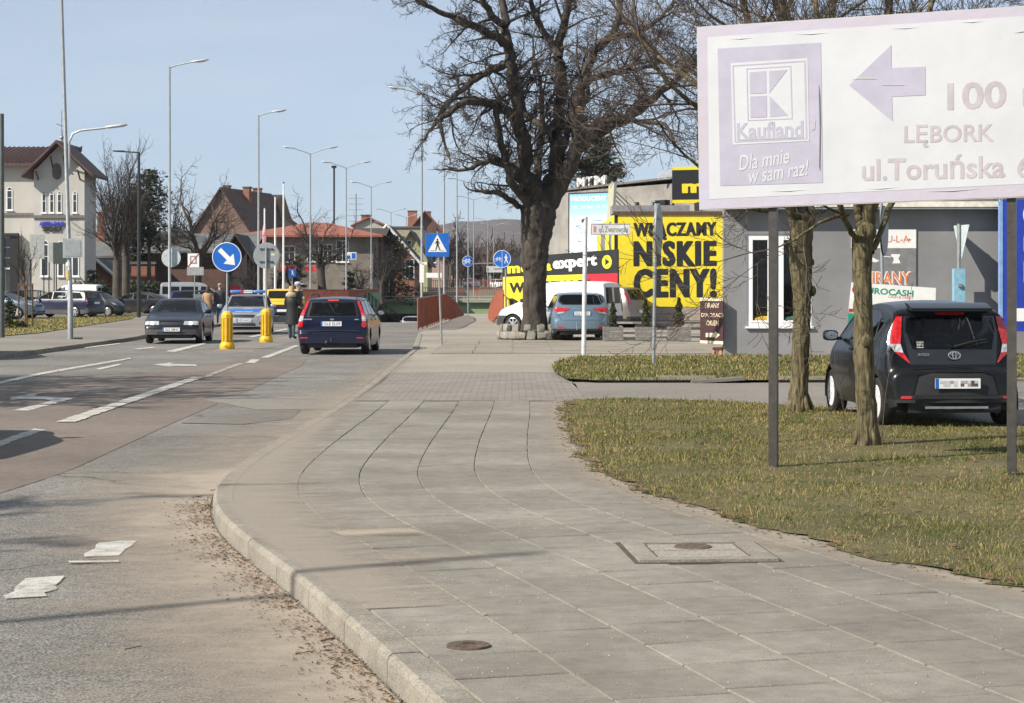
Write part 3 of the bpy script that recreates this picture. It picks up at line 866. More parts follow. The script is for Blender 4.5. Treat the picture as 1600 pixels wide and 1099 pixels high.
def blades(name, poly, n, hmin, hmax, w, z0, yb, dens=None, seed=1):
    R = np.random.default_rng(seed)
    xs = [p[0] for p in poly]; ysv = [p[1] for p in poly]
    x = R.uniform(min(xs), min(max(xs), yb[2]), n); y = yb[0] + (yb[1] - yb[0]) * R.random(n) ** 1.25
    keep = (np.abs(x / y) < .285)
    # vectorised point in polygon
    ins = np.zeros(n, bool); j = len(poly) - 1
    for i in range(len(poly)):
        xi, yi = poly[i]; xj, yj = poly[j]
        if yi != yj:
            ins ^= ((yi > y) != (yj > y)) & (x < (xj - xi) * (y - yi) / (yj - yi) + xi)
        j = i
    keep &= ins
    clump = np.sin(x * 3.1 + 1.3 * np.sin(y * 2.3)) * np.sin(y * 2.7 + 1.7 * np.sin(x * 1.9)) + .5 * np.sin(x * 9 + y * 7) * np.sin(y * 11 - x * 5)
    bare = np.sin(x * 1.7 + 2 * np.sin(y * .9)) * np.sin(y * 1.3 + 1.5 * np.sin(x * 1.1))
    keep &= R.random(n) < np.clip(.66 + .3 * clump - .35 * (bare > .62), .08, 1)
    x = x[keep]; y = y[keep]; clump = clump[keep]; n = len(x)
    h = (hmin + (hmax - hmin) * R.random(n) ** 2) * np.clip(.9 + .25 * clump, .5, 1.4); a = R.uniform(0, 2 * np.pi, n); ln = R.uniform(.1, 1.1, n) * h
    ww = w * R.uniform(.6, 1.4, n) * np.clip(y / 14, 1, 2.5)
    dx, dy = np.cos(a), np.sin(a); b = R.uniform(0, 2 * np.pi, n); lx, ly = np.cos(b) * ln, np.sin(b) * ln
    V = np.empty((n, 5, 3)); 
    V[:, 0] = np.stack([x - dx * ww, y - dy * ww, np.full(n, z0)], 1); V[:, 1] = np.stack([x + dx * ww, y + dy * ww, np.full(n, z0)], 1)
    V[:, 2] = np.stack([x + dx * ww * .7 + lx * .4, y + dy * ww * .7 + ly * .4, z0 + h * .6], 1); V[:, 3] = np.stack([x - dx * ww * .7 + lx * .4, y - dy * ww * .7 + ly * .4, z0 + h * .6], 1)
    V[:, 4] = np.stack([x + lx, y + ly, z0 + h * .95], 1)
    me = bpy.data.meshes.new(name)
    me.vertices.add(n * 5); me.vertices.foreach_set('co', V.reshape(-1))
    base = np.arange(n)[:, None] * 5
    q = (base + np.array([0, 1, 2, 3])).reshape(-1); t = (base + np.array([3, 2, 4])).reshape(-1)
    li = np.concatenate([q, t]); me.loops.add(len(li)); me.loops.foreach_set('vertex_index', li)
    ls = np.concatenate([np.arange(n) * 4, n * 4 + np.arange(n) * 3]); me.polygons.add(2 * n)
    me.polygons.foreach_set('loop_start', ls)
    me.update(calc_edges=True); me.validate()
    me.materials.append(mGrass)
    return stuff(link(name, me))
g1 = blades('grass', lawn_poly, 520000, .01, .042, .0022, .008, (7, 28, 9), seed=1)
g1b = blades('grass', lawn_poly, 30000, .04, .11, .0018, .008, (7, 28, 9), seed=5)
g2 = blades('grass', strip_poly, 90000, .03, .09, .003, .045, (32, 45, 13), seed=2)
g3 = blades('grass', gl, 40000, .03, .1, .006, .015, (58, 116, -10), seed=3)
# ragged soil lip along the lawn edge
mb = MB()
for i in range(900):
    y = rnd.uniform(7, 27.3); x = lawnX(y) + rnd.gauss(.0, .07); r = rnd.uniform(.004, .014)
    mb.blob(x, y, .006, r * 2, r * 2.2, r * 1.1, 1, 5, 3)
stuff(mb.build('soil', mSoilG, fix=False))
mb = MB()
for i in range(500):
    y = rnd.uniform(10, 27); x = rnd.uniform(lawnX(y) - .12, lawnX(y) + (4 if rnd.random() < .6 else .1)); a = rnd.uniform(0, pi); l = rnd.uniform(.015, .04)
    dx, dy = cos(a) * l, sin(a) * l; z = .02 + rnd.random() * .03
    mb.add([(x - dx, y - dy, z), (x + dy * .6, y - dx * .6, z + .01), (x + dx, y + dy, z + .008), (x - dy * .6, y + dx * .6, z)], [(0, 1, 2, 3)])
stuff(mb.build('fallen_leaves', mLeaf, fix=False))
# kerb of the far strip
kf = struct(sheet('strip_kerb', [(1.2, 32.38), (14, 32.38), (14, 32.56), (1.2, 32.56)], .006, mSoilG))
x = 1.45
while x < 13:
    if not (3.0 < x < 3.9):
        MB().bbox(x, x + .985, 32.42 + rnd.gauss(0, .015), 32.54, -.1, .085 + rnd.gauss(0, .012)).build('kerb_stone', mKerb, kf)
    x += 1.0
# blown rim and asphalt heave at the lane mouth
MB().box(3.45, 32.3, .05, .9, .35, .05, rz=.05, ry=-.06).build('broken_kerb', mDarkAsph, kf)
# ================================================================ CARS
def cut(bm, poly, view):
    """cookie-cut a convex outline through the shell; returns the faces inside"""
    n = len(poly)
    area = sum(poly[i][0] * poly[(i + 1) % n][1] - poly[(i + 1) % n][0] * poly[i][1] for i in range(n))
    if area < 0: poly = poly[::-1]
    us = [p[0] for p in poly]; vs = [p[1] for p in poly]
    def uv(c): return (c.x, c.z) if view in 'LR' else ((c.y, c.z) if view != 'top' else (c.x, c.y))
    F_ = []
    bm.normal_update()
    for f in bm.faces:
        c = f.calc_center_median(); nn = f.normal
        ok = {'L': nn.y > .2, 'R': nn.y < -.2, 'rear': nn.x < -.2, 'front': nn.x > .12, 'top': nn.z > .2}[view]
        if not ok: continue
        pu = [uv(v.co) for v in f.verts]
        if max(p[0] for p in pu) < min(us) or min(p[0] for p in pu) > max(us) or max(p[1] for p in pu) < min(vs) or min(p[1] for p in pu) > max(vs): continue
        F_.append(f)
    for i in range(n):
        if not F_: break
        a, b = poly[i], poly[(i + 1) % n]
        no = (b[1] - a[1], -(b[0] - a[0]))       # outward for ccw
        l = math.hypot(*no)
        if l < 1e-9: continue
        no = (no[0] / l, no[1] / l)
        co3 = {'L': (a[0], 0, a[1]), 'R': (a[0], 0, a[1]), 'rear': (0, a[0], a[1]), 'front': (0, a[0], a[1]), 'top': (a[0], a[1], 0)}[view]
        no3 = {'L': (no[0], 0, no[1]), 'R': (no[0], 0, no[1]), 'rear': (0, no[0], no[1]), 'front': (0, no[0], no[1]), 'top': (no[0], no[1], 0)}[view]
        es = list({e for f in F_ for e in f.edges}); vv = list({v for f in F_ for v in f.verts})
        r = bmesh.ops.bisect_plane(bm, geom=F_ + es + vv, plane_co=co3, plane_no=no3, dist=1e-5)
        pc, pn = Vector(co3), Vector(no3)
        F_ = [g for g in r['geom'] if isinstance(g, bmesh.types.BMFace) and (g.calc_center_median() - pc).dot(pn) < 1e-5]
    return F_

def extract(bm, faces, off, name, mat, parent):
    if not faces: return None
    bm.normal_update()
    idx = {}; vs = []; fs = []
    for f in faces:
        r = []
        for v in f.verts:
            if v not in idx:
                idx[v] = len(vs); vs.append(tuple(v.co + v.normal * off))
            r.append(idx[v])
        fs.append(r)
    bmesh.ops.delete(bm, geom=faces, context='FACES')
    me = bpy.data.meshes.new(name); me.from_pydata(vs, [], fs); me.materials.append(mat)
    me.polygons.foreach_set('use_smooth', [True] * len(fs))
    return link(name, me, parent)

WHEELS = {}
def wheel_meshes(r, w, style, rimmat):
    k = (round(r, 3), w, style, rimmat.name)
    if k in WHEELS: return WHEELS[k]
    t = MB(); rr = r * .68
    t.lathe([(rr * .96, -w / 2 + .03), (rr, -w / 2 + .005), (r * .88, -w / 2), (r * .97, -w / 2 + .02), (r, -w / 2 + .045), (r, w / 2 - .045), (r * .97, w / 2 - .02), (r * .88, w / 2), (rr, w / 2 - .005), (rr * .96, w / 2 - .03)], 32, 'y')
    tm = t.mesh('tyre'); tm.materials.append(mRubber)
    d = MB()
    d.lathe([(rr, -w / 2 + .03), (rr, w / 2 - .01), (rr * .93, w / 2 - .004), (rr * .88, w / 2 - .02), (rr * .86, 0.0)], 32, 'y')
    n = {'cover': 9, 'alloy5': 5, 'alloy7': 7, 'steel': 10}[style]
    for i in range(n):
        a = 2 * pi * i / n
        w0, w1 = (.03, .032) if style != 'alloy5' else (.045, .05)
        if style == 'cover': w0, w1 = .022, .05
        p = [(-w0, r * .1), (w0, r * .1), (w1 * .8, rr * .9), (-w1 * .8, rr * .9)]
        q = [(x * cos(a) - z * sin(a), x * sin(a) + z * cos(a)) for x, z in p]
        d.prism(q, w / 2 - .035, w / 2 - .014)
    d.lathe([(0, w / 2 - .008), (r * .12, w / 2 - .008), (r * .17, w / 2 - .02), (r * .17, w / 2 - .05)], 20, 'y')
    if style == 'cover': d.lathe([(rr * .9, w / 2 - .012), (rr * .78, w / 2 - .012), (rr * .78, w / 2 - .03)], 28, 'y')
    d.mi = 1
    d.lathe([(0, w / 2 - .075), (rr * .9, w / 2 - .075)], 24, 'y')
    dm = d.mesh('rim'); dm.materials.append(rimmat); dm.materials.append(mPlastic); dm.polygons.foreach_set('material_index', d.m)
    for me in (tm, dm):
        bm = bmesh.new(); bm.from_mesh(me); bmesh.ops.recalc_face_normals(bm, faces=bm.faces); bm.to_mesh(me); bm.free()
        me.polygons.foreach_set('use_smooth', [True] * len(me.polygons)); me.set_sharp_from_angle(angle=radians(35))
    WHEELS[k] = (tm, dm)
    return WHEELS[k]

def car(name, label, cat, S, pmat, loc, rz, group=None, detail=2, plate=None, rim=None, lowmat=None):
    L, W, H = S['L'], S['W'], S['H']
    t = thing(name, label, cat, loc, rz, group)
    prof = [tuple(p) for p in S['prof']]
    pp = chaikin(prof, 2)
    step = .085 if detail >= 2 else .16
    st = [pp[0]]
    for p in pp[1:]:
        a = st[-1]; d = math.hypot(p[0] - a[0], p[1] - a[1]); k = max(1, int(math.ceil(d / step)))
        for j in range(1, k + 1): st.append((a[0] + (p[0] - a[0]) * j / k, a[1] + (p[1] - a[1]) * j / k))
    sec = S['sec']; sz = [s_[0] for s_ in sec]; sw = [s_[1] for s_ in sec]
    rcf, kf = S.get('nose', (.55, .16)); rcr, kr = S.get('tail', (.35, .09))
    def Wd(x, z):
        w = W / 2 * float(np.interp(z, sz, sw))
        df = L / 2 - x; dr = x + L / 2
        if df < rcf: w *= 1 - kf * (1 - max(0, df) / rcf) ** 2.2
        if dr < rcr: w *= 1 - kr * (1 - max(0, dr) / rcr) ** 2.2
        return w
    zb0 = S.get('zb', .2)
    NS, NA, NT = (16, 3, 7) if detail >= 2 else (9, 2, 4)
    bm = bmesh.new(); rings = []
    cf, cr_ = S.get('wf', .16), S.get('wr', .07)
    for x, zt in st:
        e = max(0, (abs(x) - (L / 2 - .5)) / .5)
        zb = zb0 + .06 * e * e
        zt = max(zt, zb + .04)
        crown = min(.03, (zt - zb) * .1); rr = min(S.get('rr', .07), (zt - zb) * .3)
        ze = zt - crown
        row = []
        for i in range(NS + 1):
            z = zb + (ze - rr - zb) * i / NS; row.append((Wd(x, z), z))
        yS = row[-1][0]
        for i in range(1, NA + 1):
            a = pi / 2 * i / NA; row.append((yS - rr + rr * cos(a), ze - rr + rr * sin(a)))
        yc = yS - rr
        for i in range(1, NT + 1):
            y = yc * (1 - i / NT); row.append((y, zt - crown * (y / yc) ** 2))
        full = [(-y, z) for y, z in row] + [(y, z) for y, z in row[::-1][1:]]
        vs = []
        for y, z in full:
            q = (y / (W / 2)) ** 2
            xs = x - (cf * q * min(1, max(0, x / (L / 2))) ** 1.5 if x > 0 else -cr_ * q * min(1, -x / (L / 2)) ** 2)
            vs.append(bm.verts.new((xs, y, z)))
        rings.append(vs)
    n = len(rings[0])
    for a, b in zip(rings, rings[1:]):
        for i in range(n - 1):
            bm.faces.new((a[i], a[i + 1], b[i + 1], b[i]))
    bmesh.ops.remove_doubles(bm, verts=bm.verts, dist=1e-5)
    bmesh.ops.recalc_face_normals(bm, faces=bm.faces)
    bm.normal_update()
    if sum(f.normal.z * f.calc_area() for f in bm.faces) < 0:
        bmesh.ops.reverse_faces(bm, faces=bm.faces)
    r = S['r']; ar = S.get('arch', r + .055); axles = S['axles']; tw = S.get('tw', .2)
    for xa in axles:
        for v in 'LR':
            f = cut(bm, [(xa + ar * cos(2 * pi * k / 18), r + ar * sin(2 * pi * k / 18)) for k in range(18)], v)
            if f: bmesh.ops.delete(bm, geom=f, context='FACES')
    for (view, poly, mat, off, nm) in S.get('cuts', []):
        views = {'side': 'LR', 'rear2': ['rear', 'rear'], 'front2': ['front', 'front']}.get(view, [view])
        for k, v in enumerate(views):
            P = poly
            if view in ('rear2', 'front2') and k == 1: P = [(-a, b) for a, b in poly]
            f = cut(bm, P, v)
            o = extract(bm, f, off, nm, mat, t)
    # lower cladding band
    body = bpy.data.meshes.new('body'); 
    body.materials.append(pmat)
    if S.get('clad'):
        body.materials.append(lowmat or mPlastic)
        for v in 'LR':
            for f in cut(bm, [(-L, 0), (L, 0), (L, S['clad']), (-L, S['clad'])], v): f.material_index = 1
        for v in ('rear', 'front'):
            for f in cut(bm, [(-W, 0), (W, 0), (W, S.get('cladf', S['clad'])), (-W, S.get('cladf', S['clad']))], v): f.material_index = 1
    bm.to_mesh(body); bm.free()
    body.polygons.foreach_set('use_smooth', [True] * len(body.polygons)); body.set_sharp_from_angle(angle=radians(28))
    link('body', body, t)
    # underbody and wheel wells
    u = MB(); u.bbox(-L / 2 + .12, L / 2 - .2, -W / 2 + .28, W / 2 - .28, zb0 - .02, zb0 + .2)
    for xa in axles:
        for s_ in (-1, 1):
            o = len(u.v); m_ = 14; y0, y1 = s_ * (W / 2 * .965), s_ * (W / 2 - .36)
            for k in range(m_ + 1):
                a = -.25 + (pi + .5) * k / m_
                for y in (y0, y1): u.v.append((xa + ar * 1.0 * cos(a), y, r + ar * 1.0 * sin(a)))
            for k in range(m_): u.f.append((o + 2 * k, o + 2 * k + 1, o + 2 * k + 3, o + 2 * k + 2)); u.m.append(0)
            u.f.append(tuple(o + 2 * k + 1 for k in range(m_ + 1))); u.m.append(0)
    u.bbox(axles[0] - .05, axles[1] + .05, -W / 2 + .3, W / 2 - .3, zb0 - .01, zb0 + .05)
    u.build('underbody', mPlastic, t)
    tm, dm = wheel_meshes(r, tw, S.get('rim', 'alloy7'), rim or mRim)
    for xa in axles:
        for s_ in (-1, 1):
            w_ = link('wheel', tm, t, (xa, s_ * (W / 2 - tw / 2 - .025), r), (0, 0, 0 if s_ > 0 else pi))
            link('rim', dm, w_)
    if detail >= 1:
        # seats, dashboard
        zs = S.get('belt', .9)
        xr_, xf_ = S.get('seats', (-.55, .35))
        for xs_ in (xr_, xf_):
            for s_ in (-1, 1):
                sm = MB(); y = s_ * W * .21
                sm.blob(xs_, y, zs - .08, .16, W * .27, .42, .5, 10, 6, ry=-.15); sm.blob(xs_ - .05, y, zs + .2, .09, .24, .13, .6, 10, 6)
                sm.build('seat', mSeat, t, smooth='all')
        dm_ = MB(); dm_.blob(S.get('dash', .85), 0, zs - .03, .4, W * .78, .2, .5, 12, 6); dm_.build('dashboard', mPlastic, t, smooth='all')
        fl = MB(); fl.bbox(-L / 2 + .35, L / 2 - .9, -W / 2 + .12, W / 2 - .12, .45, zs - .32); fl.build('cabin_floor', mSeat, t)
    # mirrors
    mx, mz = S.get('mirror', (.55, .98))
    for s_ in (-1, 1):
        mm = MB(); mm.blob(mx, s_ * (W / 2 + .085), mz, .13, .2, .14, .65, 12, 8)
        mo = mm.build('mirror', S.get('mirrormat', pmat), t, smooth='all')
        ms = MB(); ms.bbox(mx - .03, mx + .03, s_ * (W / 2) - .06, s_ * (W / 2) + .06, mz - .06, mz - .02); ms.build('mirror_arm', mPlastic, mo)
        mg = MB(); mg.disc((mx - .062, s_ * (W / 2 + .085), mz), .08, 14, 'x', .004, ry=.052); mg.build('mirror_glass', mChrome, mo)
    # door handles
    if detail >= 1:
        for xh in S.get('handles', []):
            for s_ in (-1, 1):
                hm = MB(); hz = S.get('hz', .82); hm.blob(xh, s_ * (Wd(xh, hz) + .012), hz, .18, .035, .03, .6, 8, 5); hm.build('door_handle', S.get('handlemat', pmat), t, smooth='all')
    for (end, z, y0, txt) in S.get('plates', []):
        sgn = -1 if end == 'rear' else 1
        xx = [s_[0] for s_ in st]; zz = [s_[1] for s_ in st]
        half = [(a, b) for a, b in st if (a < 0) == (end == 'rear')]
        xe = min(half, key=lambda p: abs(p[1] - z))[0]
        xe = xe + sgn * .018
        p = MB(); p.bbox(xe - .006, xe + .006, y0 - .26, y0 + .26, z - .057, z + .057)
        po = p.build('number_plate', mPlate, t)
        b = MB(); yb = y0 + (.24 if end == 'rear' else -.24); b.bbox(xe + sgn * .0065 - .001, xe + sgn * .0065 + .001, yb - .02, yb + .02, z - .056, z + .056); b.build('country_strip', mBlue, po)
        if txt:
            text(txt, .1, mBlack, po, (xe + sgn * .0075, y0 - (.022 if end == 'rear' else -.022), z), (pi / 2, 0, -pi / 2 if end == 'rear' else pi / 2), ext=.0008, width=.42, height=.075)
    return t

def mirrored(p): return [(-a, b) for a, b in p]
SEC = [(.15, .93), (.3, .965), (.5, 1.0), (.72, .995), (.86, .975), (.92, .95), (.96, .93), (1.46, .715)]
def seam(x0, z0, x1, z1, w=.009):
    dx, dz = x1 - x0, z1 - z0; l = math.hypot(dx, dz); nx_, nz_ = -dz / l * w / 2, dx / l * w / 2
    return [(x0 + nx_, z0 + nz_), (x1 + nx_, z1 + nz_), (x1 - nx_, z1 - nz_), (x0 - nx_, z0 - nz_)]
mSeam = M('panel_gap', (.006, .006, .006), rough=.9)
mTrim = M('window_trim', (.012, .012, .013), rough=.35)

# ---- small black hatchback in the lay-by (hero)
mAygo = paint('anthracite_paint', (.005, .006, .008), rough=.25, metal=.1, dust=.03)
mGloss = M('gloss_black', (.008, .008, .009), rough=.08, coat=1)
R_, Fv = 'rear', 'front'
secA = [(.15, .91), (.3, .96), (.48, 1.0), (.66, 1.0), (.8, .975), (.88, .945), (.93, .925), (1.2, .815), (1.46, .61)]
aygo = dict(L=3.46, W=1.63, H=1.46, r=.285, axles=(-1.13, 1.2), tw=.17, rim='cover', zb=.2, sec=secA, nose=(.6, .18), tail=(.5, .13), wf=.18, wr=.14, rr=.12,
    prof=[(-1.73, .26), (-1.728, .38), (-1.715, .5), (-1.705, .6), (-1.69, .665), (-1.63, .7), (-1.60, .74), (-1.52, 1.0), (-1.42, 1.24), (-1.40, 1.30), (-1.395, 1.36), (-1.22, 1.41), (-.8, 1.455), (-.2, 1.46), (.3, 1.42), (.62, 1.32), (1.12, .99), (1.24, .93), (1.5, .83), (1.66, .68), (1.71, .55), (1.73, .3)],
    cuts=[('rear', [(-.46, .90), (.46, .90), (.52, 1.12), (.50, 1.262), (-.50, 1.262), (-.52, 1.12)], mGlass, -.006, 'rear_window'),
          ('rear', [(-.50, .73), (.50, .73), (.55, 1.1), (.53, 1.28), (-.53, 1.28), (-.55, 1.1)], mGloss, 0, 'tailgate_panel'),
          ('rear2', [(.545, 1.275), (.61, 1.275), (.73, 1.0), (.715, .96), (.59, .96), (.575, 1.05)], mRed, .014, 'tail_light'),
          ('rear2', [(.59, .958), (.715, .958), (.66, .87), (.565, .86)], mClear, .014, 'reversing_light'),
          ('rear2', [(.565, .86), (.66, .868), (.51, .74), (.5, .745)], mRed, .014, 'tail_light'),
          ('rear2', [(.46, .345), (.64, .345), (.62, .375), (.48, .375)], mRed, .004, 'reflector'),
          ('rear', [(-.5, .385), (.5, .385), (.44, .605), (.3, .645), (-.3, .645), (-.44, .605)], mPlastic, -.012, 'bumper_recess'),
          ('rear', [(-.17, 1.295), (.17, 1.295), (.17, 1.325), (-.17, 1.325)], mRed, .003, 'brake_light'),
          ('front', [(-.6, .99), (.6, .99), (.5, 1.37), (-.5, 1.37)], mGlass, -.005, 'windscreen'),
          ('front2', [(.42, .62), (.68, .66), (.7, .8), (.5, .74)], mClear, .005, 'headlight'),
          ('front', [(-.4, .34), (.4, .34), (.3, .58), (-.3, .58)], mPlastic, -.01, 'grille'),
          ('side', [(.93, .98), (.42, 1.31), (.05, 1.345), (.05, .97)], mGlass, -.006, 'side_window'),
          ('side', [(.0, .97), (.0, 1.345), (-.55, 1.33), (-.75, 1.27), (-.8, 1.02)], mGlass, -.006, 'side_window'),
          ('side', [(-.86, 1.06), (-.8, 1.25), (-1.03, 1.2)], mGlass, -.006, 'side_window'),
          ('side', [(.99, .955), (.42, 1.345), (-.55, 1.362), (-.9, 1.27), (-1.1, 1.17), (-.86, .99)], mTrim, -.001, 'window_trim'),
          ('side', seam(.98, .3, .99, .93), mSeam, -.004, 'door_seam'), ('side', seam(.0, .27, .02, .965), mSeam, -.004, 'door_seam'),
          ('side', seam(-.75, .98, -.62, .4), mSeam, -.004, 'door_seam'),
          ('rear', seam(-.56, .66, .56, .66), mSeam, -.004, 'tailgate_seam'),
    ], clad=.25, cladf=.33, belt=.79, seats=(-.62, .25), dash=.72, mirror=(.72, 1.01), mirrormat=mGloss, handles=(.12, -.62), hz=.86,
    plates=[('rear', .52, 0, None)])
for _m in (mAygo,):
    _m.node_tree.nodes['Principled BSDF'].inputs['Specular IOR Level'].default_value = .2
ay = car('hatchback_car', 'small black hatchback parked on the lay-by under the hoarding, seen from behind', 'car', aygo, mAygo, (4.95, 23.5, -.005), radians(93.5), rim=M('hubcap_silver', (.8, .8, .8), rough=.35, metal=.2, var=.03))
def aygo_extras(t):
    xe = -1.6
    # spoiler lip, badge, wiper, aerial, sticker, lettering, valance
    m = MB(); m.prism([(-1.52, 1.335), (-1.36, 1.345), (-1.2, 1.432), (-1.3, 1.425), (-1.5, 1.372)], -.47, .47); m.build('spoiler', mAygo, t, smooth=True)
    m = MB(); m.lathe([(0, 0), (.035, 0), (.03, .02), (0, .02)], 10, 'x', (-1.6, .0, .79))
    b = MB()
    n = 30
    def oval(cy, cz, ry, rz_, th):
        P = [(-1.603 + (cz + rz_ * sin(2 * pi * k / n) - .8) * .2, cy + ry * cos(2 * pi * k / n), cz + rz_ * sin(2 * pi * k / n)) for k in range(n + 1)]
        b.tube(P, th, 6)
    oval(0, .835, .068, .045, .007); oval(0, .835, .02, .043, .005); oval(0, .852, .046, .017, .005)
    b.build('badge', mChrome, t, smooth='all')
    w = MB(); w.tube([(-1.6, 0, .935), (-1.585, -.18, .985), (-1.565, -.38, 1.02)], [.011, .009, .006], 6); w.tube([(-1.59, 0, .95), (-1.58, -.12, .935), (-1.56, -.4, .99)], .005, 4); w.build('rear_wiper', mPlastic, t)
    a = MB(); a.tube([(.35, .0, 1.42), (.18, .0, 1.66)], [.004, .0025], 5); a.build('aerial', mBlack, t)
    text('AYGO', .05, mRim, t, (-1.607, .36, .845), (pi / 2, 0, -pi / 2), ext=.001, width=.13, height=.03)
    text('№1', .06, mWhite, t, (-1.585, .395, .955), (pi / 2, 0, -pi / 2), ext=.001, width=.07, height=.035)
    s = MB(); s.bbox(-1.583, -1.581, .355, .435, .983, .99); s.bbox(-1.592, -1.590, .355, .435, .922, .929); s.build('sticker', mWhite, t)
    v = MB(); v.box(-1.72, 0, .36, .03, 1.05, .03); v.build('bumper_lip', mPlastic, t)
    v = MB(); v.box(-1.68, 0, .245, .05, .72, .025); v.build('silencer', mSteel, t)
    # grey blocks standing in for the pixelated plate characters
    pl = [o for o in t.children if o.name.startswith('number_plate')][0]
    xe = min(v.co.x for v in pl.data.vertices)
    rr = random.Random(3); mats = [M('plate_grey', (.35, .33, .36), rough=.5), M('plate_light', (.58, .58, .62), rough=.5), M('plate_dark', (.12, .08, .08), rough=.5)]
    for i in range(11):
        for j in range(2):
            if rr.random() < .25: continue
            q = MB(); y = .19 - i * .04; q.bbox(xe - .0025, xe - .0005, y - .02, y + .02, .487 + j * .033, .52 + j * .033); q.build('plate_patch', rr.choice([mats[0], mats[1], mats[1], mats[2]] if i > 5 else [mats[1], mats[1], mats[0]]), pl)
aygo_extras(ay)

# ---- dark blue estate on the road (hero)
mBlueCar = paint('navy_paint', (.005, .008, .027), rough=.25, metal=0, dust=.03)
mBlueCar.node_tree.nodes['Principled BSDF'].inputs['Specular IOR Level'].default_value = .2
mond = dict(L=4.8, W=1.81, H=1.47, r=.315, axles=(-1.5, 1.25), rim='alloy7', zb=.2, sec=SEC, tail=(.35, .08), rr=.08,
    prof=[(-2.4, .27), (-2.398, .45), (-2.39, .58), (-2.36, .62), (-2.33, .66), (-2.31, .9), (-2.23, .97), (-2.06, 1.33), (-2.03, 1.40), (-1.9, 1.435), (-1.2, 1.47), (-.2, 1.475), (.3, 1.42), (1.15, 1.0), (1.3, .96), (2.0, .84), (2.25, .72), (2.37, .5), (2.4, .27)],
    cuts=[('rear', [(-.60, .985), (.60, .985), (.53, 1.33), (-.53, 1.33)], mGlass, -.006, 'rear_window'),
          ('rear', [(-.66, .965), (.66, .965), (.57, 1.36), (-.57, 1.36)], mTrim, 0, 'window_trim'),
          ('rear', [(-.14, 1.37), (.14, 1.37), (.14, 1.395), (-.14, 1.395)], mRedBright, .004, 'brake_light'),
          ('rear2', [(.60, 1.36), (.66, 1.36), (.79, 1.06), (.71, 1.06)], mRed, .012, 'tail_light'),
          ('rear2', [(.71, 1.06), (.79, 1.06), (.82, .98), (.735, .98)], mRedBright, .012, 'tail_light'),
          ('rear2', [(.735, .98), (.82, .98), (.85, .86), (.75, .86)], mClear, .012, 'reversing_light'),
          ('rear2', [(.75, .86), (.85, .86), (.865, .72), (.80, .69), (.74, .73)], mRed, .012, 'tail_light'),
          ('rear', seam(-.72, .64, .72, .64, .012), mSeam, -.004, 'tailgate_seam'), ('rear2', seam(.72, .64, .745, .72, .012), mSeam, -.004, 'tailgate_seam'),
          ('rear2', [(.62, .42), (.8, .42), (.8, .45), (.62, .45)], mRed, .004, 'reflector'),
          ('front', [(-.65, 1.03), (.65, 1.03), (.54, 1.38), (-.54, 1.38)], mGlass, -.005, 'windscreen'),
          ('front2', [(.45, .62), (.8, .66), (.8, .8), (.5, .74)], mClear, .005, 'headlight'),
          ('side', [(.98, 1.0), (.28, 1.35), (.0, 1.375), (.0, .99)], mGlass, -.006, 'side_window'),
          ('side', [(-.06, .99), (-.06, 1.375), (-.95, 1.37), (-1.0, 1.0)], mGlass, -.006, 'side_window'),
          ('side', [(-1.06, 1.0), (-1.02, 1.37), (-1.75, 1.34), (-2.0, 1.06), (-1.95, 1.02)], mGlassDark, -.006, 'side_window'),
          ('side', [(1.06, .975), (.28, 1.385), (-1.75, 1.39), (-1.85, 1.36), (-2.09, 1.04), (-2.03, .98)], mTrim, -.001, 'window_trim'),
          ('side', seam(1.05, .3, 1.06, .96), mSeam, -.004, 'door_seam'), ('side', seam(-.03, .27, -.03, .98), mSeam, -.004, 'door_seam'), ('side', seam(-1.0, .98, -1.1, .55), mSeam, -.004, 'door_seam'),
    ], belt=.84, seats=(-.75, .1), dash=.75, mirror=(.8, 1.03), mirrormat=mPlastic, handles=(.15, -.88), hz=.87, plates=[('rear', .79, .02, 'GLE EL09')])
CX, CY = wx(521, 48.6), 50.9
mo = car('estate_car', 'dark blue estate car driving away on the road with brake lamps lit', 'car', mond, mBlueCar, (CX, CY, road_z(50)), radians(89.2))
def mond_extras(t):
    for s in (-1, 1):
        m = MB(); m.tube([(-1.95, s * .58, 1.43), (-1.8, s * .6, 1.5), (-1.0, s * .62, 1.53), (0, s * .62, 1.53), (.35, s * .6, 1.43)], .018, 6); m.build('roof_rail', mPlastic, t, smooth='all')
    m = MB(); m.tube([(-2.3, 0, .3), (-2.46, 0, .3), (-2.5, 0, .33), (-2.5, 0, .4)], [.02, .02, .018, .016], 8); m.blob(-2.5, 0, .42, .05, .05, .05, 1, 10, 8); m.build('tow_bar', mDarkMetal, t, smooth='all')
    m = MB(); m.blob(-2.46, .12, .32, .1, .11, .11, 1, 10, 8); m.build('tow_socket', mPlastic, t, smooth='all')
    m = MB(); m.disc((-2.327, 0, .9), .055, 20, 'x', .012, ry=.025); m.build('badge', mChrome, t)
    m = MB(); m.box(-2.326, .62, .905, .012, .22, .022); m.box(-2.326, -.62, .9, .012, .1, .022); m.build('lettering', mRim, t)
    m = MB(); m.tube([(-2.1, .1, 1.32), (-2.2, -.05, 1.06), (-2.18, -.4, 1.0)], .008, 5); m.build('rear_wiper', mPlastic, t)
    m = MB(); m.box(-2.385, 0, .62, .02, 1.35, .012); m.build('bumper_strip', mPlastic, t)
mond_extras(mo)

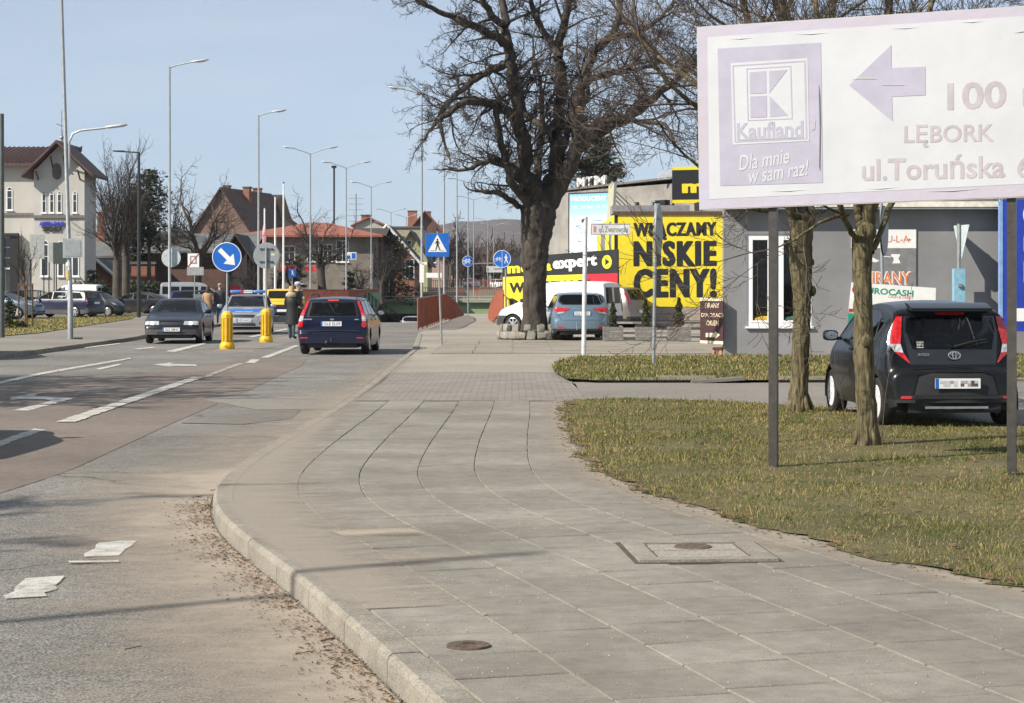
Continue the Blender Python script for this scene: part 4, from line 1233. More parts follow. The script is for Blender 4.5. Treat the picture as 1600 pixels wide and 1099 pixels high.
def sidewins(x0, x1, x2, x3, zb, zt, zt2=None, split=None, xt0=None, xt1=None):
    """front window, rear window(s): x0 front base, xt0 front top, x3 rear base, xt1 rear top"""
    zt2 = zt2 or zt
    g = .03
    out = [('side', [(x0, zb), (xt0, zt), (x1 + g, zt), (x1 + g, zb)], mGlass, -.006, 'side_window'),
           ('side', [(x1 - g, zb), (x1 - g, zt), (x2 + g, zt2), (x2 + g, zb)], mGlass, -.006, 'side_window')]
    if x3 is not None: out.append(('side', [(x2 - g, zb + .01), (x2 - g, zt2), (xt1, zt2 - .02), (x3, zb + .04)], mGlassDark, -.006, 'side_window'))
    e = x3 if x3 is not None else x2; et = xt1 if xt1 is not None else x2
    out.append(('side', [(x0 + .07, zb - .02), (xt0, zt + .025), (et - .03, zt2 + .015), (e - .06, zb)], mTrim, -.001, 'window_trim'))
    out += [('side', seam(x0 + .02, .35, x0 + .05, zb - .03), mSeam, -.004, 'door_seam'), ('side', seam(x1, .3, x1, zb - .03), mSeam, -.004, 'door_seam'), ('side', seam(x2, zb - .03, x2 - .08, .5), mSeam, -.004, 'door_seam')]
    return out

# ---- grey-blue estate behind the signs
mI40 = paint('steel_blue_paint', (.16, .24, .31), rough=.25, metal=.5)
i40 = dict(L=4.77, W=1.83, H=1.47, r=.33, axles=(-1.42, 1.35), rim='alloy5', sec=SEC, tail=(.5, .14), wr=.14, rr=.09,
    prof=[(-2.38, .28), (-2.375, .5), (-2.36, .62), (-2.32, .72), (-2.28, 1.03), (-2.22, 1.08), (-2.02, 1.36), (-2.0, 1.40), (-1.9, 1.43), (-1.2, 1.47), (-.2, 1.47), (.4, 1.4), (1.25, 1.0), (1.4, .95), (2.0, .84), (2.25, .7), (2.38, .5), (2.38, .28)],
    cuts=[('rear', [(-.52, 1.10), (.52, 1.10), (.66, 1.2), (.62, 1.34), (.5, 1.375), (-.5, 1.375), (-.62, 1.34), (-.66, 1.2)], mGlass, -.006, 'rear_window'),
          ('rear', [(-.58, 1.08), (.58, 1.08), (.71, 1.18), (.66, 1.36), (.5, 1.395), (-.5, 1.395), (-.66, 1.36), (-.71, 1.18)], mTrim, 0, 'window_trim'),
          ('rear2', [(.34, .97), (.84, 1.02), (.85, .93), (.72, .86), (.5, .88)], mRed, .014, 'tail_light'),
          ('rear2', [(.5, .878), (.7, .86), (.8, .80), (.55, .83)], mClear, .01, 'reversing_light'),
          ('rear2', [(.5, .37), (.75, .38), (.72, .43), (.52, .42)], mRed, .004, 'reflector'),
          ('rear', [(-.55, .955), (.33, .955), (.33, .97), (-.33, .97)], mChrome, .006, 'chrome_strip'),
          ('rear', seam(-.62, .62, .62, .62, .012), mSeam, -.004, 'tailgate_seam'), ('rear2', seam(.62, .62, .7, .8, .012), mSeam, -.004, 'tailgate_seam'),
          ('front', [(-.65, 1.03), (.65, 1.03), (.54, 1.38), (-.54, 1.38)], mGlass, -.005, 'windscreen'),
    ] + sidewins(1.05, .05, -.9, -1.8, .98, 1.36, xt0=.4, xt1=-1.55), clad=.22, cladf=.36, belt=.85, seats=(-.75, .15), dash=.85, mirror=(.85, 1.03), handles=(.2, -.75), hz=.88, plates=[('rear', .82, 0, 'GLE 1W922')])
c1 = car('estate_car', 'light steel blue estate car parked nose in beside the stone ringed tree', 'car', i40, mI40, (wx(899.5, 58.2) + .1, 60.6, 0), radians(92))
m_ = MB(); m_.tube([(-1.75, 0, 1.44), (-1.8, 0, 1.85)], .006, 5); m_.build('aerial', mBlack, c1)
m_ = MB(); m_.tube([(-2.3, .15, .33), (-2.46, .15, .33), (-2.47, .15, .55)], .018, 6); m_.build('tow_bar', mSteel, c1)
m_ = MB(); m_.lathe([(0, 0), (.05, 0), (.05, -.015), (0, -.015)], 16, 'x', (-2.305, 0, 1.01)); m_.build('badge', mChrome, c1)

# ---- white small van across the yard
mWhiteCar = paint('white_car_paint', (.78, .78, .77), rough=.3, metal=0)
secV = [(.15, .94), (.3, .97), (.5, 1.0), (1.0, .99), (1.15, .965), (1.8, .86)]
van = dict(L=4.38, W=1.81, H=1.84, r=.32, axles=(-1.35, 1.37), rim='alloy7', sec=secV, zb=.22, nose=(.8, .2), tail=(.1, .03), wf=.2, wr=.02, rr=.12,
    prof=[(-2.19, .3), (-2.185, .55), (-2.17, .6), (-2.13, 1.2), (-2.08, 1.72), (-2.02, 1.81), (-1.5, 1.84), (-.2, 1.84), (.3, 1.79), (.75, 1.5), (1.25, 1.12), (1.45, 1.04), (1.9, .92), (2.08, .75), (2.17, .55), (2.19, .3)],
    cuts=[('front', [(-.68, 1.17), (.68, 1.17), (.58, 1.7), (-.58, 1.7)], mGlass, -.005, 'windscreen'),
          ('side', [(1.12, 1.16), (.55, 1.58), (.2, 1.64), (.12, 1.10)], mGlass, -.006, 'side_window'),
          ('side', [(1.24, 1.12), (.5, 1.65), (.12, 1.68), (.06, 1.06)], mTrim, -.001, 'window_trim'),
          ('side', seam(.06, .3, .06, 1.06), mSeam, -.004, 'door_seam'), ('side', seam(1.05, .35, 1.15, 1.08), mSeam, -.004, 'door_seam'), ('side', seam(-1.0, .35, -.95, 1.65), mSeam, -.004, 'door_seam'),
          ('rear', [(.08, 1.05), (.7, 1.05), (.66, 1.62), (.08, 1.62)], mGlassDark, -.006, 'rear_window'), ('rear', [(-.08, 1.05), (-.7, 1.05), (-.66, 1.62), (-.08, 1.62)], mGlassDark, -.006, 'rear_window'),
          ('rear', seam(0, .5, 0, 1.78, .015), mSeam, -.004, 'door_seam'),
          ('rear2', [(.78, .75), (.88, .75), (.86, 1.2), (.77, 1.2)], mRed, .01, 'tail_light'),
          ('front2', [(.5, .78), (.82, .82), (.8, 1.02), (.62, .98)], mClear, .008, 'headlight'),
    ], clad=.32, cladf=.62, belt=1.02, seats=(.0, .25), dash=1.05, mirror=(.95, 1.15), mirrormat=mPlastic, handles=(.2,), hz=.98)
mGreyPl = M('grey_bumper', (.045, .047, .05), rough=.6)
vn = car('delivery_van', 'white delivery van with grey bumper standing behind the big tree', 'van', van, mWhiteCar, (wx(872, 68), 68.4, 0), radians(156), lowmat=mGreyPl)

# ---- pinkish grey off-roader behind the van
mRav = paint('warm_grey_paint', (.22, .19, .175), rough=.3, metal=.4)
secS = [(.2, .94), (.4, .98), (.6, 1.0), (.95, .99), (1.08, .955), (1.12, .94), (1.7, .77)]
suv = dict(L=4.45, W=1.82, H=1.69, r=.36, axles=(-1.25, 1.35), rim='alloy5', sec=secS, zb=.3, rr=.1,
    prof=[(-2.22, .38), (-2.215, .6), (-2.19, .78), (-2.14, .85), (-2.1, 1.15), (-1.85, 1.58), (-1.78, 1.62), (-1.2, 1.68), (-.2, 1.69), (.3, 1.62), (1.0, 1.18), (1.2, 1.1), (1.9, .98), (2.1, .85), (2.2, .65), (2.22, .38)],
    cuts=[('rear', [(-.62, 1.14), (.62, 1.14), (.55, 1.53), (-.55, 1.53)], mGlassDark, -.006, 'rear_window'), ('front', [(-.62, 1.2), (.62, 1.2), (.56, 1.58), (-.56, 1.58)], mGlass, -.005, 'windscreen'),
          ('rear2', [(.66, .95), (.84, .95), (.8, 1.4), (.68, 1.4)], mRed, .01, 'tail_light'), ('front2', [(.5, .85), (.8, .88), (.8, 1.02), (.55, .99)], mClear, .008, 'headlight'),
          ('front', [(-.42, .62), (.42, .62), (.45, .98), (-.45, .98)], mPlastic, -.01, 'grille')]
      + sidewins(.9, .05, -.85, -1.75, 1.15, 1.56, xt0=.3, xt1=-1.5), clad=.42, cladf=.5, belt=1.08, seats=(-.75, .15), dash=.8, mirror=(.75, 1.2), handles=(.2, -.7), hz=1.0, plates=[('rear', .7, 0, None)])
rv = car('off_road_car', 'pinkish grey off-road car half hidden behind the white van', 'car', suv, mRav, (wx(922, 75.5), 75, 0), radians(150), detail=1)

# ---- dark saloon approaching on the left
mXan = paint('dark_bluegrey_paint', (.006, .009, .02), rough=.28, metal=0, dust=.03)
xan = dict(L=4.44, W=1.76, H=1.39, r=.3, axles=(-1.4, 1.34), rim='steel', sec=[(.15, .93), (.3, .97), (.5, 1), (.7, .99), (.84, .97), (.88, .95), (1.4, .7)], zb=.19, nose=(.7, .12), wf=.12, rr=.07,
    prof=[(-2.22, .3), (-2.21, .6), (-2.16, .9), (-2.0, .97), (-1.4, 1.2), (-.8, 1.36), (-.2, 1.39), (.2, 1.34), (.95, .95), (1.1, .9), (1.9, .77), (2.1, .71), (2.14, .64), (2.16, .56), (2.2, .5), (2.22, .28)],
    cuts=[('front', [(-.62, .965), (.62, .965), (.5, 1.3), (-.5, 1.3)], mGlass, -.005, 'windscreen'), ('front', [(-.66, .945), (.66, .945), (.53, 1.325), (-.53, 1.325)], mTrim, 0, 'window_trim'),
          ('front2', [(.36, .575), (.8, .575), (.79, .685), (.38, .685)], mClear, .012, 'headlight'), ('front', [(-.34, .58), (.34, .58), (.34, .67), (-.34, .67)], mPlastic, -.008, 'grille'),
          ('front', [(-.42, .27), (.42, .27), (.42, .36), (-.42, .36)], mPlastic, -.008, 'air_intake'),
          ('rear', [(-.55, 1.0), (.55, 1.0), (.5, 1.3), (-.5, 1.3)], mGlassDark, -.005, 'rear_window'), ('rear2', [(.4, .7), (.82, .7), (.8, .9), (.4, .9)], mRed, .01, 'tail_light'),
      ] + sidewins(.85, -.1, -1.0, -1.6, .93, 1.27, xt0=.25, xt1=-1.1, zt2=1.2), clad=.3, cladf=.44, belt=.88, seats=(-.8, .0), dash=.6, mirror=(.65, .97), handles=(.0, -.85), hz=.8, plates=[('front', .44, 0, 'GLE 28HC')])
xn = car('hatchback_car', 'dark blue-grey saloon driving towards the camera with headlamps on, left of the yellow bollards', 'car', xan, mXan, (wx(267, 58.6), 60.2, road_z(60)), radians(-87), lowmat=M('faded_plastic', (.05, .05, .052), rough=.6))

def lit_lamps(t, x, y, z, r=.07):
    for s in (-1, 1):
        m = MB(); m.lathe([(0, .0), (r, 0), (r, -.01)], 14, 'x', (x, s * y, z)); m.build('lit_headlamp', M('headlamp_glow', (1, .93, .75), emit=1.2), t)
lit_lamps(xn, 2.16, .58, .63, .05)

# ---- police car
mSilver = paint('silver_paint', (.42, .43, .44), rough=.28, metal=.6)
kia = dict(L=4.5, W=1.78, H=1.47, r=.31, axles=(-1.35, 1.3), rim='alloy5', sec=SEC, nose=(.7, .17), wf=.18, rr=.08,
    prof=[(-2.25, .3), (-2.24, .62), (-2.18, .95), (-2.0, 1.36), (-1.9, 1.42), (-1.0, 1.46), (-.2, 1.47), (.3, 1.4), (1.15, 1.0), (1.3, .96), (1.85, .85), (2.05, .76), (2.15, .66), (2.22, .5), (2.25, .28)],
    cuts=[('front', [(-.64, 1.03), (.64, 1.03), (.54, 1.37), (-.54, 1.37)], mGlass, -.005, 'windscreen'), ('front', [(-.68, 1.005), (.68, 1.005), (.57, 1.39), (-.57, 1.39)], mTrim, 0, 'window_trim'),
          ('front2', [(.42, .64), (.78, .74), (.82, .9), (.7, .85), (.46, .74)], mClear, .012, 'headlight'), ('front', [(-.36, .62), (.36, .62), (.4, .68), (.36, .73), (-.36, .73), (-.4, .68)], mPlastic, -.005, 'grille'),
          ('front', [(-.45, .32), (.45, .32), (.4, .42), (-.4, .42)], mPlastic, -.01, 'air_intake'), ('front2', [(.55, .36), (.76, .38), (.74, .48), (.56, .46)], mPlastic, -.005, 'fog_lamp'),
          ('front', [(-.5, .815), (.5, .815), (.6, .92), (-.6, .92)], mBlue, .003, 'bonnet_stripe'),
          ('side', [(-2.1, .68), (2.0, .68), (1.9, .84), (-2.1, .84)], mBlue, .003, 'side_stripe'),
      ] + sidewins(1.0, .05, -.85, -1.75, .98, 1.36, xt0=.35, xt1=-1.5), belt=.92, seats=(-.75, .1), dash=.8, mirror=(.8, 1.03), handles=(), hz=.87, plates=[('front', .53, 0, 'HPG A412')])
po = car('police_car', 'silver police car with blue bonnet stripe and roof light bar, behind the yellow bollards', 'police car', kia, mSilver, (wx(378, 70), 71.6, road_z(70)), radians(-86))
m_ = MB(); m_.blob(-.05, .42, 1.56, .3, .5, .11, .4, 12, 6); m_.blob(-.05, -.42, 1.56, .3, .5, .11, .4, 12, 6); m_.build('light_bar', M('blue_lens', (.08, .2, .5), rough=.2, coat=1), po, smooth='all')
m_ = MB(); m_.box(-.05, 0, 1.56, .3, .34, .11); lb = m_.build('light_bar_sign', mWhite, po); text('POLICJA', .09, mBlue, lb, (.102, 0, 1.56), (pi / 2, 0, pi / 2), width=.3, height=.07)
m_ = MB(); m_.box(-.05, -.21, 1.56, .31, .1, .112); m_.build('red_lens', mRed, po)
text('POLICJA', .12, mWhite, po, (1.93, 0, .835), (radians(15), 0, pi / 2), width=.62, height=.1)

# ---- yellow off-roader
mYelCar = paint('yellow_car_paint', (.72, .45, .02), rough=.35, metal=0)
jeep = dict(L=4.3, W=1.8, H=1.66, r=.37, axles=(-1.25, 1.35), rim='steel', sec=[(.2, .98), (.5, 1), (1.1, .99), (1.14, .95), (1.7, .86)], zb=.4, nose=(.2, .05), tail=(.1, .03), wf=.05, wr=.02, rr=.05,
    prof=[(-2.15, .45), (-2.14, 1.1), (-2.1, 1.6), (-2.0, 1.65), (-.2, 1.66), (.45, 1.63), (.85, 1.15), (.95, 1.1), (1.9, 1.04), (2.05, 1.0), (2.1, .9), (2.14, .6), (2.15, .42)],
    cuts=[('front', [(-.7, 1.18), (.7, 1.18), (.66, 1.56), (-.66, 1.56)], mGlassDark, -.005, 'windscreen'), ('front', [(-.85, .5), (.85, .5), (.85, .9), (-.85, .9)], mPlastic, .0, 'grille')]
      + sidewins(.72, .0, -.9, -1.9, 1.16, 1.55, xt0=.45, xt1=-1.9), clad=.6, cladf=.88, belt=1.05, seats=(-.7, .1), dash=.6, mirror=(.6, 1.2), handles=(), plates=[('front', .62, .1, None)])
jp = car('off_road_car', 'boxy yellow off-road car with black grille behind the police car', 'car', jeep, mYelCar, (wx(437, 92), 93.5, road_z(90)), radians(-88), detail=1)
lit_lamps(jp, 2.18, .6, .8, .09)
m_ = MB()
for k in range(9): m_.box(2.16, -.4 + k * .1, .82, .02, .035, .16)
m_.build('grille_bars', mDarkMetal, jp)

# ---- parked cars on the left lot
LOT = 'cars parked on the left lot'
mNavy2 = paint('marine_paint', (.008, .013, .045), rough=.3)
mBlk2 = paint('black_car_paint', (.01, .01, .013), rough=.25)
mGry2 = paint('graphite_paint', (.04, .042, .048), rough=.3, metal=.5)
mBlg2 = paint('blue_grey_paint', (.1, .15, .21), rough=.3, metal=.5)
wag = dict(mond); wag['plates'] = [('rear', .79, 0, None)]; wag['clad'] = .42; wag['cladf'] = .5
car('estate_car', 'navy blue estate car with roof rails parked behind the left lamp post', 'car', wag, mNavy2, (wx(98, 105), 104.5, 0), radians(158), LOT, detail=1, lowmat=M('grey_bumper2', (.09, .09, .095), rough=.6))
sed = dict(xan); sed['plates'] = []; sed['cuts'] = [c for c in xan['cuts']]
car('hatchback_car', 'black car parked between the navy estate and the grey minibus', 'car', sed, mBlk2, (wx(212, 114), 114, 0), radians(172), LOT, detail=1)
hat = dict(aygo); hat['cuts'] = [c for c in aygo['cuts'] if c[4] not in ('tailgate_panel',)]; hat['plates'] = []; hat['rim'] = 'steel'
car('hatchback_car', 'graphite grey hatchback parked nose forward beside the navy estate', 'car', hat, mGry2, (wx(150, 109), 108.5, 0), radians(-14), LOT, detail=1)
kia2 = dict(kia); kia2['plates'] = []; kia2['cuts'] = [c for c in kia['cuts'] if 'stripe' not in c[4]]
car('hatchback_car', 'blue-grey car cut by the left edge of the view behind a small conifer', 'car', kia2, mBlg2, (wx(2, 99), 99, 0), radians(-12), LOT, detail=1)
car('hatchback_car', 'dark blue car parked beyond the two people walking away', 'car', kia2, mNavy2, (wx(322, 112), 112, 0), radians(15), LOT, detail=1)
car('estate_car', 'dark car parked in front of the white shop building', 'car', wag, mBlk2, (wx(62, 124), 124, 0), radians(8), LOT, detail=1)
bus = dict(van); bus.update(L=4.9, H=1.95, W=1.9, plates=[])
bus['prof'] = [(x * 1.118, z * 1.07) for x, z in van['prof']]; bus['axles'] = (-1.55, 1.6); bus['clad'] = .3; bus['cladf'] = .5
bus['cuts'] = [('front', [(-.68, 1.27), (.68, 1.27), (.58, 1.8), (-.58, 1.8)], mGlass, -.005, 'windscreen'), ('side', [(1.15, 1.22), (.6, 1.66), (.2, 1.7), (.1, 1.2)], mGlassDark, -.006, 'side_window'),
   ('side', [(-.0, 1.2), (-.0, 1.68), (-1.05, 1.68), (-1.05, 1.2)], mGlassDark, -.006, 'side_window'), ('side', [(-1.15, 1.2), (-1.15, 1.68), (-2.2, 1.68), (-2.2, 1.2)], mGlassDark, -.006, 'side_window'), ('rear2', [(.78, .8), (.9, .8), (.88, 1.3), (.78, 1.3)], mRed, .01, 'tail_light')]
car('minibus', 'light grey minibus parked on the left lot behind the people walking', 'minibus', bus, paint('light_grey_paint', (.33, .34, .35), rough=.35), (wx(310, 121), 121, 0), radians(8), detail=1)
car('delivery_van', 'white van parked before the shop wall beside the navy estate', 'van', van, mWhiteCar, (wx(112, 128), 128, 0), radians(170), LOT, detail=1)
# ---- in the underpass
silv = dict(i40); silv['plates'] = [('rear', .82, 0, None)]
car('estate_car', 'silver estate car disappearing into the underpass', 'car', silv, mSilver, (wx(646, 149), 149, road_z(149) + .02), radians(90), detail=1)
# ---- on the far embankment road
for px, pyc, Yc, mt, lb in ((630, 443, 262, mBlg2, 'small pale car beyond the bridge railing left of the crossing sign'), (737, 441, 280, mSilver, 'silver car far beyond the bridge, under the cycle sign'), (779, 440, 300, mWhiteCar, 'white van shaped car far beyond the bridge by the yellow banner')):
    car('distant_car', lb, 'car', kia2, mt, (wx(px, Yc), Yc, 1.5), radians(-75), detail=0)
# ---- just outside the left edge; their shadows and one corner are in the photograph
car('hatchback_car', 'car passing just outside the left edge, its shadow on the road', 'car', kia2, mSilver, (-6.98, 19.6, road_z(20)), radians(88), detail=0)
car('hatchback_car', 'black car at the left edge of the road, only its corner in view', 'car', kia2, mBlk2, (-13.75, 46.4, -.02), radians(90), detail=0)
# ================================================================ SIGNS, POLES, BUILDINGS
class Board:
    """a vertical plane over the ground line A (left) - B (right), surveyed in photo pixels"""
    def __init__(s, name, label, cat, A, B, group=None):
        s.A = Vector((A[0], A[1])); s.B = Vector((B[0], B[1])); d = s.B - s.A; s.u = d.normalized()
        s.rz = atan2(s.u.y, s.u.x)
        s.root = thing(name, label, cat, (A[0], A[1], 0), s.rz, group) if name else None
    def t(s, px):
        k = (px - 800) / F
        return (k * s.A.y - s.A.x) / (s.u.x - k * s.u.y)
    def p(s, px, py):
        t = s.t(px); Y = s.A.y + s.u.y * t
        return (t, wz(py, Y))
    def poly(s, name, pts, mat, off, th=.002, parent=None, raw=False):
        P = pts if raw else [s.p(*q) for q in pts]
        m = MB(); m.prism(P, -off - th, -off); return m.build(name, mat, parent or s.root)
    def text(s, body, x0, y0, x1, y1, mat, off, bold=0, parent=None, italic=0, name='lettering', slope=None, th=.001, spacing=1.0, heavy=0.0):
        """(x0,y0) left end centre row, (x1,y1) right end centre row are given with height in pixels through slope=(h)"""
        a = s.p(x0, y0); b = s.p(x1, y1)
        c = ((a[0] + b[0]) / 2, (a[1] + b[1]) / 2); w = math.hypot(b[0] - a[0], b[1] - a[1]); ang = atan2(b[1] - a[1], b[0] - a[0])
        Y = s.A.y + s.u.y * c[0]
        return text(body, .5, mat, parent or s.root, (c[0], -off - th, c[1]), (pi / 2, -ang, 0), bold=bold, ext=th * .5, width=w, height=slope / F * Y, shear=italic, name=name, spacing=spacing, heavy=heavy)

# ---- the faded hoarding in front of the trees
mPaper = M('faded_paper_white', (.475, .49, .515), rough=.65, var=.04, scale=1.6, bump=.15, bscale=6, detail=10)
mLav = M('faded_lavender', (.36, .348, .43), rough=.65, var=.05, scale=4, bump=.12, bscale=7)
mPink = M('faded_pink', (.385, .35, .37), rough=.65, var=.07, scale=4)
mLavBorder = M('border_lavender', (.40, .39, .48), rough=.65, col2=(.40, .355, .40), scale=.9, bump=.3, bscale=8)
mBackBoard = M('board_back', (.45, .43, .40), rough=.8)
hb = Board('hoarding', 'large faded white and lavender roadside hoarding with arrow, on two dark posts in the grass', 'billboard', G(1207, 732), G(1580, 745))
zL = hb.p(1090, 43)
ext_t = 3.25
def hp(t, z): return (t, z)
tl, tr_ = hb.p(1090, 43), hb.p(1600, 10); bl, br_ = hb.p(1094, 329), hb.p(1600, 309)
def ext(a, b, t): return (t, a[1] + (b[1] - a[1]) * (t - a[0]) / (b[0] - a[0]))
tr2 = ext(tl, tr_, ext_t); br2 = ext(bl, br_, ext_t)
hb.poly('backboard', [bl, br2, tr2, tl], mBackBoard, -.0, .03, raw=True)
hb.poly('poster', [(bl[0] + .006, bl[1] + .008), (br2[0] - .006, br2[1] + .008), (tr2[0] - .006, tr2[1] - .008), (tl[0] + .006, tl[1] - .008)], mLavBorder, .031, .002, raw=True)
i0, i1, i2 = hb.p(1107, 59), hb.p(1600, 26), hb.p(1110, 312); i3 = hb.p(1600, 288)
hb.poly('poster_field', [i2, ext(i2, i3, ext_t - .12), ext(i0, i1, ext_t - .12), i0], mPaper, .0335, .0015, raw=True)
hb.poly('logo_field', [(1123, 77), (1284, 67.5), (1287, 286), (1127, 291)], mLav, .036)
def ring(outer, inner, name, mat, off):
    m = MB(); o = [hb.p(*q) for q in outer]; i = [hb.p(*q) for q in inner]
    n = 4
    for k in range(n):
        j = (k + 1) % n; m.prism([o[k], o[j], i[j], i[k]], -off - .0012, -off)
    return m.build(name, mat, hb.root)
hb.poly('logo_panel', [(1143.5, 100), (1263.5, 92), (1266, 221), (1147, 227)], mPaper, .0385)
ring([(1146, 103), (1260.5, 95.5), (1263, 218), (1149.5, 223.5)], [(1148, 105), (1258, 97.5), (1260.5, 216.5), (1151.5, 221.5)], 'logo_line', mLav, .041)
ring([(1168, 108), (1238, 104), (1240, 187), (1170, 190)], [(1169.5, 109.5), (1236.5, 105.5), (1238.5, 185.5), (1171.5, 188.5)], 'logo_line', mLav, .041)
for q in ([(1173, 114), (1198.5, 112), (1199, 146.5), (1174, 147.5)], [(1174, 151.5), (1199.5, 150.5), (1200, 184), (1174.5, 185)], [(1203.5, 112), (1232, 110), (1204, 146)], [(1204.5, 151), (1233, 181), (1205, 183.5)]):
    hb.poly('logo_mark', q, mLav, .041)
hb.text('Kaufland', 1153, 206, 1257, 202, mLav, .041, bold=.012, slope=26)
hb.poly('logo_line', [(1154, 218.5), (1257, 214), (1257, 216), (1154, 220.5)], mLav, .041)
hb.text('Dla mnie', 1155, 256, 1235, 244, mPaper, .0395, bold=.004, italic=.35, slope=24)
hb.text('w sam raz!', 1172, 276, 1266, 262, mPaper, .0395, bold=.004, italic=.35, slope=24)
hb.poly('printed_arrow', [(1328, 134), (1394, 71), (1394, 107), (1447, 105), (1447, 149.5), (1395, 152), (1396, 190)], mLav, .036)
hb.text('100', 1481, 152, 1573, 148, mPink, .036, bold=.012, slope=43)
a_ = hb.p(1597, 152)
text('m', .5, mPink, hb.root, (a_[0] + .14, -.038, a_[1] - .0), (pi / 2, -radians(1.2), 0), bold=.012, ext=.0005, width=.26, height=.15)
hb.text('LĘBORK', 1414, 214, 1554, 211, mPink, .036, bold=.008, slope=36)
hb.text('ul.Toruńska', 1348, 265, 1571, 259, mPink, .036, bold=.01, slope=38)
a_ = hb.p(1587, 262); text('6', .5, mPink, hb.root, (a_[0] + .07, -.038, a_[1] + .0), (pi / 2, -radians(1.2), 0), bold=.012, ext=.0005, width=.11, height=.175)
# torn and lifted paper
mTear = M('paper_tear', (.12, .12, .13), rough=.9)
hb.poly('paper_tear', [(1281, 133), (1283, 150), (1284.3, 195), (1283, 268), (1281.5, 262), (1282.3, 200), (1281, 150)], mTear, .0395)
for q in ([(1332, 125), (1350, 122.5), (1372, 125), (1350, 124.2)], [(1378, 134), (1400, 133), (1415, 134), (1400, 134.6)], [(1270, 205), (1274, 200), (1276, 188), (1274.5, 202)], [(1585, 52), (1597, 50), (1612, 47), (1597, 51.2)]):
    hb.poly('paper_tear', q, M('paper_crease', (.5, .46, .42), rough=.9), .040)
for (x, y, w) in ((1140, 62, 40), (1240, 55, 60), (1390, 46, 50), (1500, 36, 40), (1200, 300, 70), (1450, 300, 80), (1350, 296, 60)):
    a, b = hb.p(x, y), hb.p(x + w, y - w * .05)
    m = MB(); m.tube([(a[0], -.034, a[1]), ((a[0] + b[0]) / 2, -.039, (a[1] + b[1]) / 2 - .004), (b[0], -.034, b[1])], [.001, .0035, .001], 5)
    m.build('paper_crease', mPaper, hb.root)
t2 = (hb.B - hb.A).length
for k, t_ in enumerate((0, t2)):
    m = MB(); m.bbox(t_ - .037, t_ + .037, .005, .075, -.1, tl[1] - .15 if k == 0 else tl[1]); m.build('post', mBrownMetal, hb.root)
m = MB()
for z in (2.5, 3.1, 3.7): m.bbox(tl[0] + .05, ext_t - .05, .002, .04, z - .02, z + .02)
m.build('rail', mBrownMetal, hb.root)
m = MB(); m.bbox(ext_t - .3, ext_t - .23, .045, .11, -.1, 3.9); m.build('post', mBrownMetal, hb.root)

# ---- poles
def pole(px, py_base, py_top, r, name, label, cat, mat=mSteel, Y=None, px_top=None, group=None, zb=0.0, n=10):
    Y = Y or gy(py_base, zb)
    x = wx(px, Y); zt = wz(py_top, Y); dx = wx(px_top, Y) - x if px_top is not None else 0
    t = thing(name, label, cat, (x, Y, zb), 0, group)
    m = MB(); m.tube([(0, 0, -.1), (0, 0, .02), (dx, 0, zt - zb)], [r, r, r * .95], n); m.build('post', mat, t, smooth=True)
    return t, Y, dx
def sq_sign(t, c, w, h, mat, rz=0, frame=True, th=.004, name='sign_panel', back=None):
    m = MB(); m.box(0, 0, 0, w, th, h); o = m.build(name, mat, t, loc=c, rot=(0, 0, rz))
    b = MB(); b.box(0, th / 2 + .003, 0, w + .012, .004, h + .012); b.build('sign_back', back or mSteel, o)
    return o

# street name sign
t, Y, dx = pole(912, 558, 339, .055, 'street_sign', 'white street name sign reading ul. Zwarowska on a white post at the grass strip tip', 'street sign', mat=M('pale_post', (.6, .61, .62), rough=.5), px_top=915)
zc = wz(358.5, Y); x0 = wx(923, Y) - wx(912, Y); x1 = wx(984, Y) - wx(912, Y)
sp = sq_sign(t, ((x0 + x1) / 2, -.06, zc), x1 - x0, .26, M('sign_greywhite', (.62, .62, .62), rough=.5), rz=radians(-4))
m = MB()
for s in (-1, 1): m.box(0, -.006, s * .12, x1 - x0, .008, .02); m.box(s * (x1 - x0) / 2, -.006, 0, .02, .008, .24)
m.build('sign_frame', M('sign_frame_grey', (.45, .44, .43)), sp)
text('ul. Zwarowska', .16, M('faded_letter', (.28, .28, .28)), sp, (.07, -.006, 0), width=(x1 - x0) * .74, height=.14)
m = MB(); m.box(-(x1 - x0) / 2 + .09, -.004, 0, .07, .003, .14); m.build('town_crest', M('crest_red', (.45, .22, .22)), sp)
m = MB(); m.tube([(0, 0, wz(345, Y)), (-.0, -.03, wz(346, Y))], .06, 8); m.build('bracket', mSteel, t)

# edge-on round signs
def edge_sign(px, base, top, cy, d, Y, u, label, face_left=True, px_top=None, mat=mSteel, pm=mSteel):
    x = wx(px, Y); t = thing('traffic_sign', label, 'traffic sign', (x, Y, 0), 0)
    dx = wx(px_top or px, Y) - x
    m = MB(); m.tube([(0, 0, -.05), (dx, 0, wz(top, Y))], .035, 10); m.build('post', pm, t, smooth=True)
    rz = atan2(u[1], u[0]); m = MB()
    m.disc((0, 0, 0), d / 2, 36, 'y', .03); o = m.build('sign_panel', mat, t, loc=(dx + .05, -.05, wz(cy, Y)), rot=(0, 0, rz), smooth=True)
    f = MB(); f.disc((0, -.018, 0), d / 2 - .01, 36, 'y', .004); f.build('sign_face', pm if pm is mGreyPaint else mSteel, o)
    for z in (-.2, .2):
        b = MB(); b.box(0, .03, z, .5, .03, .04); b.build('bracket', mSteel, o)
edge_sign(1021, 575, 318, 358, 1.02, 38.4, (-.22, -1), 'round sign seen edge-on on a grey pole in front of the yellow poster', px_top=1025)
edge_sign(1380, 560, 318, 361, 1.1, 42, (.33, .95), 'dark round sign seen edge-on above the green and white board', px_top=1377, mat=mBlack, pm=mGreyPaint)  # side turned from the sun: its shade is painted in as black

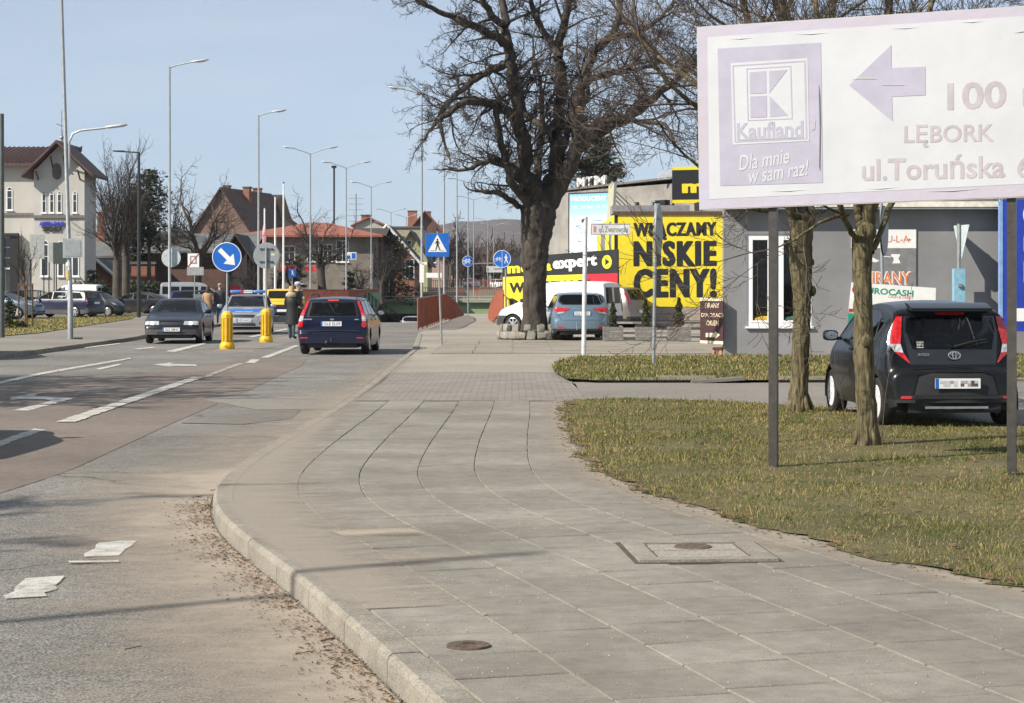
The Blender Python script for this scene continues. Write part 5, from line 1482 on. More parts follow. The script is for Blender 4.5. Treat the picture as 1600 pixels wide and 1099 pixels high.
# give way sign against the wall
Yy = 45.42; xy = wx(1498, Yy)
t = thing('traffic_sign', 'triangular sign seen from behind, blue sleeve on its post by the grey wall', 'traffic sign', (xy, Yy, 0), 0)
m = MB(); m.tube([(0, 0, -.05), (0, 0, wz(350, Yy))], .04, 10); m.build('post', mSteel, t, smooth=True)
m = MB(); s_ = .45
m.prism([(-s_, .0), (s_, 0), (.03, -.78), (-.03, -.78)], -.004, .004)
o = m.build('sign_panel', M('sign_back_pale', (.45, .52, .54), rough=.5), t, loc=(.06, -.02, wz(352, Yy)), rot=(0, 0, atan2(.98, -.19) + pi))
m = MB(); m.box(0, .02, -.06, .5, .03, .03); m.box(0, .02, -.4, .3, .03, .03); m.build('bracket', mSteel, o)
m = MB(); m.bbox(-.13, .13, -.1, .12, wz(560, Yy) + .4, wz(420, Yy)); sl = m.build('blue_sleeve', M('peeling_blue', (.12, .35, .52), rough=.7, col2=(.3, .45, .5), scale=9), t)
m = MB(); m.box(-.0, -.13, wz(446, Yy), .08, .05, .08); m.build('padlock_box', mSteel, sl)

# crossing sign
Yc = gy(538); t, Y, dx = pole(690, 538, 362, .032, 'crossing_sign', 'blue square pedestrian crossing sign on a leaning post beside the path', 'traffic sign', px_top=683.5)
cz = wz(383, Y); w = .66
sp = sq_sign(t, (wx(683.5, Y) - wx(690, Y), -.05, cz), w, w, mBlue, rz=radians(3))
m = MB(); m.prism([(-.27, -.2), (.27, -.2), (0, .3)], -.0055, -.0035); m.build('white_triangle', mWhite, sp)
def figure_poly(m, s=1.0, ox=0, oz=0, y0=-.008, y1=-.006):
    def P(pts): m.prism([(ox + a * s, oz + b * s) for a, b in pts], y0, y1)
    m.disc((ox + .0 * s, (y0 + y1) / 2, oz + .205 * s), .032 * s, 12, 'y', .002)
    P([(-.035, .16), (.03, .17), (.045, .0), (-.03, .0)])
    P([(-.03, .16), (-.005, .16), (-.07, .06), (-.095, .07)]); P([(.02, .165), (.045, .15), (.085, .06), (.065, .05)])
    P([(-.03, .01), (.012, .01), (-.035, -.16), (-.07, -.16)]); P([(.0, .01), (.045, .01), (.1, -.15), (.065, -.16)])
    P([(-.085, -.175), (-.035, -.175), (-.035, -.155), (-.07, -.155)]); P([(.07, -.175), (.125, -.16), (.11, -.145), (.07, -.155)])
m = MB(); figure_poly(m, .82, 0, -.015); m.build('walking_figure', mBlack, sp)
m = MB(); m.box(-.13, -.007, -.165, .12, .002, .012); m.box(.14, -.007, -.165, .1, .002, .012); m.build('crossing_lines', mBlack, sp)
# cycle signs
def bike(m, s, y):
    for cx in (-.15, .15):
        m.tube([(cx * s + .085 * s * cos(2 * pi * k / 16), y, -.05 * s + .085 * s * sin(2 * pi * k / 16)) for k in range(17)], .011 * s, 4, cap=False)
    for a, b in (((-.15, -.05), (-.07, .07)), ((-.07, .07), (.09, .07)), ((.09, .07), (0, -.05)), ((0, -.05), (-.15, -.05)), ((0, -.05), (-.08, .09)), ((.15, -.05), (.09, .1)), ((.09, .1), (.05, .12)), ((-.11, .1), (-.05, .1))):
        m.tube([(a[0] * s, y, a[1] * s), (b[0] * s, y, b[1] * s)], .011 * s, 4)
def cycle_sign(px, cy, base, Y, d, label, px_pole=None, half=False, top=None):
    x = wx(px_pole or px, Y); t = thing('cycle_sign', label, 'traffic sign', (x, Y, 0), 0, 'round blue cycle signs')
    m = MB(); m.tube([(0, 0, wz(base, Y) - .1), (0, 0, wz(top or cy - 8, Y))], .03, 8); m.build('post', mSteel, t, smooth=True)
    m = MB(); m.disc((0, 0, 0), d / 2, 32, 'y', .006); o = m.build('sign_panel', mBlue, t, loc=(wx(px, Y) - x, -.05, wz(cy, Y)), smooth=True)
    m = MB(); n = 32; m.tube([(d / 2 * .95 * cos(2 * pi * k / n), -.005, d / 2 * .95 * sin(2 * pi * k / n)) for k in range(n + 1)], .009, 4, cap=False); m.build('white_rim', mWhite, o)
    m = MB()
    if half:
        m.bbox(-.006, .006, -.007, -.004, -d * .45, d * .45); mm = MB(); bike(mm, .6, -.006)
        m.add([(v[0] - .13, v[1], v[2]) for v in mm.v], mm.f)
        mm = MB(); figure_poly(mm, .8, .14, -.02); m.add(mm.v, mm.f)
    else: bike(m, 1.15 * d / .6, -.006)
    m.build('bicycle_symbol', mWhite, o)
cycle_sign(731, 408.5, 492, 112, .66, 'small round blue cycle route sign on the path behind the crossing sign')
cycle_sign(784.5, 405, 500, 70, .66, 'round blue shared path sign just left of the black and yellow banner', px_pole=790, half=True)

# keep-right bollards on the island
def bollard(px, py, Yb, label, sign_front, label2, cy, d):
    Y = Yb; x = wx(px, Y); zb = road_z(Y) + .0
    t = thing('yellow_bollard', label, 'bollard', (x, Y, zb), 0, 'yellow traffic island bollards')
    H = CH - zb - (480 - 450) / F * Y if False else 1.06
    m = MB(); n = 8
    m.lathe([(.17, H - .2), (.165, H - .1), (.11, H - .03), (.04, H)], n, 'z'); m.lathe([(.155, .16), (.155, H - .12)], n, 'z')
    m.build('shaft', mYelPaint, t)
    m = MB(); m.lathe([(.2, 0), (.215, .06), (.2, .14), (.16, .2)], 16, 'z'); m.build('base_collar', mYelPaint, t, smooth=True)
    for k in range(5):
        a = pi + pi * (k + .5) / 5; b = MB(); b.box(.158 * cos(a), .158 * sin(a), .55, .02, .035, .62, rz=a); b.build('rib', mYelPaint, t)
    m = MB(); m.disc((0, -.206, .08), .04, 12, 'y', .012); m.build('bolt_cover', M('bollard_dark_yellow', (.45, .24, .01)), t)
    # sign mounted on a pole that rises out of the bollard
    s = thing('island_sign', label2, 'traffic sign', (x, Y, zb + H - .02), 0)
    zt = wz(cy, Y) - (zb + H - .02)
    m = MB(); m.tube([(0, 0, 0), (0, 0, zt + (.0 if sign_front else .25))], .03, 10); m.build('post', mGreyPaint, s, smooth=True)
    m = MB(); m.disc((0, 0, 0), d / 2, 40, 'y', .006)
    o = m.build('sign_panel', mBlue if sign_front else mGreyPaint, s, loc=(0, -.04 if sign_front else .04, zt), smooth=True)
    if sign_front:
        m = MB(); m.tube([(d / 2 * .965 * cos(2 * pi * k / 40), -.004, d / 2 * .965 * sin(2 * pi * k / 40)) for k in range(41)], .012, 4, cap=False); m.build('white_rim', mWhite, o)
        m = MB(); k = d / .8
        pts = [(-.29, .06), (-.29, -.06), (.06, -.06), (.06, -.19), (.31, 0), (.06, .19), (.06, .06)]
        c, s_ = cos(radians(-45)), sin(radians(-45))
        m.prism([((a * c - b * s_) * k, (a * s_ + b * c) * k) for a, b in pts], -.007, -.004); m.build('white_arrow', mWhite, o)
    else:
        m = MB()
        for z in (-.19, .21): m.box(0, -.03, z, .38, .02, .02); m.box(-.19, -.025, z - .01, .02, .03, .05); m.box(.19, -.025, z - .01, .02, .03, .05)
        m.build('bracket', mDarkMetal, o)
        m = MB(); m.box(.2, -.006, .03, .1, .004, .06); m.build('sticker', M('pale_yellow', (.7, .65, .3)), o)
bollard(355, 541, 53.2, 'nearer yellow bollard of the traffic island, carrying the blue arrow sign', True, 'round blue sign with white arrow pointing down right', 402, .82)
bollard(416, 531, 59.8, 'farther yellow bollard of the traffic island, next to the blue estate car', False, 'grey back of a round sign on the farther yellow bollard', 399.5, .82)

# ---- lamp posts
def lamp(px, Y, py_top, arms, label, group=None, r=.075, zb=0.0, mat=mSteel, px_top=None, rise=.28, armlen=1.5, extras=None):
    x = wx(px, Y); H = wz(py_top, Y) - zb; dx = wx(px_top, Y) - x if px_top is not None else 0
    t = thing('lamp_post', label, 'lamp post', (x, Y, zb), 0, group)
    m = MB(); m.tube([(0, 0, -.3), (0, 0, 1.2), (0, 0, 1.25), (dx, 0, H)], [r, r, r * .82, r * .55], 10); m.build('pole', mat, t, smooth=True)
    for s in arms:
        L_ = armlen
        a = MB(); a.tube([(dx, 0, H - .05), (dx + s * L_ * .25, 0, H + rise * .2), (dx + s * L_, 0, H + rise)], [r * .5, r * .4, r * .35], 7); ao = a.build('arm', mat, t, smooth=True)
        h = MB(); h.blob(dx + s * (L_ + .3), 0, H + rise + .05, .8, .22, .09, .7, 10, 5, ry=-s * .14); h.build('lamp_head', M('lamp_head_grey', (.5, .51, .51), rough=.5, metal=.3), t, smooth='all')
        g = MB(); g.blob(dx + s * (L_ + .38), 0, H + rise + .015, .4, .16, .05, .8, 8, 4, ry=-s * .14); g.build('lamp_glass', M('lamp_lens', (.55, .56, .55), rough=.2), t)
    return t
t = lamp(110, 60, -4, (1,), 'tallest grey lamp post at the left kerb, with a curved lower arm', px_top=96, r=.09)
m = MB(); dxp = lambda z: (wx(96, 60) - wx(110, 60)) * z / 10.7
z0 = wz(262, 60); z1 = wz(204, 60)
m.tube([(dxp(z0) + .0, 0, z0 - .3), (dxp(z0) + .11, 0, z0), (dxp(z1) + .14, 0, z1 - .35), (dxp(z1) + .25, 0, z1 - .1), (dxp(z1) + .5, 0, z1), (1.1, 0, z1 + .08)], .035, 8); m.build('arm', mSteel, t, smooth=True)
m = MB(); m.blob(1.42, 0, z1 + .13, .75, .22, .1, .7, 10, 5, ry=-.12); m.build('lamp_head', MATS['lamp_head_grey'], t, smooth='all')
o = MB(); o.box(.1, -.11, wz(388, 60), .62, .01, .6); o.build('sign_back', M('sign_back_grey', (.33, .35, .36), rough=.5), t)
o = MB(); o.box(.1, -.12, wz(388, 60), .5, .01, .5); o.build('sign_panel', mGreyPaint, t)
for py, mt, h in ((379, mWhite, .14), (413, mWhite, .1), (430, M('old_yellow', (.5, .36, .12)), .3)):
    zz = wz(py, 60); o = MB(); o.tube([(dxp(zz) * .9, 0, zz - h / 2), (dxp(zz) * .9, 0, zz + h / 2)], .082, 10); o.build('sticker_band', mt, t)
o = MB(); o.box(.25, -.02, .02, .25, .12, .06); o.build('foot_plate', mDarkMetal, t)
t = lamp(265, 80, 104, (1,), 'grey lamp post behind the dark saloon, one arm to the right', armlen=.95, rise=.18, zb=-.05)
o = MB(); o.disc((.04, .12, wz(401, 80)), .4, 32, 'y', .01); o.build('round_sign_back', M('sign_back_pale', (.45, .52, .54)), t, smooth=True)
lamp(404, 95, 180, (1,), 'grey lamp post left of the white flagpoles, one short arm', armlen=.7, rise=.15, zb=-.1)
lamp(659, 87, 147, (-1,), 'grey lamp post beside the red railing carrying a paper notice, arm to the left', armlen=.85, rise=.22)
o = thing('paper_notice', 'white paper notice strapped to the lamp post by the red railing', 'notice', (wx(659, 86.8), 86.8, wz(427, 87)), 0)
m = MB(); m.box(0, 0, 0, .2, .03, .85); m.box(.12, 0, .44, .22, .03, .12); m.build('sheet', mWhite, o)
m = MB(); m.box(.55, 0, -.1, .7, .02, .22); m.build('direction_plate', mWhite, o)
DL = 'double armed lamp posts down the middle of the far road'
for px, top, Yl, lb in ((485, 240, 127, 'double armed lamp post just right of the white flagpoles, tallest of its row'), (541, 262, 141, 'second tallest double armed lamp post, left of the brick gable house'), (580, 292, 168, 'double armed lamp post in front of the brick gable house'), (611, 332, 225, 'short looking double armed lamp post before the dark conifer')):
    lamp(px, Yl, top, (-1, 1), lb, DL, armlen=1.15, rise=.35, zb=0)
for px, top, Yl, lb in ((714, 247, 131, 'double armed lamp post rising right above the crossing sign'), (731.5, 285, 162, 'double armed lamp post directly behind the small cycle sign'), (740, 312, 193, 'double armed lamp post a step right of the small cycle sign'), (762, 345, 255, 'double armed lamp post left of the direction board'), (771, 353, 275, 'faint double armed lamp post right above the direction board')):
    lamp(px, Yl, top, (-1, 1), lb, DL, armlen=1.15, rise=.3, zb=-1)
lamp(694, 111, 209, (-1,), 'thin single armed lamp post seen through the chestnut twigs, by the crossing sign', armlen=.7, rise=.2)
for px, top, Yl, lb in ((635, 340, 300, 'distant lamp post before the red roofed house'), (650, 344, 320, 'distant lamp post right of the green gable'), (670, 349, 350, 'distant lamp post behind the crossing sign'), (766, 380, 420, 'farthest visible lamp post over the cutting')):
    lamp(px, Yl, top, (-1, 1), lb, 'distant lamp posts beyond the bridge', armlen=1.3, rise=.4, zb=1.4, r=.11)
# slim dark lamp on the left lot, gallows shaped
t = thing('lamp_post', 'black gallows shaped lamp post among the parked cars', 'lamp post', (wx(217, 104), 104, 0), 0)
m = MB(); H = wz(238, 104); m.tube([(0, 0, 0), (0, 0, H)], [.11, .07], 8); m.build('pole', mDarkMetal, t, smooth=True)
m = MB(); m.tube([(0, 0, H - .02), (-1.25, 0, H + .05)], .04, 6); m.build('arm', mDarkMetal, t)
m = MB(); m.box(-1.1, 0, H + .06, .6, .2, .06); m.build('lamp_head', mDarkMetal, t)
t = thing('lamp_post', 'thin dark mast far behind the bare tree, topped by a flat head', 'lamp post', (wx(522, 240), 240, 1.3), 0)
m = MB(); m.tube([(0, 0, 0), (0, 0, wz(262, 240) - 1.3)], .12, 8); m.build('pole', mDarkMetal, t); m = MB(); m.box(0, 0, wz(261, 240) - 1.3, .6, .4, .3); m.build('lamp_head', mDarkMetal, t)
t = thing('utility_pole', 'dark pole cut by the left edge of the view', 'pole', (wx(2.5, 62), 62, 0), 0)
m = MB(); m.tube([(0, 0, 0), (0, 0, wz(178, 62))], [.1, .075], 10); m.build('post', M('dark_grey_pole', (.09, .1, .1), rough=.6), t, smooth=True)
t = thing('lamp_post', 'lamp post outside the left edge that throws the thin shadow over the kerb', 'lamp post', (-12.62, 4.02, 0), 0)
m = MB(); m.tube([(0, 0, 0), (0, 0, 11.6)], [.08, .045], 10); m.build('pole', mSteel, t)
# flagpoles
for px, top, lb in ((443, 287, 'tallest white flagpole of the three'), (430, 308, 'middle white flagpole of the three'), (413.5, 326, 'left white flagpole with a furled red flag')):
    Yf = 135; t = thing('flagpole', lb, 'flagpole', (wx(px, Yf), Yf, 0), 0, 'white flagpoles')
    m = MB(); m.tube([(0, 0, 0), (0, 0, wz(top, Yf))], [.09, .055], 8); m.build('pole', mWhite, t, smooth=True)
    m = MB(); m.blob(0, 0, wz(top, Yf) + .05, .12, .12, .16, 1, 8, 6); m.build('finial', mDarkMetal, t)
    if px < 420:
        m = MB(); m.blob(-.02, 0, wz(372, Yf), .3, .15, 2.0, 1, 8, 8); m.build('furled_flag', M('flag_cloth', (.5, .05, .06), rough=.8, col2=(.6, .6, .62), scale=3), t)
# no-parking style sign with red slash
Yn = 99; t = thing('traffic_sign', 'white square sign with red diagonal bar before the parked cars', 'traffic sign', (wx(304, Yn), Yn, 0), 0)
m = MB(); m.tube([(0, 0, 0), (0, 0, wz(396, Yn))], .03, 8); m.build('post', mSteel, t)
sp = sq_sign(t, (-.05, -.05, wz(407, Yn)), .58, .7, mWhite)
m = MB(); m.box(0, -.004, .02, .36, .003, .42); m.build('grey_square', mSteel, sp); m = MB(); m.box(0, -.006, .02, .2, .003, .26); m.build('pale_square', mWhite, sp)
m = MB(); m.box(0, -.008, 0, .88, .003, .06, ry=-radians(50)); m.build('red_bar', mRed, sp)
sq_sign(t, (.05, -.05, wz(424, Yn)), .85, .42, M('plate_dull', (.3, .31, .32), rough=.6))
# direction board and shelter roof down the cutting
t = thing('direction_board', 'white direction board on posts over the far road, left of the banner', 'traffic sign', (wx(779, 230), 230, 1.0), 0)
m = MB(); m.box(0, 0, wz(421, 230) - 1, 2.9, .06, .75); m.build('sign_panel', M('board_white_dull', (.55, .57, .58)), t)
m = MB(); m.box(-1.3, -.05, wz(421, 230) - 1, .2, .02, .35); m.box(.3, -.05, wz(420, 230) - 1, 1.8, .02, .14); m.build('lettering', mGreyPaint, t)
for s in (-1, 1): m = MB(); m.tube([(s * 1.3, 0, -1), (s * 1.3, 0, wz(418, 230) - 1)], .06, 6); m.build('post', mSteel, t)
m = MB(); m.box(-.3, 1, wz(411, 230) - 1, 5.2, 2, .12, ry=-.03); m.build('gantry_beam', mSteel, t)

# ---- red railings, retaining walls and bridge
mRail = M('railing_red', (.30, .085, .045), rough=.55, var=.2, scale=3)
mGreen = M('bridge_green', (.26, .38, .19), rough=.6, var=.12, scale=.6)
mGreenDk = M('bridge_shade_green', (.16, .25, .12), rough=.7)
mBridgeC = M('bridge_concrete', (.24, .25, .2), rough=.9, var=.15, scale=1)
mWallC = M('retaining_concrete', (.2, .2, .19), rough=.9, var=.25, scale=.8)
def railing(label, pts, h=1.1, gap=.13, barr=.014, solid=False, post_every=2.0, mat=mRail, name='railing', flat=True):
    """pts: (x, y, zbase, height)"""
    t = thing(name, label, 'railing', (pts[0][0], pts[0][1], pts[0][2]), 0)
    o = Vector(pts[0][:3]); P = [(Vector(p[:3]) - o, p[3]) for p in pts]
    m = MB(); m.tube([p + Vector((0, 0, hh)) for p, hh in P], .032, 6); m.build('handrail', mat, t, smooth=True)
    m = MB(); m.tube([p + Vector((0, 0, .1)) for p, hh in P], .025, 6); m.build('bottom_rail', mat, t)
    bars = MB(); acc = 0; accp = post_every; rad = barr
    for (a, ha), (b, hb_) in zip(P, P[1:]):
        d = b - a; L_ = math.hypot(d.x, d.y); k = 0
        while acc < L_:
            f = acc / L_; p = a + d * f; hh = ha + (hb_ - ha) * f
            bars.tube([p + Vector((0, 0, .1)), p + Vector((0, 0, hh))], rad, 4, cap=False); acc += gap
        acc -= L_
        n = max(1, int(round(L_ / post_every)))
        for k in range(n + 1):
            f = k / n; p = a + d * f; hh = ha + (hb_ - ha) * f
            q = MB(); q.tube([p, p + Vector((0, 0, hh))], .035, 6); q.build('post', mat, t)
    stuff(bars.build('baluster', mat, t, fix=False))
    return t
X0, Y0 = G(655, 508); X0 = wx(653, 73)
railing('rust red railing ending at the lamp post on the right bank of the underpass', [(X0, 73, -.02, 1.22), (wx(667, 76), 76, .03, 1.2), (wx(697, 94), 94, .05, 1.25), (wx(712, 103), 103, -.3, 1.15), (wx(724, 112), 112, -.95, 1.1)], gap=.11, barr=.025)
railing('curved rust red railing at the right side of the path, left of the banner', [(wx(786, 76), 76, .35, 1.15), (wx(776, 84), 84, .25, 1.15), (wx(768, 92), 92, -.2, 1.15), (wx(763.5, 100), 100, -.75, 1.1)], gap=.11, barr=.025)
MBc = MB(); MBc.prism([(73, -.06), (94, -.0), (103, -.35), (112, -1.0), (112, -4), (73, -4)], -3.42, -3.2, 'yz')
tg(MBc.build('retaining_wall', mWallC), 'low concrete wall under the red railing beside the underpass', 'wall') if False else tag(MBc.build('retaining_wall', mWallC), 'concrete wall under the red railing at the edge of the underpass', 'wall')
m = MB(); m.prism([(84, -.2), (92, -.0), (190, .3), (190, -6), (84, -6)], -13.3, -13.02, 'yz'); tag(m.build('retaining_wall', mWallC), 'dark concrete wall on the left side of the underpass', 'wall')
m = MB(); m.prism([(76, .33), (84, .23), (92, -.22), (104, -1.0), (104, -3), (76, -3)], wx(786, 76) - .2, wx(786, 76) + .1, 'yz')
# bridge
Yb = 190
t = thing('road_bridge', 'low green girder bridge with red railings across the underpass', 'bridge', (wx(640, Yb), Yb, 0), 0)
xl, xr = wx(395, Yb) - wx(640, Yb), wx(830, Yb) - wx(640, Yb)
m = MB(); m.bbox(xl, xr, -.3, 14, .12, .5); m.build('deck', mBridgeC, t)
m = MB(); m.bbox(xl, xr, -.32, -.26, .18, .46); m.build('edge_beam', M('edge_green', (.3, .38, .22), rough=.7, var=.1), t)
m = MB(); m.bbox(xl, xr, .1, .7, -.95, .11); m.build('girder', mGreen, t)
m = MB(); m.bbox(xl, xr, 11, 11.5, -.95, .11); m.build('girder', mGreenDk, t)
m = MB(); m.bbox(wx(560, 193) - wx(640, Yb), wx(586, 193) - wx(640, Yb), 1, 13, -6, .1); m.build('pier', mWallC, t)
m = MB(); m.bbox(wx(744, 193) - wx(640, Yb), xr, 1, 13, -6, .1); m.build('abutment', mWallC, t)
m = MB(); m.bbox(xl, xr, 12, 13.2, -6, -1.0); m.build('back_wall', mWallC, t)
railing('near red railing on the green bridge', [(wx(470, Yb), Yb - .1, .5, 1.1), (wx(800, Yb), Yb - .1, .5, 1.1)], gap=.22, barr=.022, post_every=3.5)
m = thing('handrail', 'pale double handrail in front of the bridge railing', 'railing', (wx(600, 188), 188, .3), 0)
q = MB(); q.tube([(0, 0, .45), (wx(800, 188) - wx(600, 188), 0, .45)], .045, 5); q.tube([(0, 0, .1), (wx(800, 188) - wx(600, 188), 0, .1)], .045, 5); q.build('rail', M('pale_rail', (.4, .36, .32)), m)
for k in range(9): q = MB(); x = (wx(800, 188) - wx(600, 188)) * k / 8; q.tube([(x, 0, -.1), (x, 0, .5)], .045, 5); q.build('post', MATS['pale_rail'], m)
railing('far red railing on the embankment behind the bridge', [(wx(575, 231), 231, 1.35, 1.15), (wx(800, 231), 231, 1.35, 1.15)], gap=.28, barr=.03, post_every=4)
railing('dark red railing left of the bridge behind the two pedestrians', [(wx(430, 118), 118, 0, 1.5), (wx(545, 128), 128, 0, 1.45), (wx(592, 176), 176, .35, 1.15)], gap=.16, barr=.05, post_every=5)
m = MB(); m.tube([(wx(590, 180), 180, -2.5), (wx(610, 180), 180, -.4), (wx(648, 180), 180, -2.6)], .05, 4)
# stair rail under the bridge
t = thing('stair_railing', 'dark stair railing in the shade under the green bridge', 'railing', (wx(590, 184), 184, -3), 0)
q = MB(); q.tube([(0, 0, 3.4), (3.6, 0, .9)], .05, 5); q.tube([(0, 0, 2.8), (3.6, 0, .3)], .05, 5)
for k in range(9): q.tube([(k * .42, 0, 2.8 - k * .29), (k * .42, 0, 3.4 - k * .29)], .03, 4)
q.build('rail', mDarkMetal, t)

# ---- window helper
def window(parent, x, z, w, h, y, nx=2, nz=2, arch=False, frame=mWhite, glass=None, depth=.12, ft=.07, name='window', sill=True):
    f = MB(); yy0, yy1 = y - .02, y + .05
    f.bbox(x - w / 2, x - w / 2 + ft, yy0, yy1, z - h / 2, z + h / 2); f.bbox(x + w / 2 - ft, x + w / 2, yy0, yy1, z - h / 2, z + h / 2)
    f.bbox(x - w / 2 + ft, x + w / 2 - ft, yy0, yy1, z - h / 2, z - h / 2 + ft); f.bbox(x - w / 2 + ft, x + w / 2 - ft, yy0, yy1, z + h / 2 - ft, z + h / 2)
    for i in range(1, nx): f.bbox(x - w / 2 + w * i / nx - ft * .35, x - w / 2 + w * i / nx + ft * .35, yy0, yy1 - .01, z - h / 2 + ft, z + h / 2 - ft)
    for i in range(1, nz): zz = z - h / 2 + h * (i / nz if nz > 2 else .62); f.bbox(x - w / 2 + ft, x + w / 2 - ft, yy0 + .005, yy1 - .015, zz - ft * .3, zz + ft * .3)
    if arch:
        n = 8; P = [(x + w / 2 * cos(pi * k / n), z + h / 2 + w / 2 * sin(pi * k / n)) for k in range(n + 1)]
        f.prism(P, yy0 + .01, yy1)
    o = f.build(name, frame, parent)
    g = MB(); g.bbox(x - w / 2 + ft * .5, x + w / 2 - ft * .5, y + .005, y + .012, z - h / 2 + ft * .5, z + h / 2 - ft * .5)
    if arch:
        g.prism([(x + (w / 2 - ft) * cos(pi * k / 8), z + h / 2 + .02 + (w / 2 - ft) * sin(pi * k / 8)) for k in range(9)], y - .024, y - .018)
    g.build('pane', glass or mWinDark, o)
    if sill: s = MB(); s.bbox(x - w / 2 - .06, x + w / 2 + .06, y - .1, y + .03, z - h / 2 - .07, z - h / 2 - .003); s.build('sill', frame, o)
    return o
mWinDark = M('window_dark_glass', (.03, .035, .04), rough=.06, spec=.8, var=.3, scale=.8)

# ---- grey shop on the right
mRender = M('grey_render', (.245, .245, .25), rough=.9, var=.11, scale=.55, bump=.3, bscale=30, detail=12)
mFascia = M('fascia_cream', (.72, .69, .6), rough=.6)
Yw = 45.9
xw = wx(1131, Yw)
shop = thing('grey_shop', 'low grey rendered shop with white framed window and cream roof edge', 'building', (xw, Yw, 0), 0)
W_ = 12.5
wa, wb_ = wx(1167, Yw) - xw, wx(1268, Yw) - xw; z0, z1 = wz(510, Yw), wz(366, Yw)
m = MB(); H = 3.52
m.bbox(0, wa, 0, .3, -.1, H); m.bbox(wb_, W_, 0, .3, -.1, H); m.bbox(wa, wb_, 0, .3, -.1, z0); m.bbox(wa, wb_, 0, .3, z1, H)
m.prism([(0, .3), (.3, .3), (2.5, 14), (2.2, 14)], -.1, H, 'xy'); m.bbox(2.5, W_, 13.7, 14, -.1, H); m.bbox(W_ - .3, W_, .3, 13.7, -.1, H)
m.build('wall', mRender, shop)
m = MB(); m.bbox(2.5, W_ - .3, .3, 13.7, -.05, 0.0); m.bbox(1.2, 5, 3.2, 3.3, 0, H); m.build('floor', M('shop_floor', (.12, .11, .1)), shop)
m = MB(); m.prism([(-.05, -.36), (W_ + .3, -.36), (W_ + .3, 14.3), (2.0, 14.3)], H, H + .13, 'xy'); m.build('roof', mFascia, shop)
m = MB(); m.prism([(.1, -.3), (W_ + .25, -.3), (W_ + .25, 14.2), (2.1, 14.2)], H + .13, H + .2, 'xy'); m.build('roof_felt', mDarkAsph, shop)
m = MB(); m.bbox(.0, W_ + .3, -.34, -.02, H - .05, H - .003); m.build('soffit', mGreyPaint, shop)
# window: two sashes with a broad middle post
fr = MB(); ft = .09
fr.bbox(wa, wb_, .03, .12, z0, z0 + ft); fr.bbox(wa, wb_, .03, .12, z1 - ft, z1); fr.bbox(wa, wa + ft, .03, .12, z0 + ft, z1 - ft); fr.bbox(wb_ - ft, wb_, .03, .12, z0 + ft, z1 - ft)
xm = wx(1212, Yw) - xw; fr.bbox(xm - .14, xm + .14, .03, .12, z0 + ft, z1 - ft)
mPVC = M('white_pvc', (.8, .8, .8), rough=.35, var=.02)
wo = fr.build('window', mPVC, shop)
for a, b in ((wa + ft, xm - .14), (xm + .14, wb_ - ft)):
    s = MB(); e = .05
    s.bbox(a, b, .015, .1, z0 + ft, z0 + ft + e); s.bbox(a, b, .015, .1, z1 - ft - e, z1 - ft); s.bbox(a, a + e, .015, .1, z0 + ft + e, z1 - ft - e); s.bbox(b - e, b, .015, .1, z0 + ft + e, z1 - ft - e); s.build('sash', mPVC, wo)
    g = MB(); g.bbox(a + e * .5, b - e * .5, .05, .055, z0 + ft + e * .5, z1 - ft - e * .5); g.build('pane', glass_mat('shop_glass', tint=(.75, .77, .75), opac=.06, refl=1.35), wo)
s = MB(); s.bbox(wa - .04, wb_ + .04, -.07, .03, z0 - .05, z0 - .002); s.build('sill', mPVC, wo)
def curtain(x0, x1, z0_, z1_, y, mat, label, waves=7):
    m = MB(); n = waves * 6; vs = []
    for i in range(n + 1):
        x = x0 + (x1 - x0) * i / n; yy = y + .03 * sin(i / 6 * 2 * pi) + .01 * sin(i * 1.7)
        vs += [(x, yy, z0_), (x, yy, z1_)]
    m.add(vs, [(2 * i, 2 * i + 2, 2 * i + 3, 2 * i + 1) for i in range(n)])
    t = tag(m.build('curtain', mat, smooth='all', loc=(xw, Yw, 0)), label, 'curtain'); return t
curtain(wa + .08, wa + .52, z0 + .05, z1, .17, M('patterned_cloth', (.1, .08, .08), rough=.9, col2=(.3, .22, .24), scale=9), 'dark patterned curtain inside the left pane of the shop window')
curtain(wa + .5, wa + .75, z0 + .05, z1, .2, M('olive_cloth', (.3, .3, .12), rough=.9), 'olive green curtain inside the left pane of the shop window', 4)
curtain(xm + .14, xm + .34, z0 + .05, z1, .18, M('dark_green_cloth', (.04, .06, .05), rough=.9), 'dark curtain inside the right pane of the shop window', 3)
curtain(xm + .4, xm + .75, z0 + .05, z1, .2, M('grey_cloth', (.16, .18, .19), rough=.9), 'grey curtain inside the right pane of the shop window', 4)
for x, mt, lb in ((wa + .42, M('mustard_cloth', (.5, .33, .04), rough=.9), 'mustard yellow folded cloth on the shop window ledge'), (xm + .45, M('bottle_green_cloth', (.02, .12, .09), rough=.9), 'dark green folded cloth on the shop window ledge')):
    m = MB(); m.blob(0, .1, .12, .62, .22, .2, .5, 12, 6); m.blob(0.05, .1, .26, .5, .2, .1, .6, 12, 6)
    o = m.build('folded_cloth', mt, smooth='all', loc=(xw + x, Yw + .05, z0 + .05)); tag(o, lb, 'cloth')
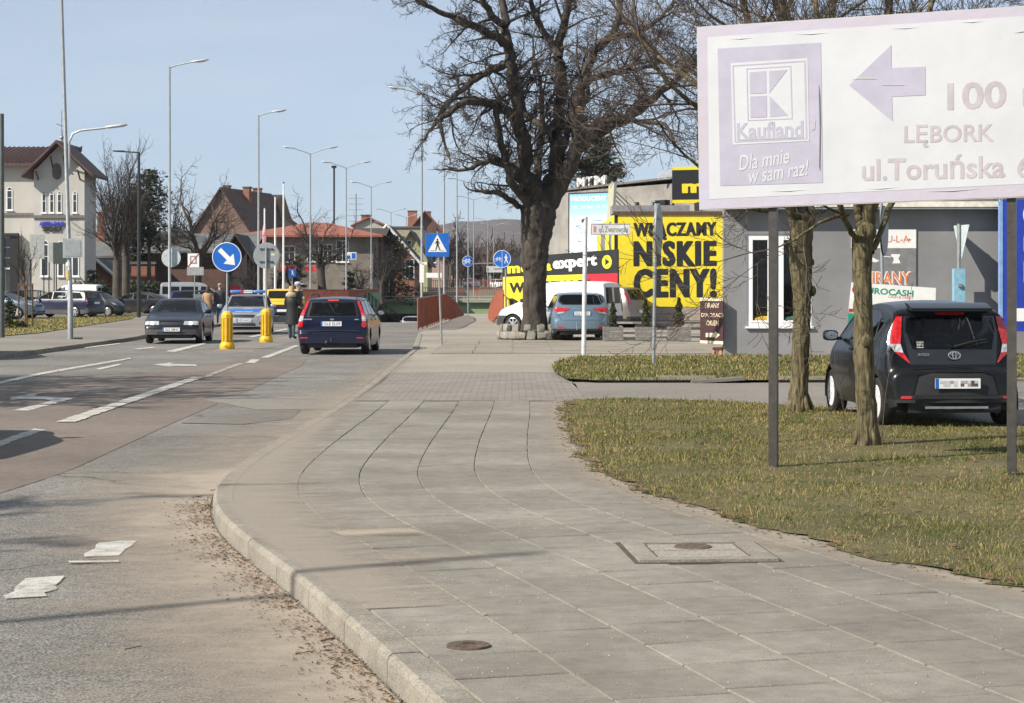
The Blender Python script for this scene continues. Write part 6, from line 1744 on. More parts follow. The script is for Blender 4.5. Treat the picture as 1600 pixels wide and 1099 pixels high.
# sign panels on the wall
def wall_pt(px, py): return (wx(px, Yw) - xw, wz(py, Yw))
x0_, z1_ = wall_pt(1330, 359); x1_, zm_ = wall_pt(1431, 388); _, z0_ = wall_pt(1431, 450)
t = thing('shop_sign', 'white and grey curtain shop sign with orange lettering on the grey wall', 'shop sign', (xw + x0_, Yw - .035, 0), 0)
wS = x1_ - x0_
m = MB(); m.bbox(0, wS, 0, .03, zm_, z1_); m.build('white_panel', mWhite, t)
m = MB(); m.bbox(0, wS, .002, .03, z0_, zm_ - .002); m.build('grey_panel', M('panel_grey', (.2, .2, .205), rough=.7), t)
mOr = M('orange_print', (.75, .2, .06), rough=.6)
text('U-R-S-T-U-L-A', .3, mOr, t, (wS * .46, -.003, (z1_ + zm_) / 2), width=wS * .86, height=.17)
m = MB(); a, b = wx(1417, Yw) - xw - x0_, (z1_ + zm_) / 2 - .02; m.prism([(a, b), (a + .05, b + .035), (a + .1, b), (a + .05, b - .035)], -.004, -.001); m.build('diamond', mOr, t)
a, b = wx(1400, Yw) - xw - x0_, wz(404, Yw)
m = MB(); m.prism([(a - .12, b + .1), (a + .09, b + .1), (a + .09, b + .06), (a + .05, b), (a + .09, b - .08), (a + .1, b - .12), (a - .1, b - .12), (a - .06, b - .05), (a - .07, b + .02), (a - .13, b + .05)], -.004, -.001)
m.prism([(a - .32, b + .06), (a - .13, b + .04), (a - .13, b + .02), (a - .3, b + .04)], -.004, -.001); m.prism([(a - .95, b - .03), (a - .6, b + .04), (a - .4, b - .06), (a - .5, b - .1), (a - .8, b - .02)], -.004, -.001); m.build('printed_symbol', mWhite, t)
text('FIRANY', .4, mWhite, t, (wS * .57, -.001, wz(435, Yw)), width=1.1, height=.33, bold=.022)
text('FIRANY', .4, mOr, t, (wS * .57, -.004, wz(435, Yw)), width=1.06, height=.29, bold=.004)
# leaning board behind the small car
Yq = 40.5
eb = Board('leaning_board', 'white and green board standing on the grass strip behind the black hatchback', 'sign board', (wx(1324, Yq), Yq), (wx(1462, Yq), Yq))
eb.poly('backboard', [(1323, 560), (1458, 560), (1462.5, 450), (1330, 441)], mBackBoard, 0, .02)
eb.poly('white_panel', [(1325, 487), (1461, 487), (1462, 450.5), (1330, 441.5)], mWhite, .021)
eb.poly('green_panel', [(1323.5, 558), (1386, 558), (1388, 490), (1325, 490)], M('board_green', (.02, .27, .17), rough=.5), .021)
eb.poly('grey_panel', [(1386.5, 558), (1458, 558), (1461, 490), (1388.5, 490)], mSteel, .021)
eb.poly('red_stripe', [(1325.5, 487), (1400, 487), (1400.5, 482.5), (1325.7, 482.5)], M('print_red', (.55, .03, .06), rough=.5), .0235)
eb.text('EUROCASH', 1347, 453.5, 1427, 459, MATS['board_green'], .0235, bold=.015, slope=10)
eb.text('CASH & CARRY', 1388, 463.5, 1427, 466, MATS['print_red'], .0235, slope=4.5)
a, b = eb.p(1336, 453); m = MB(); m.disc((a, -.0245, b), .07, 20, 'y', .002); m.build('red_dot', MATS['print_red'], eb.root)
for px in (1340, 1445): a, b = eb.p(px, 500); m = MB(); m.bbox(a - .03, a + .03, .002, .06, -.05, b + .5); m.build('post', mBrownWood, eb.root)
# blue hoarding at the right edge
Yk = 45.2
kb = Board('blue_board', 'blue billboard with white letters cut by the right edge, before the grey shop', 'billboard', (wx(1561, Yk), Yk), (wx(1700, Yk), Yk))
kb.poly('panel', [(1561, 518), (1700, 518), (1700, 312), (1561, 312)], mBlueDk, 0, .1)
kb.poly('frame_edge', [(1560, 519), (1565, 519), (1565, 311), (1560, 311)], M('pale_blue_edge', (.22, .36, .62), rough=.5), -.02, .13)
kb.poly('white_bar', [(1584, 502), (1690, 502), (1690, 482), (1584, 482)], mWhite, .101)
m = MB(); a, b = kb.p(1622, 336); m.lathe([(.24, -.103), (.38, -.103), (.38, -.106), (.24, -.106)], 32, 'y', (a, 0, b)); m.build('lettering', mWhite, kb.root)
for y0_, y1_ in ((370, 393), (409, 441)):
    kb.poly('lettering', [(1598, y1_), (1608, y1_), (1608, y0_), (1598, y0_)], mWhite, .101)
for px in (1572, 1680): a, b = kb.p(px, 500); m = MB(); m.bbox(a - .05, a + .05, .002, .1, -.05, b + .3); m.build('post', mBrownMetal, kb.root)
# curtain shop sandwich board at the corner
Ys_ = 46.6
sb = Board('advert_banner', 'tall dark brown banner advertising curtains at the corner of the grey shop', 'sign board', (wx(1095, Ys_), Ys_), (wx(1131, Ys_ - .9), Ys_ - .9))
mMar = M('maroon_banner', (.05, .018, .02), rough=.7); mCr = M('cream_print', (.72, .62, .42), rough=.7)
sb.poly('panel', [(1095, 537), (1131, 539), (1131, 466), (1095, 466)], mMar, 0, .02)
sb.poly('cream_band', [(1095, 470.5), (1131, 470.5), (1131, 466), (1095, 466)], mCr, .021)
sb.poly('cream_band', [(1095, 536.5), (1131, 538.5), (1131, 533.5), (1095, 532)], mCr, .021)
sb.text('FIRANY', 1103, 477.5, 1125, 477.5, mCr, .021, slope=8); sb.text('DEKORACJI', 1097, 493.5, 1131, 493.5, mCr, .021, slope=8); sb.text('OKIEN', 1105, 505, 1124, 505, mCr, .021, slope=8)
sb.poly('arrow', [(1104, 527), (1118, 527), (1118, 530), (1126, 523.5), (1118, 517.5), (1118, 520.5), (1104, 520.5)], mCr, .021)
m = MB(); m.box(.45, 0.3, .05, .4, .25, .22); m.build('brick_weight', M('pink_brick', (.45, .2, .14), rough=.9), sb.root)
# dried clump at the wall foot
m = MB(); rr = random.Random(11)
for k in range(40):
    a = rr.uniform(0, 2 * pi); r = rr.uniform(.02, .3); m.tube([(r * cos(a), r * sin(a) * .4, .02), (r * 1.3 * cos(a), r * .5 * sin(a), rr.uniform(.03, .15))], .008, 3)
x, y = G(1155, 553); tag(m.build('dead_plant', mLeaf, loc=(x, y - .2, 0)), 'clump of dead brown leaves at the foot of the grey wall', 'plant')

# ---- yellow poster wall and the shop behind it
Yp = 77.5
yb = Board('poster_wall', 'big yellow poster with heavy black words next to the grey shop', 'billboard', (wx(961, Yp), Yp), (wx(1131, Yp), Yp))
yb.poly('backing', [(960, 483), (1133, 485), (1133, 333), (960, 333)], mDarkMetal, -.001, .25)
yb.poly('yellow_sheet', [(965, 478), (1130, 481), (1130, 337), (965, 337)], mYellow, .25)
yb.poly('top_trim', [(958, 337), (1133, 337), (1133, 331), (958, 331)], mBrownWood, .24, .06)
yb.text('WŁĄCZAMY', 989, 362, 1119, 360.5, mBanBlack, .256, heavy=.028, spacing=1.14, bold=.012, slope=29)
yb.text('NISKIE', 989, 397, 1119, 396.5, mBanBlack, .258, heavy=.055, spacing=1.2, bold=.012, slope=40)
yb.text('CENY!', 989, 443, 1119, 442.5, mBanBlack, .258, heavy=.055, spacing=1.2, bold=.012, slope=46)
for px in (975, 1050, 1125): a, b = yb.p(px, 480); m = MB(); m.bbox(a - .05, a + .05, -.2, -.1, -.05, b + .2); m.build('post', mBrownMetal, yb.root)
ys_ = Board('side_poster', 'narrow yellow and grey side panel at the left edge of the yellow poster', 'sign board', (wx(934, 80.5), 80.5), (wx(961, 77.8), 77.8))
ys_.poly('panel', [(934, 393), (961, 399), (961, 336), (934, 356)], mYellow, 0, .04)
ys_.poly('panel_shape', [(940, 391), (947, 391), (947, 352), (940, 355)], mSteel, .041); ys_.poly('panel_shape', [(953, 394), (957, 396), (957, 345), (953, 347)], mSteel, .041)
kio = thing('kiosk', 'low flat roofed kiosk behind the yellow poster', 'building', (wx(962, 78.1), 78.1, 0), 0)
m = MB(); m.prism([(.3, 0), (7, 0), (7, 3), (1.0, 3)], 0, 4.6, 'xy'); m.build('wall', M('kiosk_grey', (.2, .19, .18), rough=.9), kio)
m = MB(); m.bbox(-.15, 3.0, -.15, 1.5, 4.6, 4.95); m.build('roof', M('kiosk_roof', (.26, .25, .26), rough=.8), kio)
m = MB(); m.bbox(3.02, 7.1, -.15, 3, 4.6, 4.72); m.build('roof', M('kiosk_roof2', (.3, .26, .15), rough=.8), kio)
for x in (.9, 1.6, 3.4): m = MB(); m.tube([(x, .3, 4.7), (x, .3, 5.1)], .08, 8); m.build('vent_pipe', mDarkMetal, kio)
# low wall of horizontal boards under the poster
yl = 76.5
m = MB()
t = thing('board_fence', 'low beige board fence under the yellow poster', 'fence', (wx(985, yl), yl, 0), 0)
for k in range(3):
    m = MB(); m.bbox(0, wx(1140, yl) - wx(985, yl), 0, .05, .03 + k * .27, .28 + k * .27); m.build('board', M('beige_board', (.34, .29, .25), rough=.8, var=.1), t)

# ---- black and yellow banner behind the van
mb_ = Board('shop_banner', 'long black and yellow shop banner stretched behind the white van', 'banner', (wx(787, 80), 80), (wx(967, 75), 75))
mb_.poly('backing', [(786, 490), (967, 480), (967, 389.5), (786, 404)], mDarkMetal, -.002, .04)
mb_.poly('yellow_part', [(787, 489), (966, 479), (966, 420), (787, 433)], mYellow, .04)
mb_.poly('black_part', [(787, 433), (966, 427), (966, 390.5), (787, 405)], mBanBlack, .0425)
mb_.poly('red_part', [(913, 470), (966, 470), (966, 426), (913, 428)], M('banner_red', (.6, .02, .04), rough=.5), .0425)
mb_.text('media', 794, 420, 863, 414.5, mYellow, .045, bold=.012, heavy=.028, spacing=1.08, slope=17)
mb_.text('expert', 865, 416, 934, 409.5, mWhite, .045, bold=.012, heavy=.028, spacing=1.08, slope=22)
a, b = mb_.p(949.5, 409.5); m = MB(); m.disc((a, -.046, b), .27, 28, 'y', .002); m.build('yellow_disc', mYellow, mb_.root, smooth=True)
m = MB(); m.prism([(a - .09, b - .14), (a + .16, b), (a - .09, b + .14)], -.05, -.0475); m.build('play_mark', mBanBlack, mb_.root)
mb_.text('WŁĄCZAMY', 797, 452, 925, 447, mBanBlack, .045, bold=.012, heavy=.028, spacing=1.08, slope=22)
mb_.text('NISKIE', 797, 475, 925, 470, mBanBlack, .045, bold=.012, heavy=.02, slope=18)
for px in (789, 876, 964): a, b = mb_.p(px, 440); m = MB(); m.bbox(a - .04, a + .04, .002, .08, -.3, b + .2 + (px - 789) * .002); m.build('post', mBrownMetal, mb_.root)

# ---- concrete shop with roof letters
mConc = M('stained_concrete', (.27, .255, .235), rough=.95, var=.2, scale=.7, detail=9, bump=.3, bscale=8)
cb = Board('concrete_building', 'stained concrete building with white roof letters behind the big tree', 'building', (wx(852, 96), 96), (wx(1062, 87), 87))
Lc = (cb.B - cb.A).length
top_l = cb.p(852, 302)[1]; 
def ctop(t): return top_l + (5.98 - top_l) * t / Lc
m = MB(); m.prism([(0, -.2), (Lc + 12, -.2), (Lc + 12, 6.8), (Lc, 6.35), (0, top_l)], 0, 10); m.build('wall', mConc, cb.root)
m = MB(); m.prism([(-.15, top_l), (Lc + 12, 6.82), (Lc + 12, 6.92), (-.15, top_l + .1)], -.12, 10.1); m.build('roof', mDarkAsph, cb.root)
mLet = M('roof_letter_white', (.62, .62, .62), rough=.5)
for ch, x0c, x1c in (('M', 887, 899), ('T', 901, 911), ('M', 914, 931)):
    a, b = cb.p((x0c + x1c) / 2, 292); w_ = cb.p(x1c, 292)[0] - cb.p(x0c, 292)[0]
    text(ch, .6, mLet, cb.root, (a, .6, top_l + .42 + a * .01), bold=.012, ext=.06, width=w_, height=.5, name='roof_letter')
m = MB()
for k in range(14): m.tube([(2.6 + k * .18, .7, top_l + .02), (2.6 + k * .18, .7, top_l + .5)], .015, 3)
a0 = cb.p(885, 300)[0]; m2 = MB(); m2.tube([(a0, .7, top_l + .22), (cb.p(932, 300)[0], .7, top_l + .25)], .03, 4); m2.tube([(a0, .7, top_l + .6), (cb.p(932, 300)[0], .7, top_l + .63)], .02, 4); m2.build('letter_frame', mSteel, cb.root)
# pale poster on it
pb = cb
def gradient_mat():
    m = bpy.data.materials.new('printed_poster'); m.use_nodes = True; nt = m.node_tree; b = nt.nodes['Principled BSDF']
    tc = nt.nodes.new('ShaderNodeTexCoord'); sp = nt.nodes.new('ShaderNodeSeparateXYZ'); nt.links.new(tc.outputs['Object'], sp.inputs[0])
    mr = nt.nodes.new('ShaderNodeMapRange'); mr.inputs[1].default_value = 2.5; mr.inputs[2].default_value = 5.9; nt.links.new(sp.outputs[2], mr.inputs[0])
    cr = nt.nodes.new('ShaderNodeValToRGB'); e = cr.color_ramp.elements; e[0].position = .35; e[0].color = (.68, .72, .76, 1); e[1].position = 1; e[1].color = (.18, .42, .66, 1); x = e.new(.62); x.color = (.7, .72, .66, 1); x = e.new(.8); x.color = (.33, .6, .72, 1)
    nt.links.new(mr.outputs[0], cr.inputs[0]); nt.links.new(cr.outputs[0], b.inputs['Base Color']); b.inputs['Roughness'].default_value = .5; return m
pt = Board('wall_poster', 'tall blue to white poster reading PRODUCENT on the concrete building', 'poster', (cb.A.x - .08 * 0 + cb.u.y * .06, cb.A.y - cb.u.x * .06), (cb.B.x + cb.u.y * .06, cb.B.y - cb.u.x * .06))
pt.poly('frame', [(889, 420), (955, 418), (955, 299.5), (889, 302)], mDarkMetal, 0, .04)
pt.poly('sheet', [(891, 418), (953, 416), (953, 301.5), (891, 304)], gradient_mat(), .04)
mCyan = M('print_pale_green', (.62, .78, .66), rough=.5); mSky = M('print_light_blue', (.5, .72, .85), rough=.5); mLine2 = M('print_blue_line', (.1, .22, .42), rough=.5)
pt.text('PRODUCENT', 893, 311, 949, 310, mCyan, .046, bold=.01, heavy=.02, spacing=1.1, slope=7.5); pt.text('TEL. 59 862 34 72', 893, 324, 949, 323, mSky, .046, bold=.01, heavy=.012, spacing=1.1, slope=6)
m = MB()
for seg in ([(896, 337), (902, 352), (908, 356)], [(901, 354), (909, 358), (916, 354), (909, 352), (901, 354)], [(897, 362), (904, 364), (905, 378)], [(915, 362), (908, 364), (907, 378)], [(902, 378), (911, 378)], [(900, 388), (908, 396), (916, 386)], [(925, 340), (930, 350), (944, 352)], [(930, 345), (942, 345)]):
    m.tube([(pt.p(*q)[0], -.045, pt.p(*q)[1]) for q in seg], .018, 4)
m.build('line_drawing', mLine2, pt.root)
# advertising pylon, aerial frame and upper board
py_ = Board('advert_pylon', 'narrow leaning advert panel in front of the concrete wall', 'sign board', (wx(950, 87), 87), (wx(962, 85), 85))
py_.poly('panel', [(952, 345), (961, 340), (964, 284), (955, 291)], M('pylon_pale', (.42, .46, .44), rough=.6, col2=(.5, .45, .2), scale=1.2), 0, .12)
m = MB()
for k in range(4): a = py_.p(963, 300 + k * 7); m.tube([(a[0], 0, a[1]), (a[0] + 1.6, 1.0, a[1] - 1.3)], .03, 4)
m.build('stay', mDarkMetal, py_.root)
m = MB(); a = py_.p(960, 288)
for k in range(4): m.tube([(a[0] - 1.0 + k * .1, 0, a[1] + .05 + k * .04), (a[0] - .1, 0, a[1] - .2 + k * .08)], .025, 4)
m.build('wire_frame', mSteel, py_.root)
ub = Board('roof_board', 'black and yellow shop board on the roof, partly hidden by the hoarding', 'sign board', (wx(1048, 85.5), 85.5), (wx(1230, 85.5), 85.5))
ub.poly('panel', [(1050, 317), (1230, 314), (1230, 258), (1050, 262)], mBanBlack, 0, .15)
ub.poly('yellow_bar', [(1050, 266.5), (1230, 263), (1230, 257.5), (1050, 261.5)], mYellow, .151); ub.poly('yellow_bar', [(1050, 318), (1230, 315), (1230, 310), (1050, 313)], mYellow, .151)
ub.text('media', 1065, 292, 1190, 290, mYellow, .156, bold=.012, heavy=.04, spacing=1.1, slope=21)
for px in (1052, 1120, 1200): a, b = ub.p(px, 300); m = MB(); m.bbox(a - .05, a + .05, .002, .12, 0, b); m.build('post', mDarkMetal, ub.root)
m = MB()
for k in range(7): a, b = cb.p(1030 + k * 3.2, 285); m.box(a, .5, 6.13, .1, .1, .4)
t = thing('roof_crates', 'small row of pale posts on the concrete roof beside the black board', 'roof fitting', (0, 0, 0)); t.location = (wx(1030, 87.5), 87.5, .45)
q = MB()
for k in range(7): q.box(k * .085, 0, 6.25 + k * .02, .05, .1, .35)
q.box(.25, 0, 6.12, .6, .1, .04); q.build('post', mLet, t)
# small window and air unit
q = thing('air_unit', 'grey air conditioning unit with dark vent low on the concrete wall', 'air unit', (wx(1026, 87.5), 87.6, 0), cb.rz)
m = MB(); m.box(0, 0, wz(322, 87), .3, .4, .55); m.build('casing', mSteel, q); m = MB(); m.box(.45, .1, wz(321, 87), .45, .3, .5); m.build('vent', mBlack, q)

# ---- planters with small cypress
mCyp = M('cypress_green', (.06, .065, .02), rough=.85, col2=(.03, .04, .015), scale=8, island=.5)
def leafcloud(m, shape, n, size, seed, up=.5):
    R = random.Random(seed)
    for i in range(n):
        p, nrm = shape(R)
        a = Vector((R.gauss(0, 1), R.gauss(0, 1), R.gauss(0, 1) + up)).normalized(); b = a.cross(Vector((R.gauss(0, 1), R.gauss(0, 1), R.gauss(0, 1)))).normalized()
        s = size * R.uniform(.6, 1.4)
        m.add([tuple(p - b * s * .4), tuple(p + a * s), tuple(p + b * s * .4)], [(0, 1, 2)])
def cone_shape(h, r, z0=0, pw=.8):
    def f(R):
        u = R.random() ** .8; z = z0 + h * u; rad = r * ((1 - u) ** pw) * (.75 + .25 * sin(u * 19 + R.random())) * math.sqrt(R.uniform(.25, 1)); a = R.uniform(0, 2 * pi)
        if u < .12: rad *= u / .12
        return Vector((rad * cos(a), rad * sin(a), z)), None
    return f
GP = 'grey wooden planters with small conifers'
for k, (x0p, x1p, ht, lb) in enumerate(((943, 974, 475, 'left grey wooden planter'), (994, 1026, 470, 'middle grey wooden planter'), (1044, 1080, 468, 'right grey wooden planter'))):
    Yt = 57.5; x0q, x1q = wx(x0p, Yt), wx(x1p, Yt); w_ = x1q - x0q
    t = thing('planter', lb + ' made of three planks', 'planter', ((x0q + x1q) / 2, Yt, 0), 0, GP)
    for j in range(3):
        m = MB(); z = .02 + j * .14
        m.bbox(-w_ / 2, w_ / 2, 0, .03, z, z + .13); m.build('plank', mWood, t); m = MB(); m.bbox(-w_ / 2, -w_ / 2 + .03, .03, .55, z, z + .13); m.build('plank', mWood, t); m = MB(); m.bbox(w_ / 2 - .03, w_ / 2, .03, .55, z, z + .13); m.build('plank', mWood, t)
    m = MB(); m.bbox(-w_ / 2 + .03, w_ / 2 - .03, .03, .55, .3, .4); m.build('soil', mSoilG, t)
    c = thing('cypress', 'small conifer growing in the ' + lb, 'shrub', ((x0q + x1q) / 2, Yt + .28, .38), 0, 'small conifers in the planters')
    hh = wz(ht, Yt) - .38
    m = MB(); leafcloud(m, cone_shape(hh, .2 + .02 * k, .02, .6), 1100, .055, 20 + k, 1.2); m.build('foliage', mCyp, c, fix=False)
    m = MB(); m.tube([(0, 0, -.05), (0, 0, hh * .8)], [.02, .006], 5); m.build('trunk', mBrownWood, c)
# red and white low barrier strips behind the planters
t = thing('low_barrier', 'low striped metal barrier behind the planters', 'barrier', (wx(1000, 63), 63, 0), 0)
for z in (.22, .42): m = MB(); m.bbox(-1.4, 2.5, 0, .04, z, z + .07); m.build('rail', M('barrier_pale', (.42, .36, .34), rough=.6), t)
for x in (-1.2, .5, 2.2): m = MB(); m.bbox(x - .04, x + .04, .01, .05, 0, .48); m.build('post', mDarkMetal, t)

# ---- stone ring round the tree
mStone = M('field_stone', (.26, .245, .21), rough=.95, col2=(.15, .14, .12), scale=5, bump=.8, bscale=14, island=.15)
sr = thing('stone_ring', 'ring of rough grey stones around the foot of the big tree', 'stone wall', (wx(836, 60), 60.3, 0), 0)
R5 = random.Random(9)
for ringi, (rx, ry, z, n, sz) in enumerate(((1.08, 1.35, .13, 22, .34), (1.02, 1.28, .36, 16, .28))):
    for k in range(n):
        a = 2 * pi * k / n + ringi * .2 + R5.uniform(-.05, .05)
        if ringi == 1 and sin(a) > -.1: continue
        m = MB(); s = sz * R5.uniform(.85, 1.15); m.blob(0, 0, 0, s, s * .75, .27 * R5.uniform(.8, 1.1), .45, 8, 5)
        m.v = [(v[0] + R5.gauss(0, .014), v[1] + R5.gauss(0, .014), v[2] + R5.gauss(0, .012)) for v in m.v]
        m.build('stone', mStone, sr, loc=(rx * cos(a), ry * sin(a), z), rot=(0, R5.uniform(-.1, .1), a + pi / 2), smooth=True)
m = MB(); m.lathe([(0, .3), (.9, .26), (1.0, .1)], 20, 'z'); m.v = [(v[0], v[1] * 1.2, v[2] + R5.gauss(0, .02)) for v in m.v]; m.build('soil', mSoilG, sr)

# ---- far buildings
mTileRed = M('red_roof_tiles', (.30, .1, .06), rough=.85, col2=(.2, .07, .045), scale=2.5)
mTileBr = M('brown_roof_tiles', (.11, .06, .048), rough=.85, col2=(.075, .045, .038), scale=3)
mTileDk = M('dark_roof_tiles', (.05, .035, .03), rough=.85, var=.2, scale=3)
mFelt = M('grey_roof_felt', (.12, .125, .125), rough=.9, var=.15, scale=.8)
mBrick = brick_mat('old_red_brick', (.3, .11, .06), (.22, .08, .045), (.2, .16, .13))
mBrickDk = brick_mat('dark_brick', (.14, .06, .04), (.1, .05, .035), (.12, .1, .09))
mCream = M('cream_render', (.42, .40, .35), rough=.9, var=.06, scale=.6)
mGreenR = M('lime_render', (.38, .38, .2), rough=.9, var=.06, scale=.6)
def ribs_roof(m, P, n, h=.05):
    """raised seams running down a four cornered slope P = eave left, eave right, ridge right, ridge left"""
    a, b, c, d = [Vector(p) for p in P]
    nrm = (b - a).cross(d - a).normalized()
    for k in range(n + 1):
        f = k / n; p = a.lerp(b, f) + nrm * h * .5; q = d.lerp(c, f) + nrm * h * .5
        m.tube([p, q], h * .6, 4, cap=False)
def house(name, label, px0, px1, Y, D, eave, ridge, gable='x', rz=0, wall=mCream, roof=mTileRed, wins=(), chim=(), zb=0.0, over=.4, ribs=0, base=None, trim=None, hip=0):
    x0, x1 = wx(px0, Y), wx(px1, Y); W_ = x1 - x0; he = wz(eave, Y) - zb; hr = wz(ridge, Y) - zb
    t = thing(name, label, 'house', (x0, Y, zb), rz)
    m = MB()
    if gable == 'x':                      # ridge runs left to right
        m.bbox(0, W_, 0, D, -.5, he)
        if hip == 0: m.prism([(0, he), (D, he), (D / 2, hr - .1)], .0, .3, 'yz'); m.prism([(0, he), (D, he), (D / 2, hr - .1)], W_ - .3, W_, 'yz')
    else:
        m.bbox(0, W_, 0, D, -.5, he); m.prism([(0, he), (W_, he), (W_ / 2, hr - .1)], 0, D)
    m.build('wall', wall, t)
    r = MB(); th = .18; o = over
    if gable == 'x':
        sl = (hr - he) / (D / 2); ez = he - o * sl
        A, B_ = (-o, -o, ez), (W_ + o, -o, ez); C_, D_ = (W_ + o - hip, D / 2, hr), (-o + hip, D / 2, hr); E_, F_ = (W_ + o, D + o, ez), (-o, D + o, ez)
        up = lambda p: (p[0], p[1], p[2] + th)
        vs = [A, B_, C_, D_, E_, F_] + [up(p) for p in (A, B_, C_, D_, E_, F_)]
        r.add(vs, [(0, 1, 2, 3), (3, 2, 4, 5), (6, 7, 8, 9), (9, 8, 10, 11), (0, 1, 7, 6), (4, 5, 11, 10), (1, 2, 8, 7), (2, 4, 10, 8), (5, 3, 9, 11), (3, 0, 6, 9), (1, 2, 4), (0, 3, 5), (7, 8, 10), (6, 9, 11)])
        if ribs: ribs_roof(r, [up(A), up(B_), up(C_), up(D_)], ribs)
    else:
        sl = (hr - he) / (W_ / 2); ez = he - o * sl
        for s in (-1, 1):
            xe = -o if s < 0 else W_ + o
            vs = [(xe, -o, ez), (W_ / 2, -o, hr), (W_ / 2, D + o, hr), (xe, D + o, ez)]
            r.add(vs + [(a, b, c + th) for a, b, c in vs], [(0, 1, 2, 3), (4, 5, 6, 7), (0, 1, 5, 4), (2, 3, 7, 6), (0, 3, 7, 4), (1, 2, 6, 5)])
    r.build('roof', roof, t)
    if trim and gable == 'y':
        q = MB()
        for s in (-1, 1):
            xe = -o if s < 0 else W_ + o
            q.tube([(xe, -o - .05, ez + .05), (W_ / 2, -o - .05, hr + .08)], .13, 4)
        q.build('verge_board', trim, t)
    for (px, py, w, h) in wins:
        window(t, wx(px, Y) - x0, wz(py, Y) - zb, w, h, -.03, 2, 2)
    for (px, top, w, dy) in chim:
        q = MB(); xx = wx(px, Y) - x0; zt = wz(top, Y) - zb; q.bbox(xx - w / 2, xx + w / 2, dy, dy + w, he * .6, zt); co = q.build('chimney', mBrick, t)
        q = MB(); q.bbox(xx - w / 2 - .08, xx + w / 2 + .08, dy - .08, dy + w + .08, zt, zt + .15); q.build('cap', mBrickDk, co)
    return t
# white corner building on the far left
Yh = 134
lb_ = thing('corner_building', 'grey-white two storey building with arched windows and brown roof at the left', 'building', (wx(-70, Yh), Yh, 0), 0)
def LX(px, Y=Yh): return wx(px, Y) - wx(-70, Yh)
m = MB(); m.bbox(0, LX(53), 0, 8, -.5, wz(256, Yh) - .1); m.bbox(LX(53), LX(105), .6, 8, -.5, wz(256, Yh) - .1); m.build('wall', M('building_render', (.47, .455, .42), rough=.9, var=.06, scale=.5), lb_)
Yg = 131; gx0, gx1 = wx(53, Yg) - wx(-70, Yh), wx(132, Yg) - wx(-70, Yh); he = wz(268, Yg); hr = wz(227, Yg); gm = (gx0 + gx1) / 2
m = MB(); m.bbox(gx0, gx1, Yg - Yh, .6, -.5, he); m.prism([(gx0, he), (gx1, he), (gm, hr)], Yg - Yh, .6); m.build('wall', MATS['building_render'], lb_)
mBR = M('building_roof', (.095, .05, .045), rough=.75, var=.15, scale=2)
r = MB()
for s in (-1, 1):
    xe = gx0 - .65 if s < 0 else gx1 + .75; ez = he - .45
    vs = [(xe, Yg - Yh - .9, ez), (gm, Yg - Yh - .9, hr + .1), (gm, 4 if s < 0 else 1.2, hr + .1), (xe, 4 if s < 0 else 1.2, ez)]
    r.add(vs + [(a, b, c + .2) for a, b, c in vs], [(0, 1, 2, 3), (4, 5, 6, 7), (0, 1, 5, 4), (2, 3, 7, 6), (0, 3, 7, 4), (1, 2, 6, 5)])
A, B_, C_, D_ = (-1, -.7, wz(256, Yh) - .2), (gx0 + .1, -.7, wz(256, Yh) - .2), (gm, 4.0, hr + .2), (-1, 4.0, hr + .2)
r.add([A, B_, C_, D_] + [(a, b, c + .18) for a, b, c in (A, B_, C_, D_)], [(0, 1, 2, 3), (4, 5, 6, 7), (0, 1, 5, 4), (1, 2, 6, 5), (2, 3, 7, 6), (3, 0, 4, 7)])
ribs_roof(r, [(A[0], A[1], A[2] + .18), (B_[0], B_[1], B_[2] + .18), (C_[0], C_[1], C_[2] + .18), (D_[0], D_[1], D_[2] + .18)], 26, .07)
r.build('roof', mBR, lb_)
m = MB()
for xx in (gx0 + .3, gx0 + 1.3, gx1 - 1.3, gx1 - .3):
    m.tube([(xx, Yg - Yh, he - .8 + 1.4 * (1 - abs(xx - gm) / (gx1 - gm))), (xx, Yg - Yh - .8, he - .25 + 1.75 * (1 - abs(xx - gm) / (gx1 - gm)))], .06, 5)
m.build('eave_brace', mBrownWood, lb_)
m = MB(); m.bbox(gx0 - .1, gx1 + .1, Yg - Yh - .12, Yg - Yh, wz(341, Yg), wz(336.5, Yg)); m.bbox(0, gx0 - .1, -.12, 0, wz(337, Yh), wz(333, Yh)); m.build('cornice', M('dark_cornice', (.16, .15, .14)), lb_)
m = MB(); m.tube([(gx0 - .12, -.1, 0), (gx0 - .12, -.1, wz(262, Yh))], .07, 6); m.build('downpipe', M('pipe_brown', (.05, .045, .04)), lb_)
for px in (69, 81, 93, 117): window(lb_, wx(px, Yg) - wx(-70, Yh), wz(318, Yg), .3, 1.3, Yg - Yh - .02, 1, 2, arch=True, ft=.05)
window(lb_, LX(15), wz(313, Yh), .42, 1.4, -.02, 1, 2, arch=True, ft=.06)
window(lb_, LX(-20), wz(313, Yh), .42, 1.4, -.02, 1, 2, arch=True, ft=.06)
for px, w in ((70, .55), (95, .45), (118, .5)): window(lb_, wx(px, Yg) - wx(-70, Yh), wz(407, Yg), w, 2.2, Yg - Yh - .02, 1, 2, arch=True, ft=.07)
window(lb_, LX(13), wz(395, Yh), .5, 2.2, -.3, 1, 3, ft=.06)
m = MB(); m.bbox(LX(5), LX(9), -.5, -.1, 0, wz(366, Yh)); m.bbox(LX(18), LX(31), -.5, -.1, 0, wz(366, Yh)); m.bbox(LX(5), LX(31), -.6, -.1, wz(370, Yh), wz(365, Yh)); m.build('black_portal', mBlack, lb_)
text('ARTEN FUNK', .4, M('shop_blue', (.04, .05, .45), rough=.5), lb_, (wx(82, Yg) - wx(-70, Yh), Yg - Yh - .08, wz(350, Yg)), bold=.02, ext=.03, width=1.75, height=.33)
